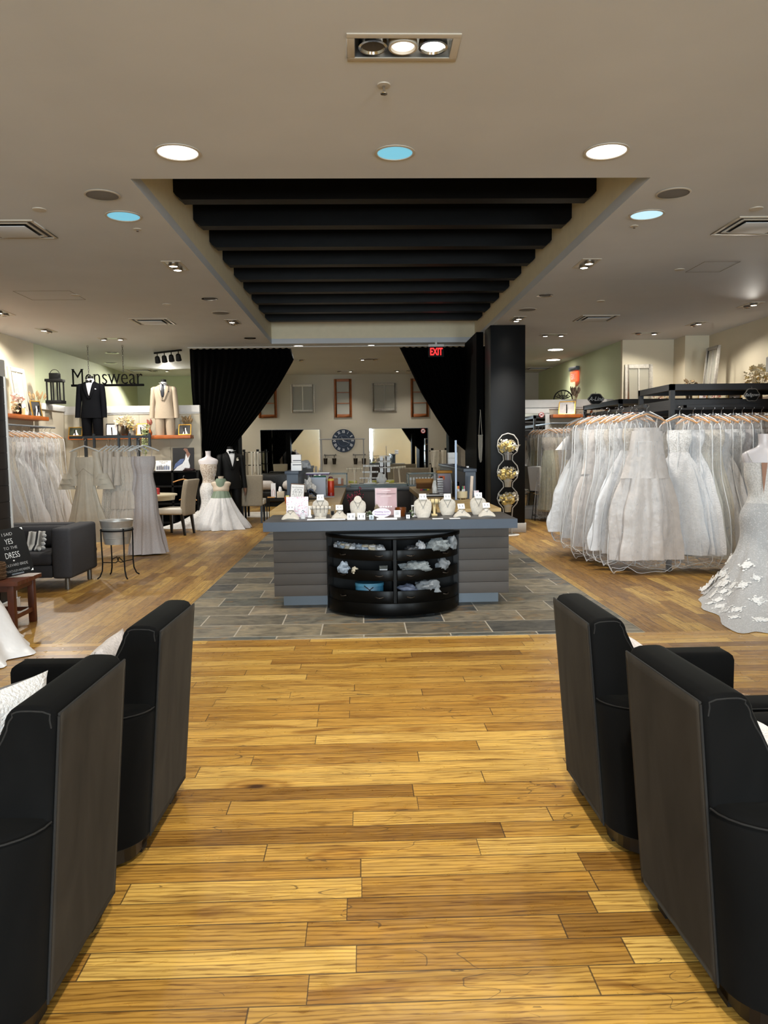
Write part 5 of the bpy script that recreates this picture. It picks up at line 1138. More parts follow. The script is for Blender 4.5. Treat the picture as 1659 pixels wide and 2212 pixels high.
# upright mannequin bodies
MANW=M('white_mannequin',(206,200,202),.35); MANS=M('beige_mannequin',(196,182,164),.5)
FB=[(1.0,.055,.05),(.955,.05,.047),(.925,.062,.055),(.905,.13,.062),(.885,.19,.072),(.85,.192,.082),(.80,.165,.1),(.745,.158,.122),(.70,.145,.112),(.62,.115,.09),(.55,.14,.1),(.47,.17,.115)]
def torso(parent,h,mat,name='body'):
    s=h/1.0; pr=smooth_prof([(z*s,a,b) for z,a,b in FB],40)
    m=MB().loft([ell(0,.012 if z>.93*s else 0,z,rx,ry,28) for z,rx,ry in pr]); return m.build(name,mat,parent,smooth=True)
# ================================================================ left side: menswear corner, racks, sofa
SHELFW=M('orange_shelf_wood',(168,88,30),.4,var=.22,scale=6)
GOLD=M('gold_frame',(196,152,66),.3,.8)
def shelf(lb,x0,x1,y0,y1,z,th=.07):
    t=tag(MB().box(x0,x1,y0,y1,z-th,z).build('wall_shelf',SHELFW,bevel=.004),lb,'shelf'); return t
ZL=2.2; shelf('orange wooden shelf along the left wall above the bagged gowns',-6.12,-5.83,10.5,14.66,ZL)
ZM=1.86; shelf('orange wooden shelf on the panelled wall under the two suits',X(148,15.7,940),X(412,15.7,940),15.66,15.98,ZM)
PH=[M('photo_dark_green',(52,58,44),.4,var=.5,scale=14),M('photo_grey',(120,118,116),.4,var=.5,scale=16),M('photo_white',(206,200,198),.4,var=.2,scale=12),M('photo_black',(30,30,32),.4,var=.6,scale=10)]
def photo(lb,loc,w,h,fm,ph,rz=0,rx=-14,mat=0,bride=True):
    t=thing('framed_photo',lb,'framed photo',loc,rz); t.rotation_euler.x=R(rx)
    f=.016; m=MB()
    for a in ((-w/2,w/2,0,f),(-w/2,w/2,h-f,h),(-w/2,-w/2+f,f,h-f),(w/2-f,w/2,f,h-f)): m.box(a[0],a[1],-.012,.006,a[2],a[3])
    m.build('frame',fm,t)
    MB().box(-w/2+f,w/2-f,-.004,.004,f,h-f).build('picture',ph,t)
    if bride: MB().loft([[(x*w*.16*k+.01,-.0055,z) for x in (-1,1)]+[(x*w*.16*k+.01,-.0045,z) for x in (1,-1)] for z,k in ((f+.004,1.3),(h*.35,.7),(h*.5,.3),(h*.62,.34),(h*.68,.15))]).build('picture_figure',CARDW,t)
    MB().box(-.01,.01,0,.008,0,h*.7,TR((0,.004,0),rx=24)).build('easel_back',BLKM,t)
    return t
VASE=M('dark_mirror_vase',(70,60,50),.12,.7)
def vase_flowers(lb,loc,mat,rx,rz,n,r,seed,vm=VASE,vh=.14,vr=.06,mat2=None,stems=True,petals=True,cat='flowers'):
    t=thing('flower_vase',lb,cat,loc)
    if vm: MB().lathe([(vr*.8,0),(vr,vh*.2),(vr*.95,vh),(vr*.85,vh),(vr*.8,.02),(.001,.02)],20).build('vase',vm,t,smooth=40)
    c=(0,0,vh+rz*.75)
    blossoms('blooms',mat,t,c,rx,rz,n,r,seed,rx*.7,petals)
    if mat2: blossoms('accent_blooms',mat2,t,c,rx*.9,rz*.9,n//2,r,seed+5,rx*.7,petals)
    rnd=random.Random(seed); m=MB()
    for i in range(9): m.tube([(0,0,vh*.5),(rnd.uniform(-.6,.6)*rx,rnd.uniform(-.4,.4)*rx,c[2]+rnd.uniform(-.2,.7)*rz)],.003,4)
    m.build('stems',GREENL,t); return t
DRY=M('dried_grass',(150,124,88),.9,var=.2); CREAMF=M('cream_flower',(240,226,192),.8,var=.12); PINKF=M('blush_flower',(216,178,170),.8,var=.1)
def grasses(lb,loc,n,h,seed,spread=.18,vm=None,plume=.016,mat=None):
    t=thing('dried_grass_vase',lb,'dried grass',loc); rnd=random.Random(seed); m=MB(); p=MB()
    for i in range(n):
        a=rnd.uniform(0,2*PI); q=rnd.uniform(.2,1)*spread; tip=Vector((q*cos(a),q*sin(a)*.6,h*rnd.uniform(.75,1))); mid=tip*.5; mid.z=tip.z*.62
        m.tube([(0,0,.02),mid,tip],.0022,4)
        b=tip-Vector((0,0,h*.25)); p.tube([mid.lerp(tip,.4),mid.lerp(tip,.75),tip],[plume*.4,plume,plume*.15],6)
    m.build('stems',DRY,t); p.build('plumes',mat or DRY,t,smooth=True)
    MB().lathe([(.035,0),(.045,.05),(.02,.12),(.016,.12),(.001,.02)],16).build('vase',vm or VASE,t,smooth=40); return t
# on the left wall shelf
sash('old white two-pane sash leaning on the left wall shelf',.62,.86,OLDW,1,2,.075,loc=(-6.1,14.12,ZL),rz=90,rx=-6)
vase_flowers('pale pink blossoms in a dark vase on the left wall shelf',(-5.95,13.65,ZL),PINKF,.13,.09,46,.035,2,vh=.2)
vase_flowers('small cream leaf spray on the left wall shelf before the pink blossoms',(-5.9,13.42,ZL),CREAMF,.08,.08,16,.04,6,vh=.06,vr=.03)
CAND=M('cream_candle',(226,200,140),.6)
for x,y,h,lb in ((-5.9,13.7,.12,'cream pillar candle before the leaning sash on the left wall shelf'),(-5.92,12.85,.16,'cream candle in a glass at the near end of the left wall shelf')):
    t=thing('candle',lb,'candle',(x,y,ZL)); MB().lathe([(.045,0),(.045,h),(.001,h-.008)],20).build('wax',CAND,t,smooth=40); MB().tube([(0,0,h-.01),(0,0,h+.012)],.002,4).build('wick',BLKM,t); MB().lathe([(.06,0),(.062,h*1.3)],20,cap=False).build('glass',GLASS,t,smooth=True)
photo('gold framed black and white wedding photo at the end of the left wall shelf',(-5.95,14.45,ZL),.24,.3,GOLD,PH[3],68,-12)
photo('clear frame with a small photo behind the candle on the left wall shelf',(-5.98,13.95,ZL),.18,.22,GLASS,PH[2],70,-12)
grasses('dried feathery grass behind the gold frame on the left wall shelf',(-6.0,14.58,ZL),16,.5,3,.2)
# lantern on the pier
t=thing('lantern','black metal lantern standing on the white cap of the left pier','lantern',(-5.99,15.2,2.48)); t.location.x=X(119,15.1,850)+.02
t.location=(X(120,15.15,850),15.15,2.48); 
MB().cbox((0,0,.03),(.3,.26,.06)).build('base',BLKM,t,bevel=.006); MB().cbox((0,0,.44),(.3,.26,.05)).build('roof',BLKM,t,bevel=.006); MB().cbox((0,0,.52),(.17,.15,.12)).build('chimney',BLKM,t,bevel=.006)
for sx in (-1,0,1):
    for sy in (-1,1): MB().box(sx*.12-.012,sx*.12+.012,sy*.1-.012,sy*.1+.012,.06,.42).build('post',BLKM,t)
m=MB().tube([(-.09*cos(a),0,.56+.09*sin(a)) for a in [PI*k/10 for k in range(11)]],.006,6).build('handle',BLKM,t)
# bagged gowns on the left wall rail
tag(MB().tube([(-5.72,11.0,2.0),(-5.72,14.62,2.0)],.016,10).box(-6.12,-5.72,11.9,11.92,1.99,2.01).box(-6.12,-5.72,14.5,14.52,1.99,2.01).build('hanging_rail',KICK),'metal clothes rail along the left wall under the orange shelf','rail')
pl=[]; lbs=[]; random.seed(21)
seq=[3,0,2,1,0,3,5,2,0,1,3,2,1]
for i,k in enumerate(seq):
    y=12.0+.2*i; pl.append((-5.72+random.uniform(-.02,.02),y,2.0-.018,random.uniform(-5,7),k,(1.08,.52,1.0)))
    lbs.append('bagged %s on the left wall rail, %s from the near end'%(['lace ballgown','ivory lace gown','lace sheath gown','white satin gown','champagne gown','grey sparkling gown'][k],ORD[i]))
run(GP,pl,lbs,'bagged gowns on the left wall rail')
# suits on half mannequins
def suit(lb,loc,cloth,shirt,full=False,bow=False,tie=None,rz=0,dark=False,scale=1,flower=False):
    t=thing('suit_mannequin',lb,'suited mannequin',loc,rz); t.scale=(scale,)*3
    JH=.36; hb=0
    keys=[(1.115,.062,.056),(1.09,.075,.062),(1.06,.14,.085),(1.03,.205,.1),(.97,.222,.118),(.86,.205,.13),(.7,.185,.122),(.55,.2,.128),(JH,.225,.135)]
    pr=smooth_prof(keys,30)
    def ry_at(z,x):
        for a,b in zip(pr,pr[1:]):
            if a[0]>=z>=b[0]:
                k=(a[0]-z)/(a[0]-b[0]); rx,ry=a[1]+(b[1]-a[1])*k,a[2]+(b[2]-a[2])*k; break
        else: rx,ry=pr[-1][1:3]
        q=min(.98,abs(x)/rx); return -ry*(1-q**2.4)**(1/2.4)
    MB().loft([ell(0,0,z,rx,ry,36,2.4) for z,rx,ry in pr]).build('jacket',cloth,t,smooth=True)
    def plate(name,mat,fn,off,nu=6,nv=10,par=t):
        def f(u,v):
            x,z=fn(u,v); return (x,ry_at(z,x)-off,z)
        return MB().grid(f,nu,nv).build(name,mat,par,smooth=True,solid=.003)
    # shirt V and collar
    plate('shirt',shirt,lambda u,v:((u-.5)*2*(.072*(1-v)+.004),1.10-.30*v),.004)
    for s in (-1,1):
        plate('lapel',cloth,lambda u,v,s=s:(s*((.07*(1-v)+.004)+u*(.075*(1-abs(v-.35)**1.3*1.25)+.0)),1.095-.36*v-.02*u*(1-v)),.012,4,10)
        plate('collar',shirt,lambda u,v,s=s:(s*(.012+.055*u),1.118-.05*v*(1.2-u*.9)),.016,4,4)
        MB().loft([ell(s*.175,0,1.05,.02,.03,16),ell(s*.195,0,1.042,.045,.055,16)]+[ell(s*(.212+.085*k-.03*k*k),-.01-.05*k*k,1.015-.645*k,.062-.012*k,.07-.018*k,16) for k in [i/10 for i in range(11)]]+[ell(s*.27,-.06,.372,.02,.02,16)]).build('sleeve',cloth,t,smooth=True)
        MB().loft([ell(s*(.105+.01*k),0,JH+.06-(JH+.06+hb)*k+.0,.108-.02*k,.118-.03*k,20) for k in [i/8 for i in range(9)]]).build('trouser_leg',cloth,t,smooth=True)
    MB().lathe([(.06,1.1),(.052,1.14),(.056,1.19),(.05,1.2),(.001,1.2)],24,sy=.95).build('neck_cap',BLKM,t,smooth=40)
    MB().lathe([(.072,1.09),(.064,1.145),(.058,1.145),(.064,1.09)],24,cap=False).build('collar_stand',shirt,t,smooth=True)
    if bow:
        T=Matrix.Translation((0,ry_at(1.085,0)-.028,1.085)); m=MB()
        for s in (-1,1): m.loft([[(s*x,y,z) for x,y,z in ((w0,-.008,-h),(w0,.008,-h),(w0,.008,h),(w0,-.008,h))] for w0,h in ((.006,.012),(.055,.026))],T=T)
        m.build('bow_tie',BLKM,t); MB().cbox((0,-.004,0),(.016,.022,.022),T).build('bow_knot',BLKM,t)
    if tie:
        plate('necktie',tie,lambda u,v:((u-.5)*2*(.014+.02*min(1,v*2)*(1 if v<.85 else (1-v)/.15)),1.095-.28*v),.02)
    plate('pocket_square',tie or shirt,lambda u,v:(.09+.05*u,.925+.028*v*(1-abs(u-.4))),.006,4,3)
    for z in (.74,): MB().ball((0,ry_at(z,0)-.004,z),.01,8,(1,.4,1)).build('button',BLKM,t)
    if flower: blossoms('boutonniere',PETW,t,(.1,ry_at(.94,.1)-.02,.94),.025,.025,14,.02,4)
    return t
NAVY=M('midnight_suit',(5,6,10),.85,spec=.1); TAN=M('sand_suit',(176,160,140),.8,var=.05,scale=60,bump=.2,bscale=200); SHW=M('shirt_white',(222,222,224),.7); NTIE=M('navy_tie',(14,18,34),.5)
suit('half mannequin in a midnight dark suit with bow tie on the orange shelf',(X(197,15.75,880),15.78,ZM),NAVY,SHW,bow=True,scale=1.0)
suit('half mannequin in a sand coloured suit with navy tie on the orange shelf',(X(355,15.75,890),15.78,ZM),TAN,SHW,tie=NTIE,scale=.93)
photo('gold framed outdoor wedding photo left of the dark suit',(X(161,15.75,930),15.78,ZM),.29,.19,GOLD,PH[0],-6)
photo('white photo in a dark frame between the two suits',(X(240,15.72,925),15.76,ZM),.24,.25,BLKM,PH[2],6)
photo('pale photo in a gold edged clear frame behind the hanging plant',(X(303,15.72,925),15.78,ZM),.22,.25,GOLD,PH[2],-8)
photo('gold framed dark wedding photo at the right end of the suit shelf',(X(397,15.72,925),15.78,ZM),.26,.22,GOLD,PH[3],-4)
vase_flowers('big cream and yellow bouquet in a dark mirrored vase between the suits',(X(268,15.75,920),15.8,ZM),CREAMF,.2,.1,80,.05,9,vh=.2,vr=.075,mat2=PETW)
vase_flowers('pale flower spray in a clear vase right of the big bouquet',(X(284,15.75,920),15.72,ZM),PETY,.1,.1,22,.035,12,vm=GLASS,vh=.12,vr=.045)
grasses('dried brown grass at the right end of the suit shelf',(X(401,15.85,905),15.9,ZM+.0),22,.42,5,.14)
grasses('small reddish grass in a copper pot right of the hanging plant',(X(322,15.75,920),15.8,ZM),14,.34,8,.07,vm=M('copper_pot',(176,96,52),.3,.7),mat=M('reddish_plume',(150,84,72),.9))
# trailing plant hanging off the shelf
t=thing('trailing_plant','trailing pale green plant spilling over the front of the suit shelf','plant',(X(316,15.62,930),15.6,ZM)); random.seed(14); m=MB()
MB().lathe([(.05,0),(.065,.09),(.055,.09),(.001,.02)],16).build('pot',VASE,t,smooth=40)
for i in range(9):
    x=random.uniform(-.07,.07); z=.1
    for k in range(random.randint(6,15)): m.ball((x+random.uniform(-.02,.02),-.07+random.uniform(-.02,.02)*1,z),.017,6); z-=.035
blossoms('foliage',M('sage_leaf',(150,156,116),.8,var=.2),t,(0,0,.13),.1,.07,30,.03,4); m.build('bead_strands',M('bead_leaf',(140,150,104),.7,var=.2),t)
# Menswear sign
SG_Y=15.86; xs0,xs1=X(154,SG_Y,830),X(311,SG_Y,830); zb=Z(833,SG_Y,230)
t=thing('hanging_sign','black hanging letters on a bar reading Menswear','sign',((xs0+xs1)/2,SG_Y,zb),0); wS=(xs1-xs0)
SGN=M('sign_black',(3,3,3),.9,spec=.05)
MB().box(-wS/2,wS/2,-.02,.02,-.015,.03).build('bar',SGN,t,bevel=.003)
o=txt('Menswear',.40,SGN,t,ext=.015,off=-.006); me=o.data
xsv=[v.co.x for v in me.vertices]; a_,b_=min(xsv),max(xsv); zsv=[v.co.z for v in me.vertices]; z0_,z1_=min(zsv),max(zsv)
hM=Z(797,SG_Y,170)-zb-.03
for v in me.vertices: v.co.x=(v.co.x-(a_+b_)/2)*wS*.96/(b_-a_); v.co.z=.028+(v.co.z-z0_)*hM/(z1_-z0_)
# slab serifs on every flat stem end
m=MB(); seen=set()
lv=[.028,.028+hM]; hz=[round((me.vertices[e.vertices[0]].co.z+me.vertices[e.vertices[1]].co.z)/2,3) for e in me.edges if abs(me.vertices[e.vertices[0]].co.z-me.vertices[e.vertices[1]].co.z)<5e-4 and .02<abs(me.vertices[e.vertices[0]].co.x-me.vertices[e.vertices[1]].co.x)<.12]
hz=[z for z in hz if .55*hM<z-.028<.85*hM]
if hz: lv.append(max(set(hz),key=hz.count))
for e in me.edges:
    a,b=(me.vertices[k].co for k in e.vertices)
    if abs(a.z-b.z)<5e-4 and .012<abs(a.x-b.x)<.12:
        for li,z in enumerate(lv):
            key=(li,round((a.x+b.x)/2,2))
            if abs(a.z-z)<.003 and key not in seen:
                seen.add(key); c=(a.x+b.x)/2; w_=abs(a.x-b.x)/2+.014; z0=z if li==0 else z-.011; m.box(c-w_,c+w_,-.0149,.0149,z0,z0+.011)
m.build('serifs',SGN,t)
for px in (190,265):
    cxn=X(px,SG_Y,770)-t.location.x; m=MB(); zt=ZC-zb; zz0=hM*.8; n=int((zt-zz0)/.045)
    for i in range(n):
        z=zz0+(zt-zz0)*(i+.5)/n; m.tube([((.013 if i%2 else .004)*cos(a)+cxn,(.004 if i%2 else .013)*sin(a),z+.03*sin(a) if False else z+.028*cos(a+ (PI/2))*1) if False else (cxn+(.012*cos(a) if i%2 else 0),(0 if i%2 else .012*cos(a)),z+.03*sin(a)) for a in [2*PI*k/8 for k in range(8)]],.004,4,closed=True)
    m.build('chain',M('chain_grey',(96,94,90),.35,.9),t)
# track light
x,y=cpos(362,758); t=thing('track_light','black ceiling track with four bright spot heads beyond the menswear sign','ceiling light',(x,y,ZC)); T=TR(rz=-35)
MB().box(-.42,.42,-.02,.02,-.035,0,T).build('track',BLKM,t)
for i in range(4):
    p=T@Vector((-.33+.22*i,0,0)); h=MB().lathe([(.035,.07),(.05,.05),(.06,-.07),(.052,-.07),(.045,.0),(.001,.03)],18,T=Matrix.Translation((p.x,p.y,-.16))@Matrix.Rotation(R(28),4,'X')).build('spot_head',BLKM,t,smooth=40); MB().tube([(p.x,p.y,-.03),(p.x,p.y,-.12)],.01,6).build('stem',BLKM,h); MB().lathe([(.001,-.064),(.052,-.066),(.05,-.06),(.001,-.058)],18,T=Matrix.Translation((p.x,p.y,-.16))@Matrix.Rotation(R(28),4,'X')).build('bulb',LAMPON,h)
# front rack with unbagged dresses
RY=11.55; zr=Z(944,RY,240)
GREYM=M('grey_rack_metal',(78,82,86),.45,.4)
t=thing('garment_rack','grey metal rack of plain gowns behind the sofa','garment rack',(-3.7,RY,0)); x0,x1=X(150,RY,944)+3.7,X(326,RY,944)+3.7
MB().box(x0,x1,-.018,.018,zr-.02,zr+.02).build('top_bar',GREYM,t)
for x in (x0+.36,x0+.72,x0+.88,x1-.02): MB().box(x-.015,x+.015,-.02,.02,zr-.16,zr+.05).build('bracket',GREYM,t)
for x in (x0+.1,x1-.3): MB().box(x-.02,x+.02,.36,.4,0,zr).build('upright',GREYM,t); MB().box(x-.02,x+.02,0,.38,zr-.02,zr+.015).build('arm',GREYM,t); MB().box(x-.025,x+.025,.1,.6,.0,.04).build('foot',GREYM,t)
P1=make_hanging_gown('g',11,'aline',IVORY,IVORY,ln=1.5,bag=False,flare=.33,hang='clear',sleeves=True,straps=False)
P2=make_hanging_gown('g',12,'aline',BLUSH,LACEI,ln=1.48,bag=False,flare=.3,hang='clear',sleeves=True,straps=False)
P3=make_hanging_gown('g',13,'aline',BLUSH,BLUSH,ln=1.45,bag=False,flare=.28,hang='clear',straps=True)
P4=make_hanging_gown('g',14,'slim',GREYG,GREYG,ln=1.71,bag=False,flare=.36,hang='clear',straps=True)
for s in (-1,1): MB().tube([(0,-.085,-.42),(s*.06,-.083,-.47),(s*.12,-.068,-.53)],.006,5).build('waist_band',LACEI,P1,smooth=True)
# ruffled cuffs of the front gown
for s in (-1,1):
    for k in range(3): MB().loft([ell(s*(.235+.02*k),0,-.5-.075*k-.08*j,.075+.03*j+.012*k,.06+.03*j,16) for j in (0,1)],cap=False).build('ruffle',IVORY,P1,smooth=True)
for k in range(3):
    z=-.75-.25*k; MB().loft(skirt_rings([(z,.2+.03*k,.1,.08),(z-.1,.24+.03*k,.13,.14),(z-.26,.27+.035*k,.15,.2)],11,40+k),cap=False).build('ruffle_tier',BLUSH,P3,smooth=True)
zg=zr-.03
fr=[(X(192,RY,1000),-.16,-4,0,(1.05,.8,1),'ivory long-sleeved gown with ruffled cuffs facing front, first on the rack behind the sofa')]
for q,(px,k,rz,sx_,lb) in enumerate(((232,1,58,.7,'lace gown with flutter sleeves right behind the long-sleeved one'),(241,1,60,.68,'lace gown turned sideways, third on the rack behind the sofa'),(250,1,62,.66,'lace gown turned sideways, fourth on the rack behind the sofa'),(259,2,60,.7,'tiered blush gown, fifth on the rack behind the sofa'),(268,1,60,.7,'blush gown with fluttering sleeve, sixth on the rack behind the sofa'),(278,2,58,.72,'tiered blush gown, seventh on the rack behind the sofa'),(288,2,52,.75,'tiered blush gown, eighth on the rack behind the sofa'),(300,3,46,.8,'grey sparkling strap gown, second from the right on the rack'),(315,3,18,1,'long sequined gown at the right end of the rack, pooling on the floor'))):
    fr.append((X(px,RY,1000),-.06 if q==8 else 0,rz,k,(sx_,.6 if q<8 else .9,1.0 if k!=2 else 1.02),lb))
run([P1,P2,P3,P4],[(x,RY+dy,zg,rz,k,sc) for x,dy,rz,k,sc,_ in fr],[f_[-1] for f_ in fr],'unbagged gowns on the rack behind the sofa')
# pooled train of the sequined gown
# sofa
SOFA=M('grey_sofa_fabric',(54,54,58),.9,var=.06,scale=30,bump=.25,bscale=160)
t=thing('sofa','dark grey two-seat sofa with square arms before the racks','sofa',(-4.16,8.62,0)); W2=.9
MB().box(-W2+.221,W2-.221,.62,.858,.13,.698).build('backrest',SOFA,t,bevel=.04,seg=3)
for s in (-1,1): MB().box(s*W2-.22*(s>0),s*W2+.22*(s<0),.0,.86,.13,.70).build('arm',SOFA,t,bevel=.035,seg=3)
MB().box(-W2+.22,W2-.22,.02,.62,.14,.28).build('seat_base',SOFA,t,bevel=.02); MB().box(-W2+.225,W2-.225,.0,.64,.28,.42).build('seat_cushion',SOFA,t,bevel=.05,seg=3)
MB().box(-W2+.225,W2-.225,.5,.66,.42,.68).build('back_cushion',SOFA,t,bevel=.06,seg=3)
for x in (-W2+.08,W2-.08):
    for y in (.08,.78): MB().lathe([(.028,0),(.028,.14),(.001,.14)],14,(x,y,0)).build('leg',M('sofa_leg',(110,106,100),.3,.6),t)
def stripes():
    m,nt,b=nodes('striped_throw'); tc=N(nt,'ShaderNodeTexCoord'); s=N(nt,'ShaderNodeSeparateXYZ'); L(nt,tc.outputs['Object'],s.inputs[0])
    f=math_(nt,'LESS_THAN',math_(nt,'FRACT',math_(nt,'MULTIPLY',s.outputs[0],9)),.16); L(nt,mixc(nt,f,lin(206,204,200),lin(40,40,44)),b.inputs['Base Color']); setp(b,Roughness=.95); return m
STR=stripes()
t=thing('throw_blanket','white throw with black stripes and tassels over the grey sofa','blanket',(X(62,8.95,1165)+.08,8.92,.44))
def f(u,v):
    return ((u-.5)*.2,.08-.1*v+.02*sin(u*12)-.12*max(0,v-.75)*2,.19-.2*v+.012*noise.noise((u*6,v*4,2)))
MB().grid(f,16,18).build('cloth',STR,t,smooth=True,solid=.02); m=MB()
for i in range(4): m.ball((.11+.006*(i%2),0-.02*i,.15-.045*i),.03,8,(1,.8,.8))
m.build('tassels',FLUFF,t,smooth=True)
# bucket on its stand
t=thing('ice_bucket','round galvanised metal tub with two dark seams','bucket',(-3.02,9.5,.415)); GALV=M('galvanised',(176,174,170),.38,.45,var=.1,scale=14)
MB().lathe([(.15,0),(.195,.28),(.2,.285),(.2,.295),(.186,.285),(.142,.012),(.001,.012)],40).build('tub',GALV,t,smooth=40)
for zq,rq in ((.08,.1645),(.2,.184)): MB().tube([(rq*cos(2*PI*k/40),rq*sin(2*PI*k/40),zq) for k in range(40)],.0035,5,closed=True).build('ridge',GALV,t)
t=thing('bucket_stand','black wrought iron stand with curved legs holding the tub','stand',(-3.02,9.5,0)); r0=.188
MB().tube([(r0*cos(2*PI*k/40),r0*sin(2*PI*k/40),.585) for k in range(40)],.01,8,closed=True).build('ring',BLKM,t,smooth=True)
for k in range(4):
    a=PI*.22+k*PI/2; MB().tube([(q*cos(a),q*sin(a),z) for q,z in ((.198,.61),(.198,.45),(.192,.2),(.2,.1),(.23,.03),(.265,.006))],.009,8).build('leg',BLKM,t,smooth=True)
m=MB(); [m.tube([(.19*cos(PI*.22+k*PI/2),.19*sin(PI*.22+k*PI/2),.2),(.03*cos(PI*.22+k*PI/2),.03*sin(PI*.22+k*PI/2),.2+.05*(1 if k%2 else -.4)),(0,0,.2)],.006,6) for k in range(4)]; m.build('cross_brace',BLKM,t)
# small wooden table with board and basket
MAHO=M('reddish_wood',(86,42,22),.4,var=.25,scale=9)
t=thing('side_table','small reddish wooden side table with a rough live edge','side table',(-3.24,6.86,0))
def f(u,v): return (-.26+.54*u+(.012*noise.noise((v*9,3,1)) if u>.99 else 0),-.26+.5*v,.425)
MB().grid(f,10,20).build('tabletop',MAHO,t,solid=.035)
for x,y in ((.2,-.2),(.2,.2),(-.2,-.2),(-.2,.2)): MB().box(x-.028,x+.028,y-.028,y+.028,0,.41).build('leg',MAHO,t,bevel=.003)
for x in (-.2,.2): MB().box(x-.015,x+.015,-.2,.2,.1,.14).build('stretcher',MAHO,t)
MB().box(-.2,.2,-.015+.2,.015+.2,.1,.14).build('stretcher',MAHO,t); MB().box(-.22,.22,-.21,.21,.35,.41).build('apron',MAHO,t)
LW=M('letter_white',(235,235,235),.5)
t=thing('letter_board','black message board with white hand lettering leaning on the small table','sign',(X(38,6.88,1230),6.88,.462),36); t.rotation_euler.x=R(-23); t.rotation_euler.y=R(-7)
MB().box(-.145,.145,0,.02,0,.44).build('board',BLKM,t,bevel=.003)
for s,z,sz,sx in (('I SAID',.385,.042,1),('YES',.315,.075,.7),('TO THE',.255,.04,1),('DRESS',.185,.08,.68),('BOULEVARD BRIDE',.095,.036,.85),('#YMABOULEVARDBRIDE',.04,.032,.78)): txt(s,sz,LW,t,ext=.001,loc=(0,-.0015,z),sx=sx*.82,off=-.0011)
for s in (-1,1):
    for zc in (.015,.425): MB().add([(s*.115,-.002,zc+.005),(s*.137,-.002,zc+.005),(s*.137,-.002,zc-.02)] if zc>.2 else [(s*.115,-.002,zc),(s*.137,-.002,zc),(s*.137,-.002,zc+.022)],[(0,1,2)]).build('corner_mark',LW,t)
MB().box(-.05,.05,-.03,.0,-.0,.012).build('clip',KICK,t)
m=MB(); m.ball((0,-.002,.135),.008,6); m.build('dot',LW,t)
t=thing('wicker_basket','small brown wicker basket at the left edge on the small table','basket',(X(-10,6.75,1225),6.76,.444)); WICK=M('wicker',(92,66,40),.7,var=.3,scale=60,bump=.6,bscale=90); m=MB()
for i in range(9): m.tube([((.07+.006*(i%2))*cos(2*PI*k/24),(.07+.006*(i%2))*sin(2*PI*k/24),.012+.016*i) for k in range(24)],.009,6,closed=True)
m.build('weave',WICK,t,smooth=True); MB().lathe([(.065,.002),(.065,.01),(.001,.01)],16).build('bottom',WICK,t)
# white satin gown at the left edge
def gown_on_form(lb,loc,rz,h,prof,bod,skm,nf,seed,amp,man=MANW,tr=0,ta=0,te=1.6,name='gown_mannequin',cat='mannequin',n=96,base=True,strapz=None,over=None):
    t=thing(name,lb,cat,loc,rz); torso(t,h,man); s=h
    pr=smooth_prof(prof,44); cut=next(i for i,p in enumerate(pr) if p[0]<=.6*h)
    rg=skirt_rings(pr,nf,seed,n,amp,tr=1 if tr else 0,ta=R(ta),te=te)
    MB().loft(rg[:cut+1],cap=False).build('bodice',bod,t,smooth=True); MB().loft(rg[cut:],cap=False).build('skirt',skm,t,smooth=True)
    return t
gown_on_form('white satin gown whose skirt reaches in at the left edge of the photo',(-3.31,5.98,0),0,1.5,[(1.24,.172,.125,.0,0),(1.14,.165,.13,0,0),(.96,.126,.1,.01,0),(.82,.2,.17,.03,0),(.5,.37,.34,.07,0),(.2,.53,.5,.1,.05),(.06,.6,.56,.13,.1),(.006,.64,.6,.16,.16)],SATIN,SATIN,6,31,.12,tr=1,ta=-40)
# bride with flower girl and groom by the left curtain
gown_on_form('bridal mannequin in a strapless lace mermaid gown with a train',(-3.06,15.5,0),0,1.53,[(1.27,.168,.125,0,0),(1.15,.163,.128,0,0),(.95,.122,.1,.01,0),(.75,.195,.15,.02,0),(.5,.17,.15,.04,0),(.34,.19,.18,.08,.05),(.12,.27,.26,.13,.35),(.03,.32,.3,.16,.62),(.005,.34,.32,.18,.68)],lace('beige_lace',(208,198,186),(168,150,134),60),LACEW,9,33,.15,tr=1,ta=188)
t=gown_on_form('flower girl form in a white tulle skirt with a sage green top',(-2.77,15.22,0),0,1.03,[(.99,.085,.075,0,0),(.93,.115,.09,0,0),(.82,.13,.1,.0,0),(.76,.14,.115,.01,0),(.6,.2,.19,.05,0),(.3,.35,.33,.09,0),(.06,.5,.46,.13,0),(.006,.52,.48,.15,0)],M('sage_satin',(112,130,112),.5),TULLEW,13,35,.13,man=MANS)
t=thing('suit_mannequin','full mannequin in a black tuxedo with a white boutonniere behind the bride','suited mannequin',(-2.5,15.95,0),18); del t
g=suit('full mannequin in a black tuxedo with a white boutonniere beside the bride',(X(497,15.95,1000),15.98,.38),BLKM,SHW,bow=True,flower=True,rz=28,scale=1.03)
for s in (-1,1):
    MB().loft([ell(s*.11,0,.02-.36*k,.088-.014*k,.09-.014*k,18) for k in [i/6 for i in range(7)]]).build('trouser_leg',BLKM,g,smooth=True); MB().loft([ell(s*.11,-.05,-.365+.06*k,.05-.02*k,.13-.05*k,16) for k in (0,.5,1)]).build('shoe',BLKM,g,smooth=True)
SKIN=M('mannequin_hand',(110,78,58),.5)
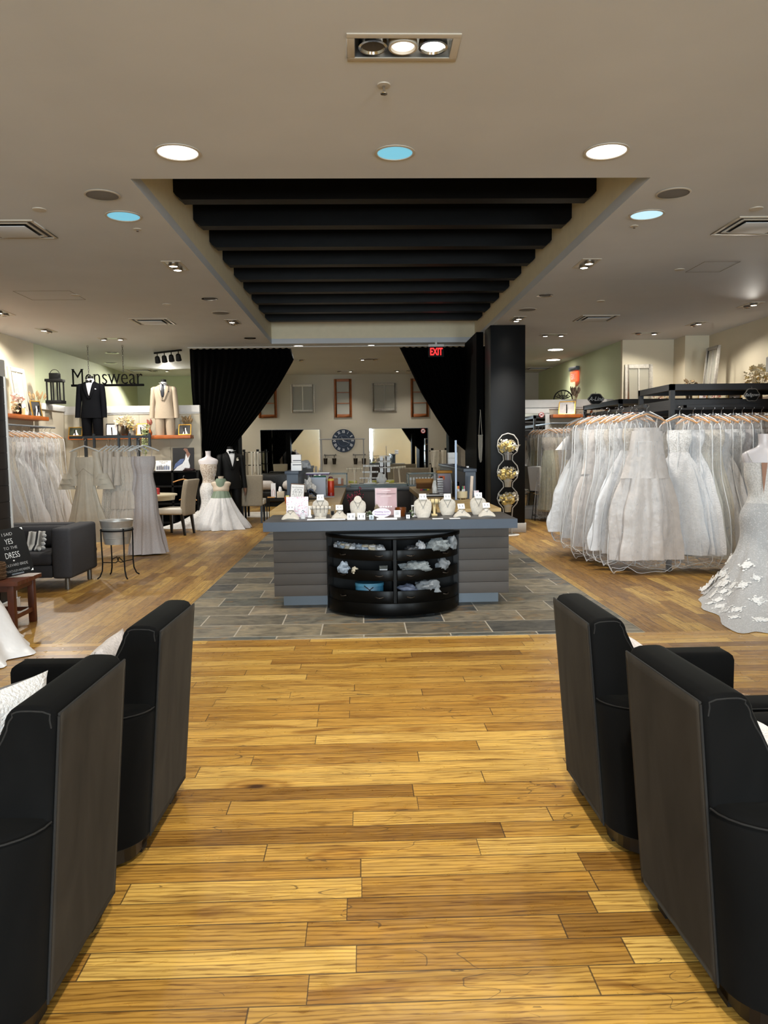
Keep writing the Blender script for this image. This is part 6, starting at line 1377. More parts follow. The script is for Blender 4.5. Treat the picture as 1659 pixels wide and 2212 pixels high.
for s in (-1,1):
    m=MB().loft([ell(s*.272,-.065,.39-.1*k,.026*(1-.1*k)+.008*sin(PI*k),.042-.004*k,12) for k in (0,.3,.6,1)])
    for i in range(4): m.tube([(s*.272,-.094+.02*i,.295),(s*.27,-.098+.02*i,.25),(s*.262,-.096+.02*i,.205+.01*abs(i-1.4))],[.0095,.009,.007],6)
    m.tube([(s*.268,-.1,.35),(s*.262,-.125,.31),(s*.258,-.13,.275)],[.011,.01,.008],6); m.build('hand',SKIN,g,smooth=True)
for o in list(bpy.data.objects):
    if o.type=='EMPTY' and o.get('label','').endswith('boutonniere behind the bride'): bpy.data.objects.remove(o)
# table, chair, black shelf unit with pictures
TABW=M('cream_tabletop',(200,190,164),.4)
t=thing('dining_table','round cream table half hidden by the gowns','table',(-3.98,14.5,0)); MB().lathe([(.001,.74),(.5,.74),(.51,.735),(.51,.71),(.47,.70),(.46,.63),(.001,.63)],40).build('tabletop',TABW,t,smooth=30); MB().lathe([(.25,0),(.22,.04),(.05,.1),(.05,.63)],20).build('pedestal',LEGB,t,smooth=40)
t=thing('soda_can','small red drink can on the cream table','can',(X(341,14.35,1055),14.35,.741)); MB().lathe([(.028,0),(.033,.01),(.033,.11),(.026,.122),(.001,.12)],20).build('can',M('can_red',(170,56,60),.3,.4,var=.6,scale=40),t,smooth=40)
d=dup(CH,(-3.44,14.3,0),78,'beige linen dining chair drawn up to the cream table at left')
t=thing('shelf_unit','black open shelf unit with wooden hangers behind the cream table','shelf unit',(X(378,15.6,1060),15.62,0)); w=.5; hU=Z(1017,15.5,380)
for x in (-w,0,w): MB().box(x-.02,x+.02,-.2,.2,0,hU).build('upright',BLKM,t)
for z in (.12,.5,.85,hU): MB().box(-w,w,-.2,.2,z-.03,z).build('shelf',BLKM,t)
MB().box(-w,w,.19,.2,0,hU).build('back_panel',BLKM,t)
for x,z,rz in ((.22,.98,10),(.3,.62,-20)):
    q=thing('coat_hanger','pale wooden coat hanger inside the black shelf unit, '+('upper' if z>.8 else 'lower'),'hanger',(t.location.x+x,15.4,z),rz,'wooden hangers in the black unit'); MB().tube([(-.2,0,-.06),(-.1,0,-.025),(0,0,0),(.1,0,-.025),(.2,0,-.06)],.012,8).build('bar',HANGW,q,smooth=True); MB().tube([(0,0,0),(0,0,.05),(.02,0,.075),(.03,0,.05)],.004,6).build('hook',HOOK,q)
t=thing('photo_print','white card with a row of men in suits on the black shelf unit','picture',(X(351,15.5,1010),15.55,hU)); t.rotation_euler.x=R(-10); wp=.155; hp=.21
MB().box(-wp,wp,0,.006,0,hp).build('sheet',CARDW,t); 
for i in range(7): m=MB().box(-.12+.038*i-.014,-.12+.038*i+.014,-.002,0,.02,.09+.008*(i%3)).build('figure',INK if i<4 else M('suit_blue',(84,100,130),.6),t); MB().ball((-.12+.038*i,-.001,.1+.008*(i%3)),.009,6,(1,.3,1)).build('head',BLKM,m)
txt('MOST OUR',.034,INK,t,ext=.0006,loc=(0,-.001,.185)); txt('SUITS',.034,INK,t,ext=.0006,loc=(0,-.001,.155))
t=thing('bridal_poster','dark poster of a bride in a white gown standing on the black shelf unit','picture',(X(393,15.5,990),15.6,hU)); t.rotation_euler.x=R(-6); wp=.215; hp=.46
MB().box(-wp,wp,0,.012,0,hp).build('panel',M('poster_dark',(14,13,16),.4),t)
MB().prism([(-.2,.0),(.12,.0),(.13,.1),(.1,.2),(.13,.32),(.09,.25),(.05,.34),(.03,.22),(-.02,.14),(-.12,.08)],0,.002,Matrix.Rotation(R(90),4,'X')).build('gown_print',M('print_white',(206,208,214),.5,var=.15,scale=30),t)
MB().prism([(-.2,.03),(-.02,.15),(.02,.24),(-.06,.23),(-.16,.14)],-.001,.0015,Matrix.Rotation(R(90),4,'X')).build('blue_print',M('print_blue',(74,92,136),.5,var=.3,scale=20),t)
MB().prism([(.03,.25),(.06,.36),(.03,.4),(.0,.42),(.02,.45),(.08,.44),(.1,.38),(.14,.33),(.13,.3),(.09,.24),(.06,.33)],-.0005,.001,Matrix.Rotation(R(90),4,'X')).build('skin_print',M('print_skin',(120,82,66),.5),t)
t=tag(crumple('dark_cloth',M('maroon_cloth',(40,18,22),.8),None,(0,0,.02),(.1,.06,.03),9.4,12),'small dark maroon cloth lying below the bridal poster','cloth'); t.location=(X(408,15.45,1015),15.42,hU)
# ================================================================ right side: pillar stand, racks, mannequin
WHM=M('white_wire_stand',(216,214,210),.4)
FX,FY=X(1096,13.35,1040),13.3
t=thing('plant_stand','white looped wire stand with three tiers beside the black pillar','plant stand',(FX,FY,0))
def loop(zc,rx,rz_,a0,a1): return [(rx*cos(a),0,zc+rz_*sin(a)) for a in [a0+(a1-a0)*i/16 for i in range(17)]]
zt=Z(936,FY,1095)
tiers=[(Z(994,FY,1095),Z(976,FY,1095)),(Z(1052,FY,1095),Z(1035,FY,1095)),(Z(1106,FY,1095),Z(1090,FY,1095))]
for s in (-1,1):
    pts=[(0,0,zt),(s*.1,0,zt-.03),(s*.17,0,zt-.12),(s*.185,0,zt-.22),(s*.16,0,zt-.32),(s*.085,0,zt-.38),(s*.075,0,tiers[0][0]),(s*.16,0,tiers[0][0]-.1),(s*.185,0,tiers[0][0]-.2),(s*.16,0,tiers[1][1]+.02),(s*.085,0,tiers[1][1]-.06),(s*.075,0,tiers[1][0]),(s*.16,0,tiers[1][0]-.1),(s*.185,0,tiers[1][0]-.2),(s*.155,0,tiers[2][1]+.02),(s*.085,0,tiers[2][1]-.06),(s*.075,0,tiers[2][0]-.03),(s*.07,0,.3),(s*.07,0,.03)]
    MB().tube(pts,.009,8).build('side_wire',WHM,t,smooth=True)
for z0,z1 in tiers: MB().tube([(.077*cos(a),.077*sin(a),z0+.11) for a in [2*PI*k/24 for k in range(24)]],.006,6,closed=True).build('pot_ring',WHM,t)
MB().lathe([(.2,0),(.2,.012),(.19,.018),(.001,.018)],32).build('base',WHM,t,smooth=30)
POTS=[M('silver_pot',(196,196,198),.25,.7),M('cream_pot',(206,196,176),.5),M('cream_pot2',(210,198,170),.5)]
for i,(z0,z1) in enumerate(tiers):
    p=thing('flower_pot',['silver pot of cream blossoms on the top tier of the white stand','cream pot of yellow blossoms on the middle tier of the white stand','cream pot of golden blossoms on the lowest tier of the white stand'][i],'flowers',(FX,FY,z0),0,'potted flowers on the white stand')
    MB().lathe([(.052,0),(.07,.15),(.064,.15),(.05,.01),(.001,.01)],24).build('pot',POTS[i],p,smooth=40)
    blossoms('pale_blooms',PETW,p,(0,0,.24),.2 if i==0 else .17,.09,70,.035,60+i,.12); blossoms('yellow_blooms',PETY,p,(-.02,-.02,.22),.15,.08,80,.026,70+i,.11,False)
    m=MB(); rnd=random.Random(i)
    for k in range(12): a=rnd.uniform(0,6.28); m.tube([(0,0,.1),(.15*cos(a),.1*sin(a),.22+rnd.uniform(-.03,.1))],.003,4); m.ball((.17*cos(a),.11*sin(a),.25+rnd.uniform(-.05,.1)),.02,6)
    m.build('stems',PETW,p)
# macrame
MACR=M('macrame_cotton',(206,198,184),.95,var=.08,scale=40)
t=thing('hanging_macrame','cream macrame tassel hanging on the dark wall beside the pillar','wall hanging',(2.24,14.42,Z(885,14.4,1049)))
m=MB(); h1=Z(885,14.4,1049)-Z(940,14.4,1049)
for s in (-1,1): m.tube([(0,0,0),(s*.03,0,-h1)],.004,5)
m.build('cord',MACR,t); MB().tube([(-.045,0,-h1),(.045,0,-h1)],.007,6).build('dowel',MACR,t); m=MB(); random.seed(6)
for i in range(16):
    x=-.036+.0048*i; m.tube([(x,random.uniform(-.01,.01),-h1),(x*.9,random.uniform(-.015,.015),-h1-.2),(x*.8+random.uniform(-.01,.01),0,-h1-.42-.09*sin(PI*i/15))],[.004,.008,.003],5)
m.build('fringe',MACR,t); MB().tube([(0,0,0),(0,.08,0)],.004,5).build('nail',MACR,t)
# lamp on a black wire stool
t=thing('wire_stool','black wire stool holding the white lamp shade','stool',(X(1149,16.9,1090)-.05,15.9,0)); sx_=t.location.x
for a in range(4):
    q=PI/4+a*PI/2; MB().tube([(.13*cos(q),.13*sin(q),.56),(.2*cos(q),.2*sin(q),0)],.007,6).build('leg',BLKM,t)
MB().tube([(.13*cos(q),.13*sin(q),.56) for q in [PI/4+a*PI/2 for a in range(4)]],.008,6,closed=True).build('top_ring',BLKM,t); MB().tube([(.19*cos(q),.19*sin(q),.1) for q in [PI/4+a*PI/2 for a in range(4)]],.005,6,closed=True).build('lower_ring',BLKM,t); MB().box(-.12,.12,-.12,.12,.545,.56).build('seat',M('straw_seat',(176,140,80),.7),t)
t=thing('table_lamp','white tapered square lamp shade standing on the wire stool','lamp',(sx_,15.9,.56)); rs=lambda z,r:[(r*cos(PI/4+k*PI/2+.5),r*sin(PI/4+k*PI/2+.5),z) for k in range(4)]
MB().loft([rs(.06,.2),rs(.56,.26)],cap=False).build('lamp_shade',M('shade_white',(220,218,214),.8),t,solid=.006); MB().lathe([(.08,0),(.07,.02),(.015,.03),(.015,.3),(.001,.3)],20).build('base',BLKM,t)
# leaning mirror with a white moulded frame
mx0,mx1=X(1100,16.25,1000),X(1185,16.25,1000); t=thing('leaning_mirror','tall mirror in a white moulded frame on the alcove wall','mirror',((mx0+mx1)/2,16.25,.2)); w=(mx1-mx0)/2; hm=Z(884,16.25,1160)-.2
m=MB()
for a in ((-w,w,0,.09),(-w,w,hm-.09,hm),(-w,-w+.08,.09,hm-.09),(w-.08,w,.09,hm-.09)): m.box(a[0],a[1],-.03,.01,a[2],a[3])
m.build('frame',WHITE,t,bevel=.008); MB().box(-w+.08,w-.08,-.012,-.008,.09,hm-.09).build('mirror_glass',MIR,t)
nophoto((X(1170,16.2,895),16.215,Z(896,16.2,1170)),'round no-photography sticker on the white framed mirror',.055)
# alcove shelf and its things
ZA=2.2; shelf('orange wooden shelf on the right alcove wall above the ivory gowns',X(1193,16.05,893),5.3,15.98,16.28,ZA)
photo('gold framed white print leaning at the left end of the alcove shelf',(X(1224,16.1,885),16.1,ZA),.34,.3,GOLD,PH[2],-22,-24,bride=False)
grasses('pampas grass in a slim brown vase on the alcove shelf',(X(1242,16.1,880),16.15,ZA),16,.6,15,.16,vm=M('brown_vase',(110,78,50),.4),plume=.024,mat=M('pampas',(120,102,84),.95))
t=thing('half_round_screen','black half-round fretwork ornament on the cap of the alcove wall','ornament',(X(1216,16.4,858),16.38,2.52)); MB().tube([(.2*cos(a),0,.2*sin(a)) for a in [PI*k/16 for k in range(17)]]+[(-.2,0,0)],.014,6).build('rim',BLKM,t); m=MB()
for k in range(1,7): m.tube([(0,0,0),(.19*cos(PI*k/7),0,.19*sin(PI*k/7))],.007,5); m.tube([(.04*k-.14+.03*cos(a),0,.07+.03*sin(a)) for a in [2*PI*q/10 for q in range(10)]],.006,5,closed=True)
m.build('fretwork',BLKM,t)
photo('gold beaded frame on the cap of the alcove wall by the step',(X(1337,16.35,866),16.36,2.52),.28,.2,GOLD,PH[3],0,-8,bride=False)
for i,px in enumerate((1278,1310)):
    t=thing('amber_vase','small amber bud vase on the alcove shelf, '+('left of the pair' if i==0 else 'right of the pair'),'vase',(X(px,16.1,887),16.1,ZA),0,'amber bud vases on the alcove shelf'); MB().lathe([(.03,0),(.04,.04),(.018,.1),(.022,.14),(.016,.14),(.001,.02)],16).build('vase',AMB,t,smooth=40)
    vase=blossoms('blooms',PINKF,t,(0,0,.17),.06,.04,14,.025,i)
# second exit sign high on the sage wall
xs,ys,zs=at(1240,812,X=5.22); OR_ON=M('exit_orange',(255,90,60),.5,emit=(255,84,50),es=1.6)
t=thing('exit_sign','orange lit exit sign high on the sage green wall','exit sign',(xs,ys,zs),-80); MB().cbox((0,0,.17),(.42,.1,.1)).build('housing',KICK,t,bevel=.01); MB().cbox((0,0,-.02),(.34,.03,.24)).build('panel',OR_ON,t); txt('EXIT',.2,CARDW,t,ext=.002,loc=(0,-.018,-.02),sx=.6)
# old sashes leaning on the caps
sash('old white two-pane sash standing before the right wall step',X(1412,15.65,830)-X(1352,15.65,830),.98,OLDW,1,2,.08,loc=(X(1382,15.65,830),15.7,2.2),rz=0,rx=-3)
RS=2.2; shelf('orange wooden shelf along the right wall behind the ballgown rack',6.22,6.55,8.6,15.05,RS)
sash('tall old sash leaning on the right wall shelf',.5,1.15,OLDG,1,2,.06,loc=(6.5,14.3,RS),rz=-90,rx=-5)
vase_flowers('dark dried bouquet on the right wall shelf left of the tall sash',(6.33,14.75,RS),DRY,.2,.15,46,.035,80,vh=.3,mat2=M('dark_dry',(70,60,44),.9))
vase_flowers('large cream dried bouquet on the right wall shelf at the photo edge',(6.33,12.15,RS),CREAMF,.24,.16,70,.045,83,vh=.28,mat2=PETY)
vase_flowers('blush pink flowers on the right wall shelf seen through the rack',(6.33,13.75,RS),PINKF,.16,.08,44,.035,85,vh=.1)
photo('gold framed photo on the right wall shelf left of the blush flowers',(6.32,14.2,RS),.22,.28,GOLD,PH[2],-70,-10); photo('gold framed photo on the right wall shelf seen through the rack middle',(6.32,12.95,RS),.26,.2,GOLD,PH[1],-66,-10)
for i,y in enumerate((15.0,14.6)): vase_flowers(['pale dried spray beside the sash before the wall step','pinkish blossom bunch on the ledge below the wall step sash'][i],(X(1437,15.5,845) if i==0 else X(1420,15.5,870),15.45,2.2),DRY if i==0 else PINKF,.14,.1,30,.03,90+i,vh=.16)
tag(MB().box(5.3,6.42,15.35,15.74,2.13,2.2).build('wall_shelf',SHELFW,bevel=.004),'short orange shelf under the sash before the wall step','shelf')
# display frames
FRM=M('charcoal_rack_metal',(52,52,54),.5,.3)
def rack(lb,x0,x1,y0,y1,zt,rails,e=.055):
    t=thing('display_rack',lb,'garment rack',(x0,y0,0)); w,d=x1-x0,y1-y0
    for x in (0,w-e):
        for y in (0,d-e): MB().box(x,x+e,y,y+e,0,zt).build('upright',FRM,t)
    m=MB(); 
    for y in (0,d-e): m.box(0,w,y,y+e,zt-.075,zt)
    for x in (0,w-e): m.box(x,x+e,e,d-e,zt-.075,zt)
    m.build('top_frame',FRM,t); MB().box(e,w-e,e,d-e,zt-.02,zt-.005).build('top_panel',FRM,t)
    for z in rails:
        for y in (0,d-e): MB().box(e,w-e,y+.01,y+e-.01,z-.03,z+.03).build('cross_rail',FRM,t)
        for x in (0,w-e): MB().box(x+.01,x+e-.01,e,d-e,z-.03,z+.03).build('side_rail',FRM,t)
    return t
BX,BY=X(1449,9.35,830),9.35; ZB=Z(829,9.35,1500)
rack('charcoal metal display rack with bagged ballgowns at right',BX,6.2,BY,10.45,ZB,(ZB-.22,2.0))
AX=X(1338,12.2,862); rack('charcoal metal display rack behind the A-line gowns',AX,6.1,12.2,14.2,Z(862,12.2,1338),(1.98,2.18) if False else (2.02,))
t=tag(MB().box(3.36,3.40,9.1,11.4,1.985,2.02).box(3.36,AX+.03,11.36,11.4,1.985,2.02).box(AX,AX+.04,11.36,12.21,1.985,2.02).box(3.36,BX+.01,10.3,10.33,1.985,2.02).build('hanging_rail',FRM),'charcoal face-out rail carrying the A-line gowns towards the aisle','rail')
tag(MB().box(BX+.1,6.15,9.18,9.21,1.985,2.015).box(BX+.1,BX+.13,9.18,9.36,1.985,2.015).box(6.1,6.13,9.18,9.36,1.985,2.015).build('hanging_rail',FRM),'charcoal rail on the front of the ballgown rack','rail')
def sign(px,py,Y,w,h,text,lb,sz):
    t=thing('chalk_sign',lb,'sign',(X(px,Y,py),Y,Z(py,Y,px)))
    out=lambda k:[(w/2*k*cos(a)*(1+.06*cos(6*a)),h/2*k*sin(a)*(1+.06*cos(6*a))) for a in [2*PI*i/60 for i in range(60)]]
    T=Matrix.Rotation(R(90),4,'X'); MB().prism(out(1.0),0,.006,T).build('border',M('grey_border',(120,114,106),.7),t); MB().prism(out(.88),.006,.01,T).build('chalkboard',BLKM,t)
    txt(text,sz,M('chalk',(190,190,190),.9),t,ext=.001,loc=(0,-.011,0),shear=.35,sx=.9); MB().tube([(0,.004,h*.4),(0,.01,h*.62)],.004,5).build('hook',HOOK,t); return t
sign(1287,862,12.9,.27,.19,'A-Line','scalloped chalkboard sign reading A-Line on the rear rack',.1).location.z+=.0
sign(1624,853,9.3,.19,.16,'Ballgown','scalloped chalkboard sign reading Ballgown on the right rack',.056)
# A-line gowns facing the aisle
RA=[make_hanging_gown('g',51,'slim',LACEW,TULLEW,ln=1.78,flare=.34),make_hanging_gown('g',52,'ball',SATIN,SATIN,ln=1.78,flare=.40),make_hanging_gown('g',57,'aline',LACEI,TULLEW,ln=1.8,flare=.34),make_hanging_gown('g',54,'ball',CHAMP,CHAMP,ln=1.84,flare=.36)]
# shawl-like draped overlayer of the nearest gown
MB().loft(skirt_rings([(-.3,.17,.08,.03),(-.55,.2,.1,.05),(-.86,.27,.13,.1)],6,77),cap=False).build('overlay',CHAMP,RA[3],smooth=True)
spec=[(-.05,3,0,(1.08,.72,1.0),'bagged champagne satin gown, nearest on the A-line rail'),(.16,2,-8,(1.05,.46,1.0),'bagged ivory lace gown, second from the near end of the A-line rail'),(.31,1,8,(1.1,.46,.99),'bagged white satin gown, third from the near end of the A-line rail'),(.46,0,-6,(1.05,.46,1),'bagged lace gown, fourth from the near end of the A-line rail'),(.62,2,6,(1.1,.46,1),'bagged ivory lace gown, fifth from the near end of the A-line rail'),(.8,0,-4,(1.1,.46,.98),'bagged lace gown, sixth from the near end of the A-line rail'),(1.0,3,8,(1,.46,.98),'bagged champagne gown, seventh from the near end of the A-line rail'),(1.22,0,-8,(1.1,.46,.97),'bagged lace gown, eighth from the near end of the A-line rail'),(1.46,2,4,(1.1,.46,.97),'bagged ivory gown, ninth from the near end of the A-line rail'),(1.72,1,-6,(1.05,.46,.95),'bagged satin gown, tenth from the near end of the A-line rail'),(1.98,2,0,(1.05,.46,.95),'bagged ivory gown at the far end of the A-line rail')]
XA=3.38
run(RA,[(XA-.035*min(6,i)+(0 if i%2 else .02),9.15+dy,2.03-.02,rz,k,sc) for i,(dy,k,rz,sc,_) in enumerate(spec)],[s_[-1] for s_ in spec],'bagged gowns on the A-line rail')
# plain white shirt-like gown sleeves behind the A-line rail
PB=make_hanging_gown('white silk gown with wide fluttering sleeves hanging unbagged behind the A-line rail',61,'aline',SATIN,IVORY,ln=1.7,bag=False,flare=.3,sleeves=True); PB.location=(X(1245,12.4,1000)+.12,12.4,2.0); PB.rotation_euler.z=R(-25)
for s in (-1,1): MB().loft([ell(s*(.2+.1*j),0,-.3-.22*j,.08+.08*j,.06+.06*j,16) for j in (0,.5,1)],cap=False).build('wide_sleeve',SATIN,PB,smooth=True)
tag(MB().tube([(X(1245,12.4,1000)+.1,12.4,1.99),(AX+.05,12.4,1.99)],.012,8).build('hanging_rail',FRM),'short charcoal rail arm holding the wide-sleeved gown','rail')
# ballgowns turned three-quarter on the right rack
RB=[make_hanging_gown('g',71,'ball',LACEW,TULLEW,ln=1.76,flare=.38),make_hanging_gown('g',72,'aline',LACEI,IVORY,ln=1.8,flare=.36),make_hanging_gown('g',75,'ball',TULLEW,TULLEW,ln=1.74,flare=.36),make_hanging_gown('g',74,'slim',GREYG,CHAMP,ln=1.7,flare=.34)]
zR=2.0-.02; bs=[]
for i,(px,k,rz,lb) in enumerate(((1468,0,-38,'bagged lace ballgown beside the upright, first on the right rack'),(1497,2,-50,'bagged tulle ballgown, second from the upright on the right rack'),(1515,1,-50,'bagged ivory gown, third from the upright on the right rack'),(1540,1,-46,'bagged ivory layered gown, fourth from the upright on the right rack'),(1558,2,-48,'bagged tulle gown, fifth from the upright on the right rack'),(1584,0,-50,'bagged lace gown, sixth from the upright on the right rack'),(1603,3,-52,'bagged grey sparkling gown, seventh from the upright on the right rack'),(1625,2,-50,'bagged tulle gown, eighth from the upright on the right rack'),(1645,3,-48,'bagged dark toned gown, ninth from the upright on the right rack'),(1665,0,-48,'bagged lace gown cut off by the right photo edge'))): bs.append(((X(px,9.2,895),9.2,zR,rz,k,(1,.55,1)),lb))
run(RB,[b[0] for b in bs],[b[1] for b in bs],'bagged gowns on the right rack')
# ivory gowns on the alcove rail
ra0=X(1188,15.6,915); zR2=Z(914,15.6,1250)
tag(MB().tube([(ra0,15.6,zR2),(4.95,15.6,zR2)],.016,8).box(ra0,ra0+.03,15.6,16.28,zR2-.012,zR2+.012).box(4.9,4.93,15.6,16.28,zR2-.012,zR2+.012).build('hanging_rail',KICK),'metal clothes rail on the right alcove wall','rail')
RC_=[make_hanging_gown('g',81,'aline',IVORY,M('pale_champagne_tulle',(204,192,164),.8,var=.1,scale=30),ln=1.78,flare=.3),make_hanging_gown('g',82,'slim',LACEI,M('sage_cream',(198,198,178),.7,var=.1,scale=20),ln=1.74,flare=.28),make_hanging_gown('g',84,'aline',LACEI,CHAMP,ln=1.76,flare=.28)]
cs=[]
nmz=['green tinted','cream','champagne']
for i in range(10):
    px=1172+9.5*i; k=(1,0,2,0,2,1,0,2,1,0)[i]; cs.append(((X(px,15.6,930)+.12,15.6,zR2-.02,-40+(i%3)*6,k,(.95,.6,1)),'bagged %s gown on the alcove rail, %s from the left'%(nmz[k if k<2 else 2] if k!=1 else 'green tinted',ORD[i])))
run(RC_,[c[0] for c in cs],[c[1] for c in cs],'bagged gowns on the alcove rail')
# gowns seen under the right curtain edge
RD=[make_hanging_gown('g',91,'aline',IVORY,IVORY,ln=1.5,bag=False,flare=.34),make_hanging_gown('g',92,'aline',BLUSH,IVORY,ln=1.5,bag=False,flare=.34)]
xg=X(985,18.6,980); tag(MB().tube([(xg-.1,18.6,1.84),(xg+1.3,18.6,1.84)],.014,8).build('hanging_rail',CHROME),'chrome rail with ivory gowns behind the right curtain','rail')
tag(MB().box(xg-.12,xg-.09,18.4,18.8,0,1.86).box(xg+1.27,xg+1.3,18.4,18.8,0,1.86).build('rack_stand',CHROME),'chrome end frames of the gown rail behind the right curtain','garment rack')
run(RD,[(xg+.12+.2*i,18.6,1.82,-30,i%2,(1.1,.8,1)) for i in range(6)],['ivory gown seen under the right curtain edge, %s from the left'%ORD[i] for i in range(6)],'ivory gowns behind the right curtain')
# mannequin in lace at the right edge
LACEBIG=lace('applique_lace',(200,200,201),(186,186,188),100,alpha_bg=.85,thr=.4)
LACEFINE=lace('fine_lace',(214,212,210),(196,194,192),110)
gx,gy=X(1652,7.45,1100),7.5
t=gown_on_form('mannequin in a plunging lace mermaid gown with a long applique train at the right edge',(gx,gy,0),-24,1.64,[(1.36,.178,.13,0,0),(1.22,.172,.132,0,0),(1.02,.132,.108,.01,0),(.84,.205,.165,.01,0),(.62,.2,.17,.02,.0),(.45,.25,.23,.05,.06),(.25,.36,.33,.09,.25),(.08,.46,.44,.12,.6),(.02,.52,.5,.14,.95),(.005,.55,.52,.16,1.15)],LACEFINE,LACEBIG,8,95,.13,tr=1,ta=264,te=2.6)
MB().loft(skirt_rings(smooth_prof([(.95,.12,.1,.01,0),(.7,.185,.15,.01,0),(.4,.22,.2,.04,.03),(.06,.4,.38,.08,.3)],20),7,96,72,.1,tr=1,ta=R(264),te=2.6),cap=False).build('lining',M('grey_lining',(176,176,178),.6),t,smooth=True)
MB().grid(lambda u,v:((u-.5)*.055*(1-v)+.0,-.150+.004*v-.004*sin(PI*v),1.36-.3*v),4,8).build('plunge_panel',M('nude_mesh',(150,112,92),.7),t)
for s in (-1,1): MB().tube([(s*.1,-.11,1.36),(s*.15,-.05,1.46),(s*.13,.06,1.42)],.004,5).build('strap',LACEFINE,t)
random.seed(8); sk=[c for c in t.children if c.name.startswith('skirt')][0]; APW=M('applique_white',(236,236,236),.8)
cand=[v for v in sk.data.vertices if .02<v.co.z<.42 and (math.degrees(math.atan2(v.co.y,v.co.x))%360>150)]
for i in range(46):
    v=cand[int(len(cand)*random.random()**1.5)] if False else random.choice([q for q in cand if q.co.z<.09+.33*(random.random()**2)]); nn=v.normal
    q=nn.to_track_quat('Z','Y').to_matrix().to_4x4(); T=Matrix.Translation(v.co+nn*.006)@q; rr=random.uniform(.03,.055); m=MB()
    disc=lambda cx_,cy_,r_,h_:m.prism([(cx_+r_*cos(2*PI*q_/9),cy_+r_*sin(2*PI*q_/9)) for q_ in range(9)],0,h_,T)
    for k in range(6): b=2*PI*k/6+i; disc(rr*.62*cos(b),rr*.62*sin(b),rr*random.uniform(.34,.46),.003)
    disc(0,0,rr*.35,.006)
    for k in range(4): b=i*1.7+k*1.5; disc(rr*1.45*cos(b),rr*1.45*sin(b),rr*.22,.003); disc(rr*1.15*cos(b+.3),rr*1.15*sin(b+.3),rr*.16,.003)
    m.build('applique_flower',APW,t,smooth=True)
# base of the train lying on the boards is part of the skirt
for o in bpy.data.objects:
    if 'placed' in o.keys(): del o['placed']
for m_ in [m_ for m_ in list(GP)]:
    if m_.get('label')=='gown':
        for c in list(m_.children):
            for g in list(c.children): bpy.data.objects.remove(g)
            bpy.data.objects.remove(c)
        bpy.data.objects.remove(m_)
# ================================================================ lamps: aims and strengths
box_light(379,574,.16,.4,V2,'two-lamp recessed spotlight left of the ceiling recess, nearest',LP*1.0,(-3.0,8.6,0))
box_light(1267,569,.16,.4,V2,'two-lamp recessed spotlight right of the ceiling recess, nearest',LP*1.8,(3.5,9.2,.9))
box_light(503,695,.16,.4,V1,'recessed spotlight left of the ceiling recess, farther',LP*1.8,(-2.9,15.0,1.0))
box_light(1118,688,.16,.4,V2,'two-lamp recessed spotlight over the black pillar',LP*2.6,(2.5,13.2,.9),80)
box_light(100,713,.16,.4,V1,'recessed spotlight at far left over the bagged gowns',LP*1.7,(-5.8,13.4,1.6),165,blend=.4)
box_light(4,675,.16,.4,V1,'recessed spotlight at the left edge of the photo',LP*1.7,(-6.0,12.2,1.2),165,blend=.4)
box_light(1621,658,.16,.4,V1,'recessed spotlight at far right over the ballgown rack',LP*3.3,(4.2,9.1,1.0),95)
box_light(1504,699,.16,.4,V1,'dim recessed spotlight at right before the wall step',LP*.7,(5.6,13.2,1.0),165,blend=.4)
box_light(1195,723,.44,.16,H2,'recessed spotlight with two lamps side by side, right of the pillar',LP*1.1,(3.9,14.8,1.1),120)
box_light(1396,719,.44,.16,HR,'recessed spotlight with one lit lamp before the right wall step',LP*.7,(4.9,14.6,0),165,blend=.4)
box_light(242,731,.44,.16,H2,'recessed spotlight with two lamps side by side over the menswear shelf',LP*1.1,(-4.9,15.75,0),165,blend=.4)
box_light(797,775,.44,.16,HL,'recessed spotlight seen through the doorway, middle',LP*.7,(.2,20.5,.8))
box_light(745,801,.44,.16,HR,'recessed spotlight seen through the doorway, left by the back wall',LP*.6,(-.4,22,1.2))
box_light(870,800,.44,.16,HL,'recessed spotlight seen through the doorway, right by the curtain edge',LP*.6,(1.6,22,1.2))
box_light(636,777,.44,.16,HL,'recessed spotlight half hidden by the left curtain edge',LP*1.0,(-1.8,20,.5))
box_light(348,800,.44,.16,HR,'lit recessed spotlight far back above the menswear corner',LP*3.2,(-4.8,19.5,0),168,blend=.3)
# the lamps of the fittings already built
p=cpos(941,101); spot(*p,LP*2.2,(.35,3.3,0),75,.9,WARM)
for q,k in (((384,328),1),((853,329),.0),((1310,326),1)):
    p=cpos(*q)
    if k: spot(*p,LP*1.0*k,(p[0]*.55,p[1]+.3,0),120,1,WARM)
for q in ((267,466),(1397,463)): p=cpos(*q); spot(*p,LP*.3,None,120,1,(.8,.92,1))
for q in ((645,748),(802,747)): p=cpos(*q); spot(*p,LP*.9,(p[0]*.5,p[1]-1,0),130,1,NEUT)
for q in ((1200,755),(1195,777)): p=cpos(*q); spot(*p,LP*.8,None,130,1,NEUT)
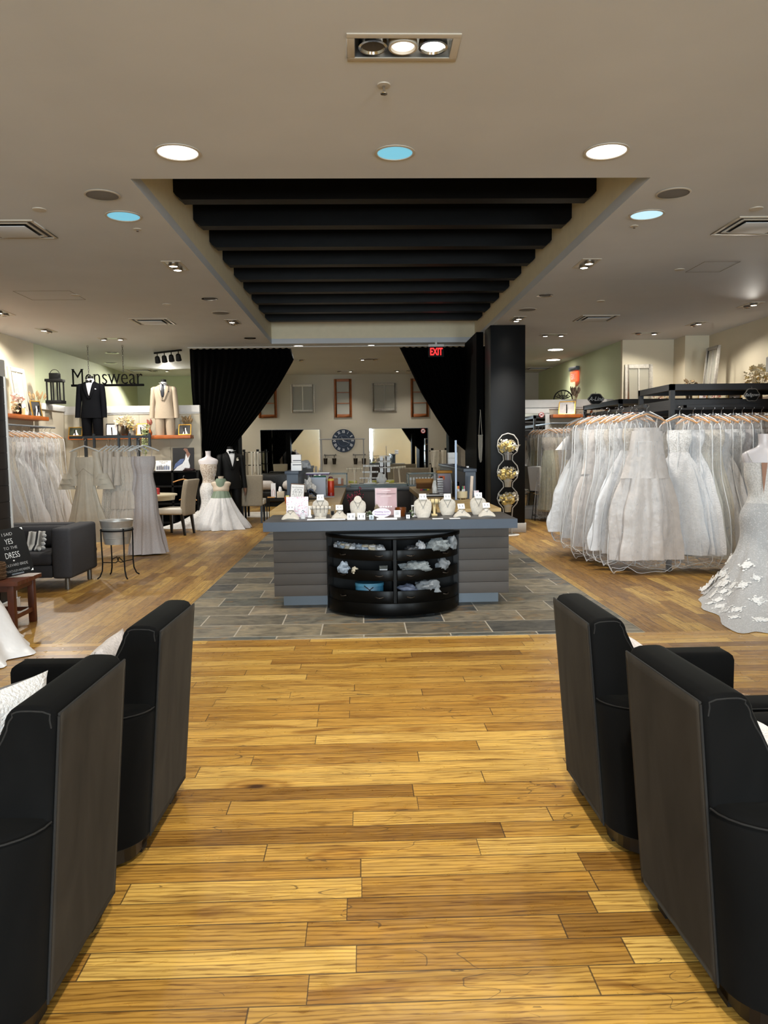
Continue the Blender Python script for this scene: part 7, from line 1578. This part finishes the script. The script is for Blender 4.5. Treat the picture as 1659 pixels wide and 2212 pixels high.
# added spots without fittings, brightening the aisle, counter and side zones
for x,y,k,aim in ((.3,.6,3.2,(.3,2.0,0)),(-2.6,.4,.8,None),(3.0,.4,.8,None),(-2.9,2.6,.6,(-2.6,3.6,0)),(3.4,2.8,.6,(3.2,4,0)),(.25,4.9,1.3,(.28,5.2,0)),(-.4,5.9,.95,(0,7.6,.8)),(1.0,5.9,.95,(.6,7.6,.8)),(3.6,4.6,1.1,(3.6,7.2,.8)),(-3.2,4.2,1.0,(-3.4,6.4,.5)),(-3.4,6.6,1.0,(-3.6,8.9,.4))):
    spot(x,y,LP*k,aim,105,.9,WARM)
# daylight through the shop front
for xa,xb,k in ((-2.7,.8,1),(4.6,6.7,.6)):
    a=bpy.data.lights.new('daylight','AREA'); a.shape='RECTANGLE'; a.size=xb-xa-.1; a.size_y=3.0; a.energy=DAYL*k; a.color=(.80,.92,1)
    o=bpy.data.objects.new('daylight',a); COL.objects.link(o); o.location=((xa+xb)/2,YF-.05,1.75); o.rotation_euler=(R(90),0,0)
w=bpy.data.worlds.new('world'); SC.world=w; w.use_nodes=True
bg=w.node_tree.nodes['Background']; bg.inputs[0].default_value=(.4,.8,1,1); bg.inputs[1].default_value=.8
# ================================================================ camera
cd=bpy.data.cameras.new('camera'); cd.sensor_fit='HORIZONTAL'; cd.sensor_width=36; cd.lens=F*36/1659; cd.clip_start=.05; cd.clip_end=100
co=bpy.data.objects.new('camera',cd); COL.objects.link(co)
co.matrix_world=Matrix(((RT[0],UP[0],-FW[0],0),(RT[1],UP[1],-FW[1],0),(RT[2],UP[2],-FW[2],H),(0,0,0,1)))
SC.camera=co
SC.view_settings.view_transform='Standard'; SC.view_settings.look='None'; SC.view_settings.gamma=1; SC.view_settings.use_curve_mapping=False
SC.view_settings.exposure=EXPO
SC.cycles.transparent_max_bounces=32; SC.cycles.adaptive_threshold=.02; SC.cycles.max_bounces=8; SC.cycles.diffuse_bounces=4; SC.cycles.glossy_bounces=3; SC.cycles.sample_clamp_indirect=4; SC.cycles.caustics_reflective=False; SC.cycles.caustics_refractive=False
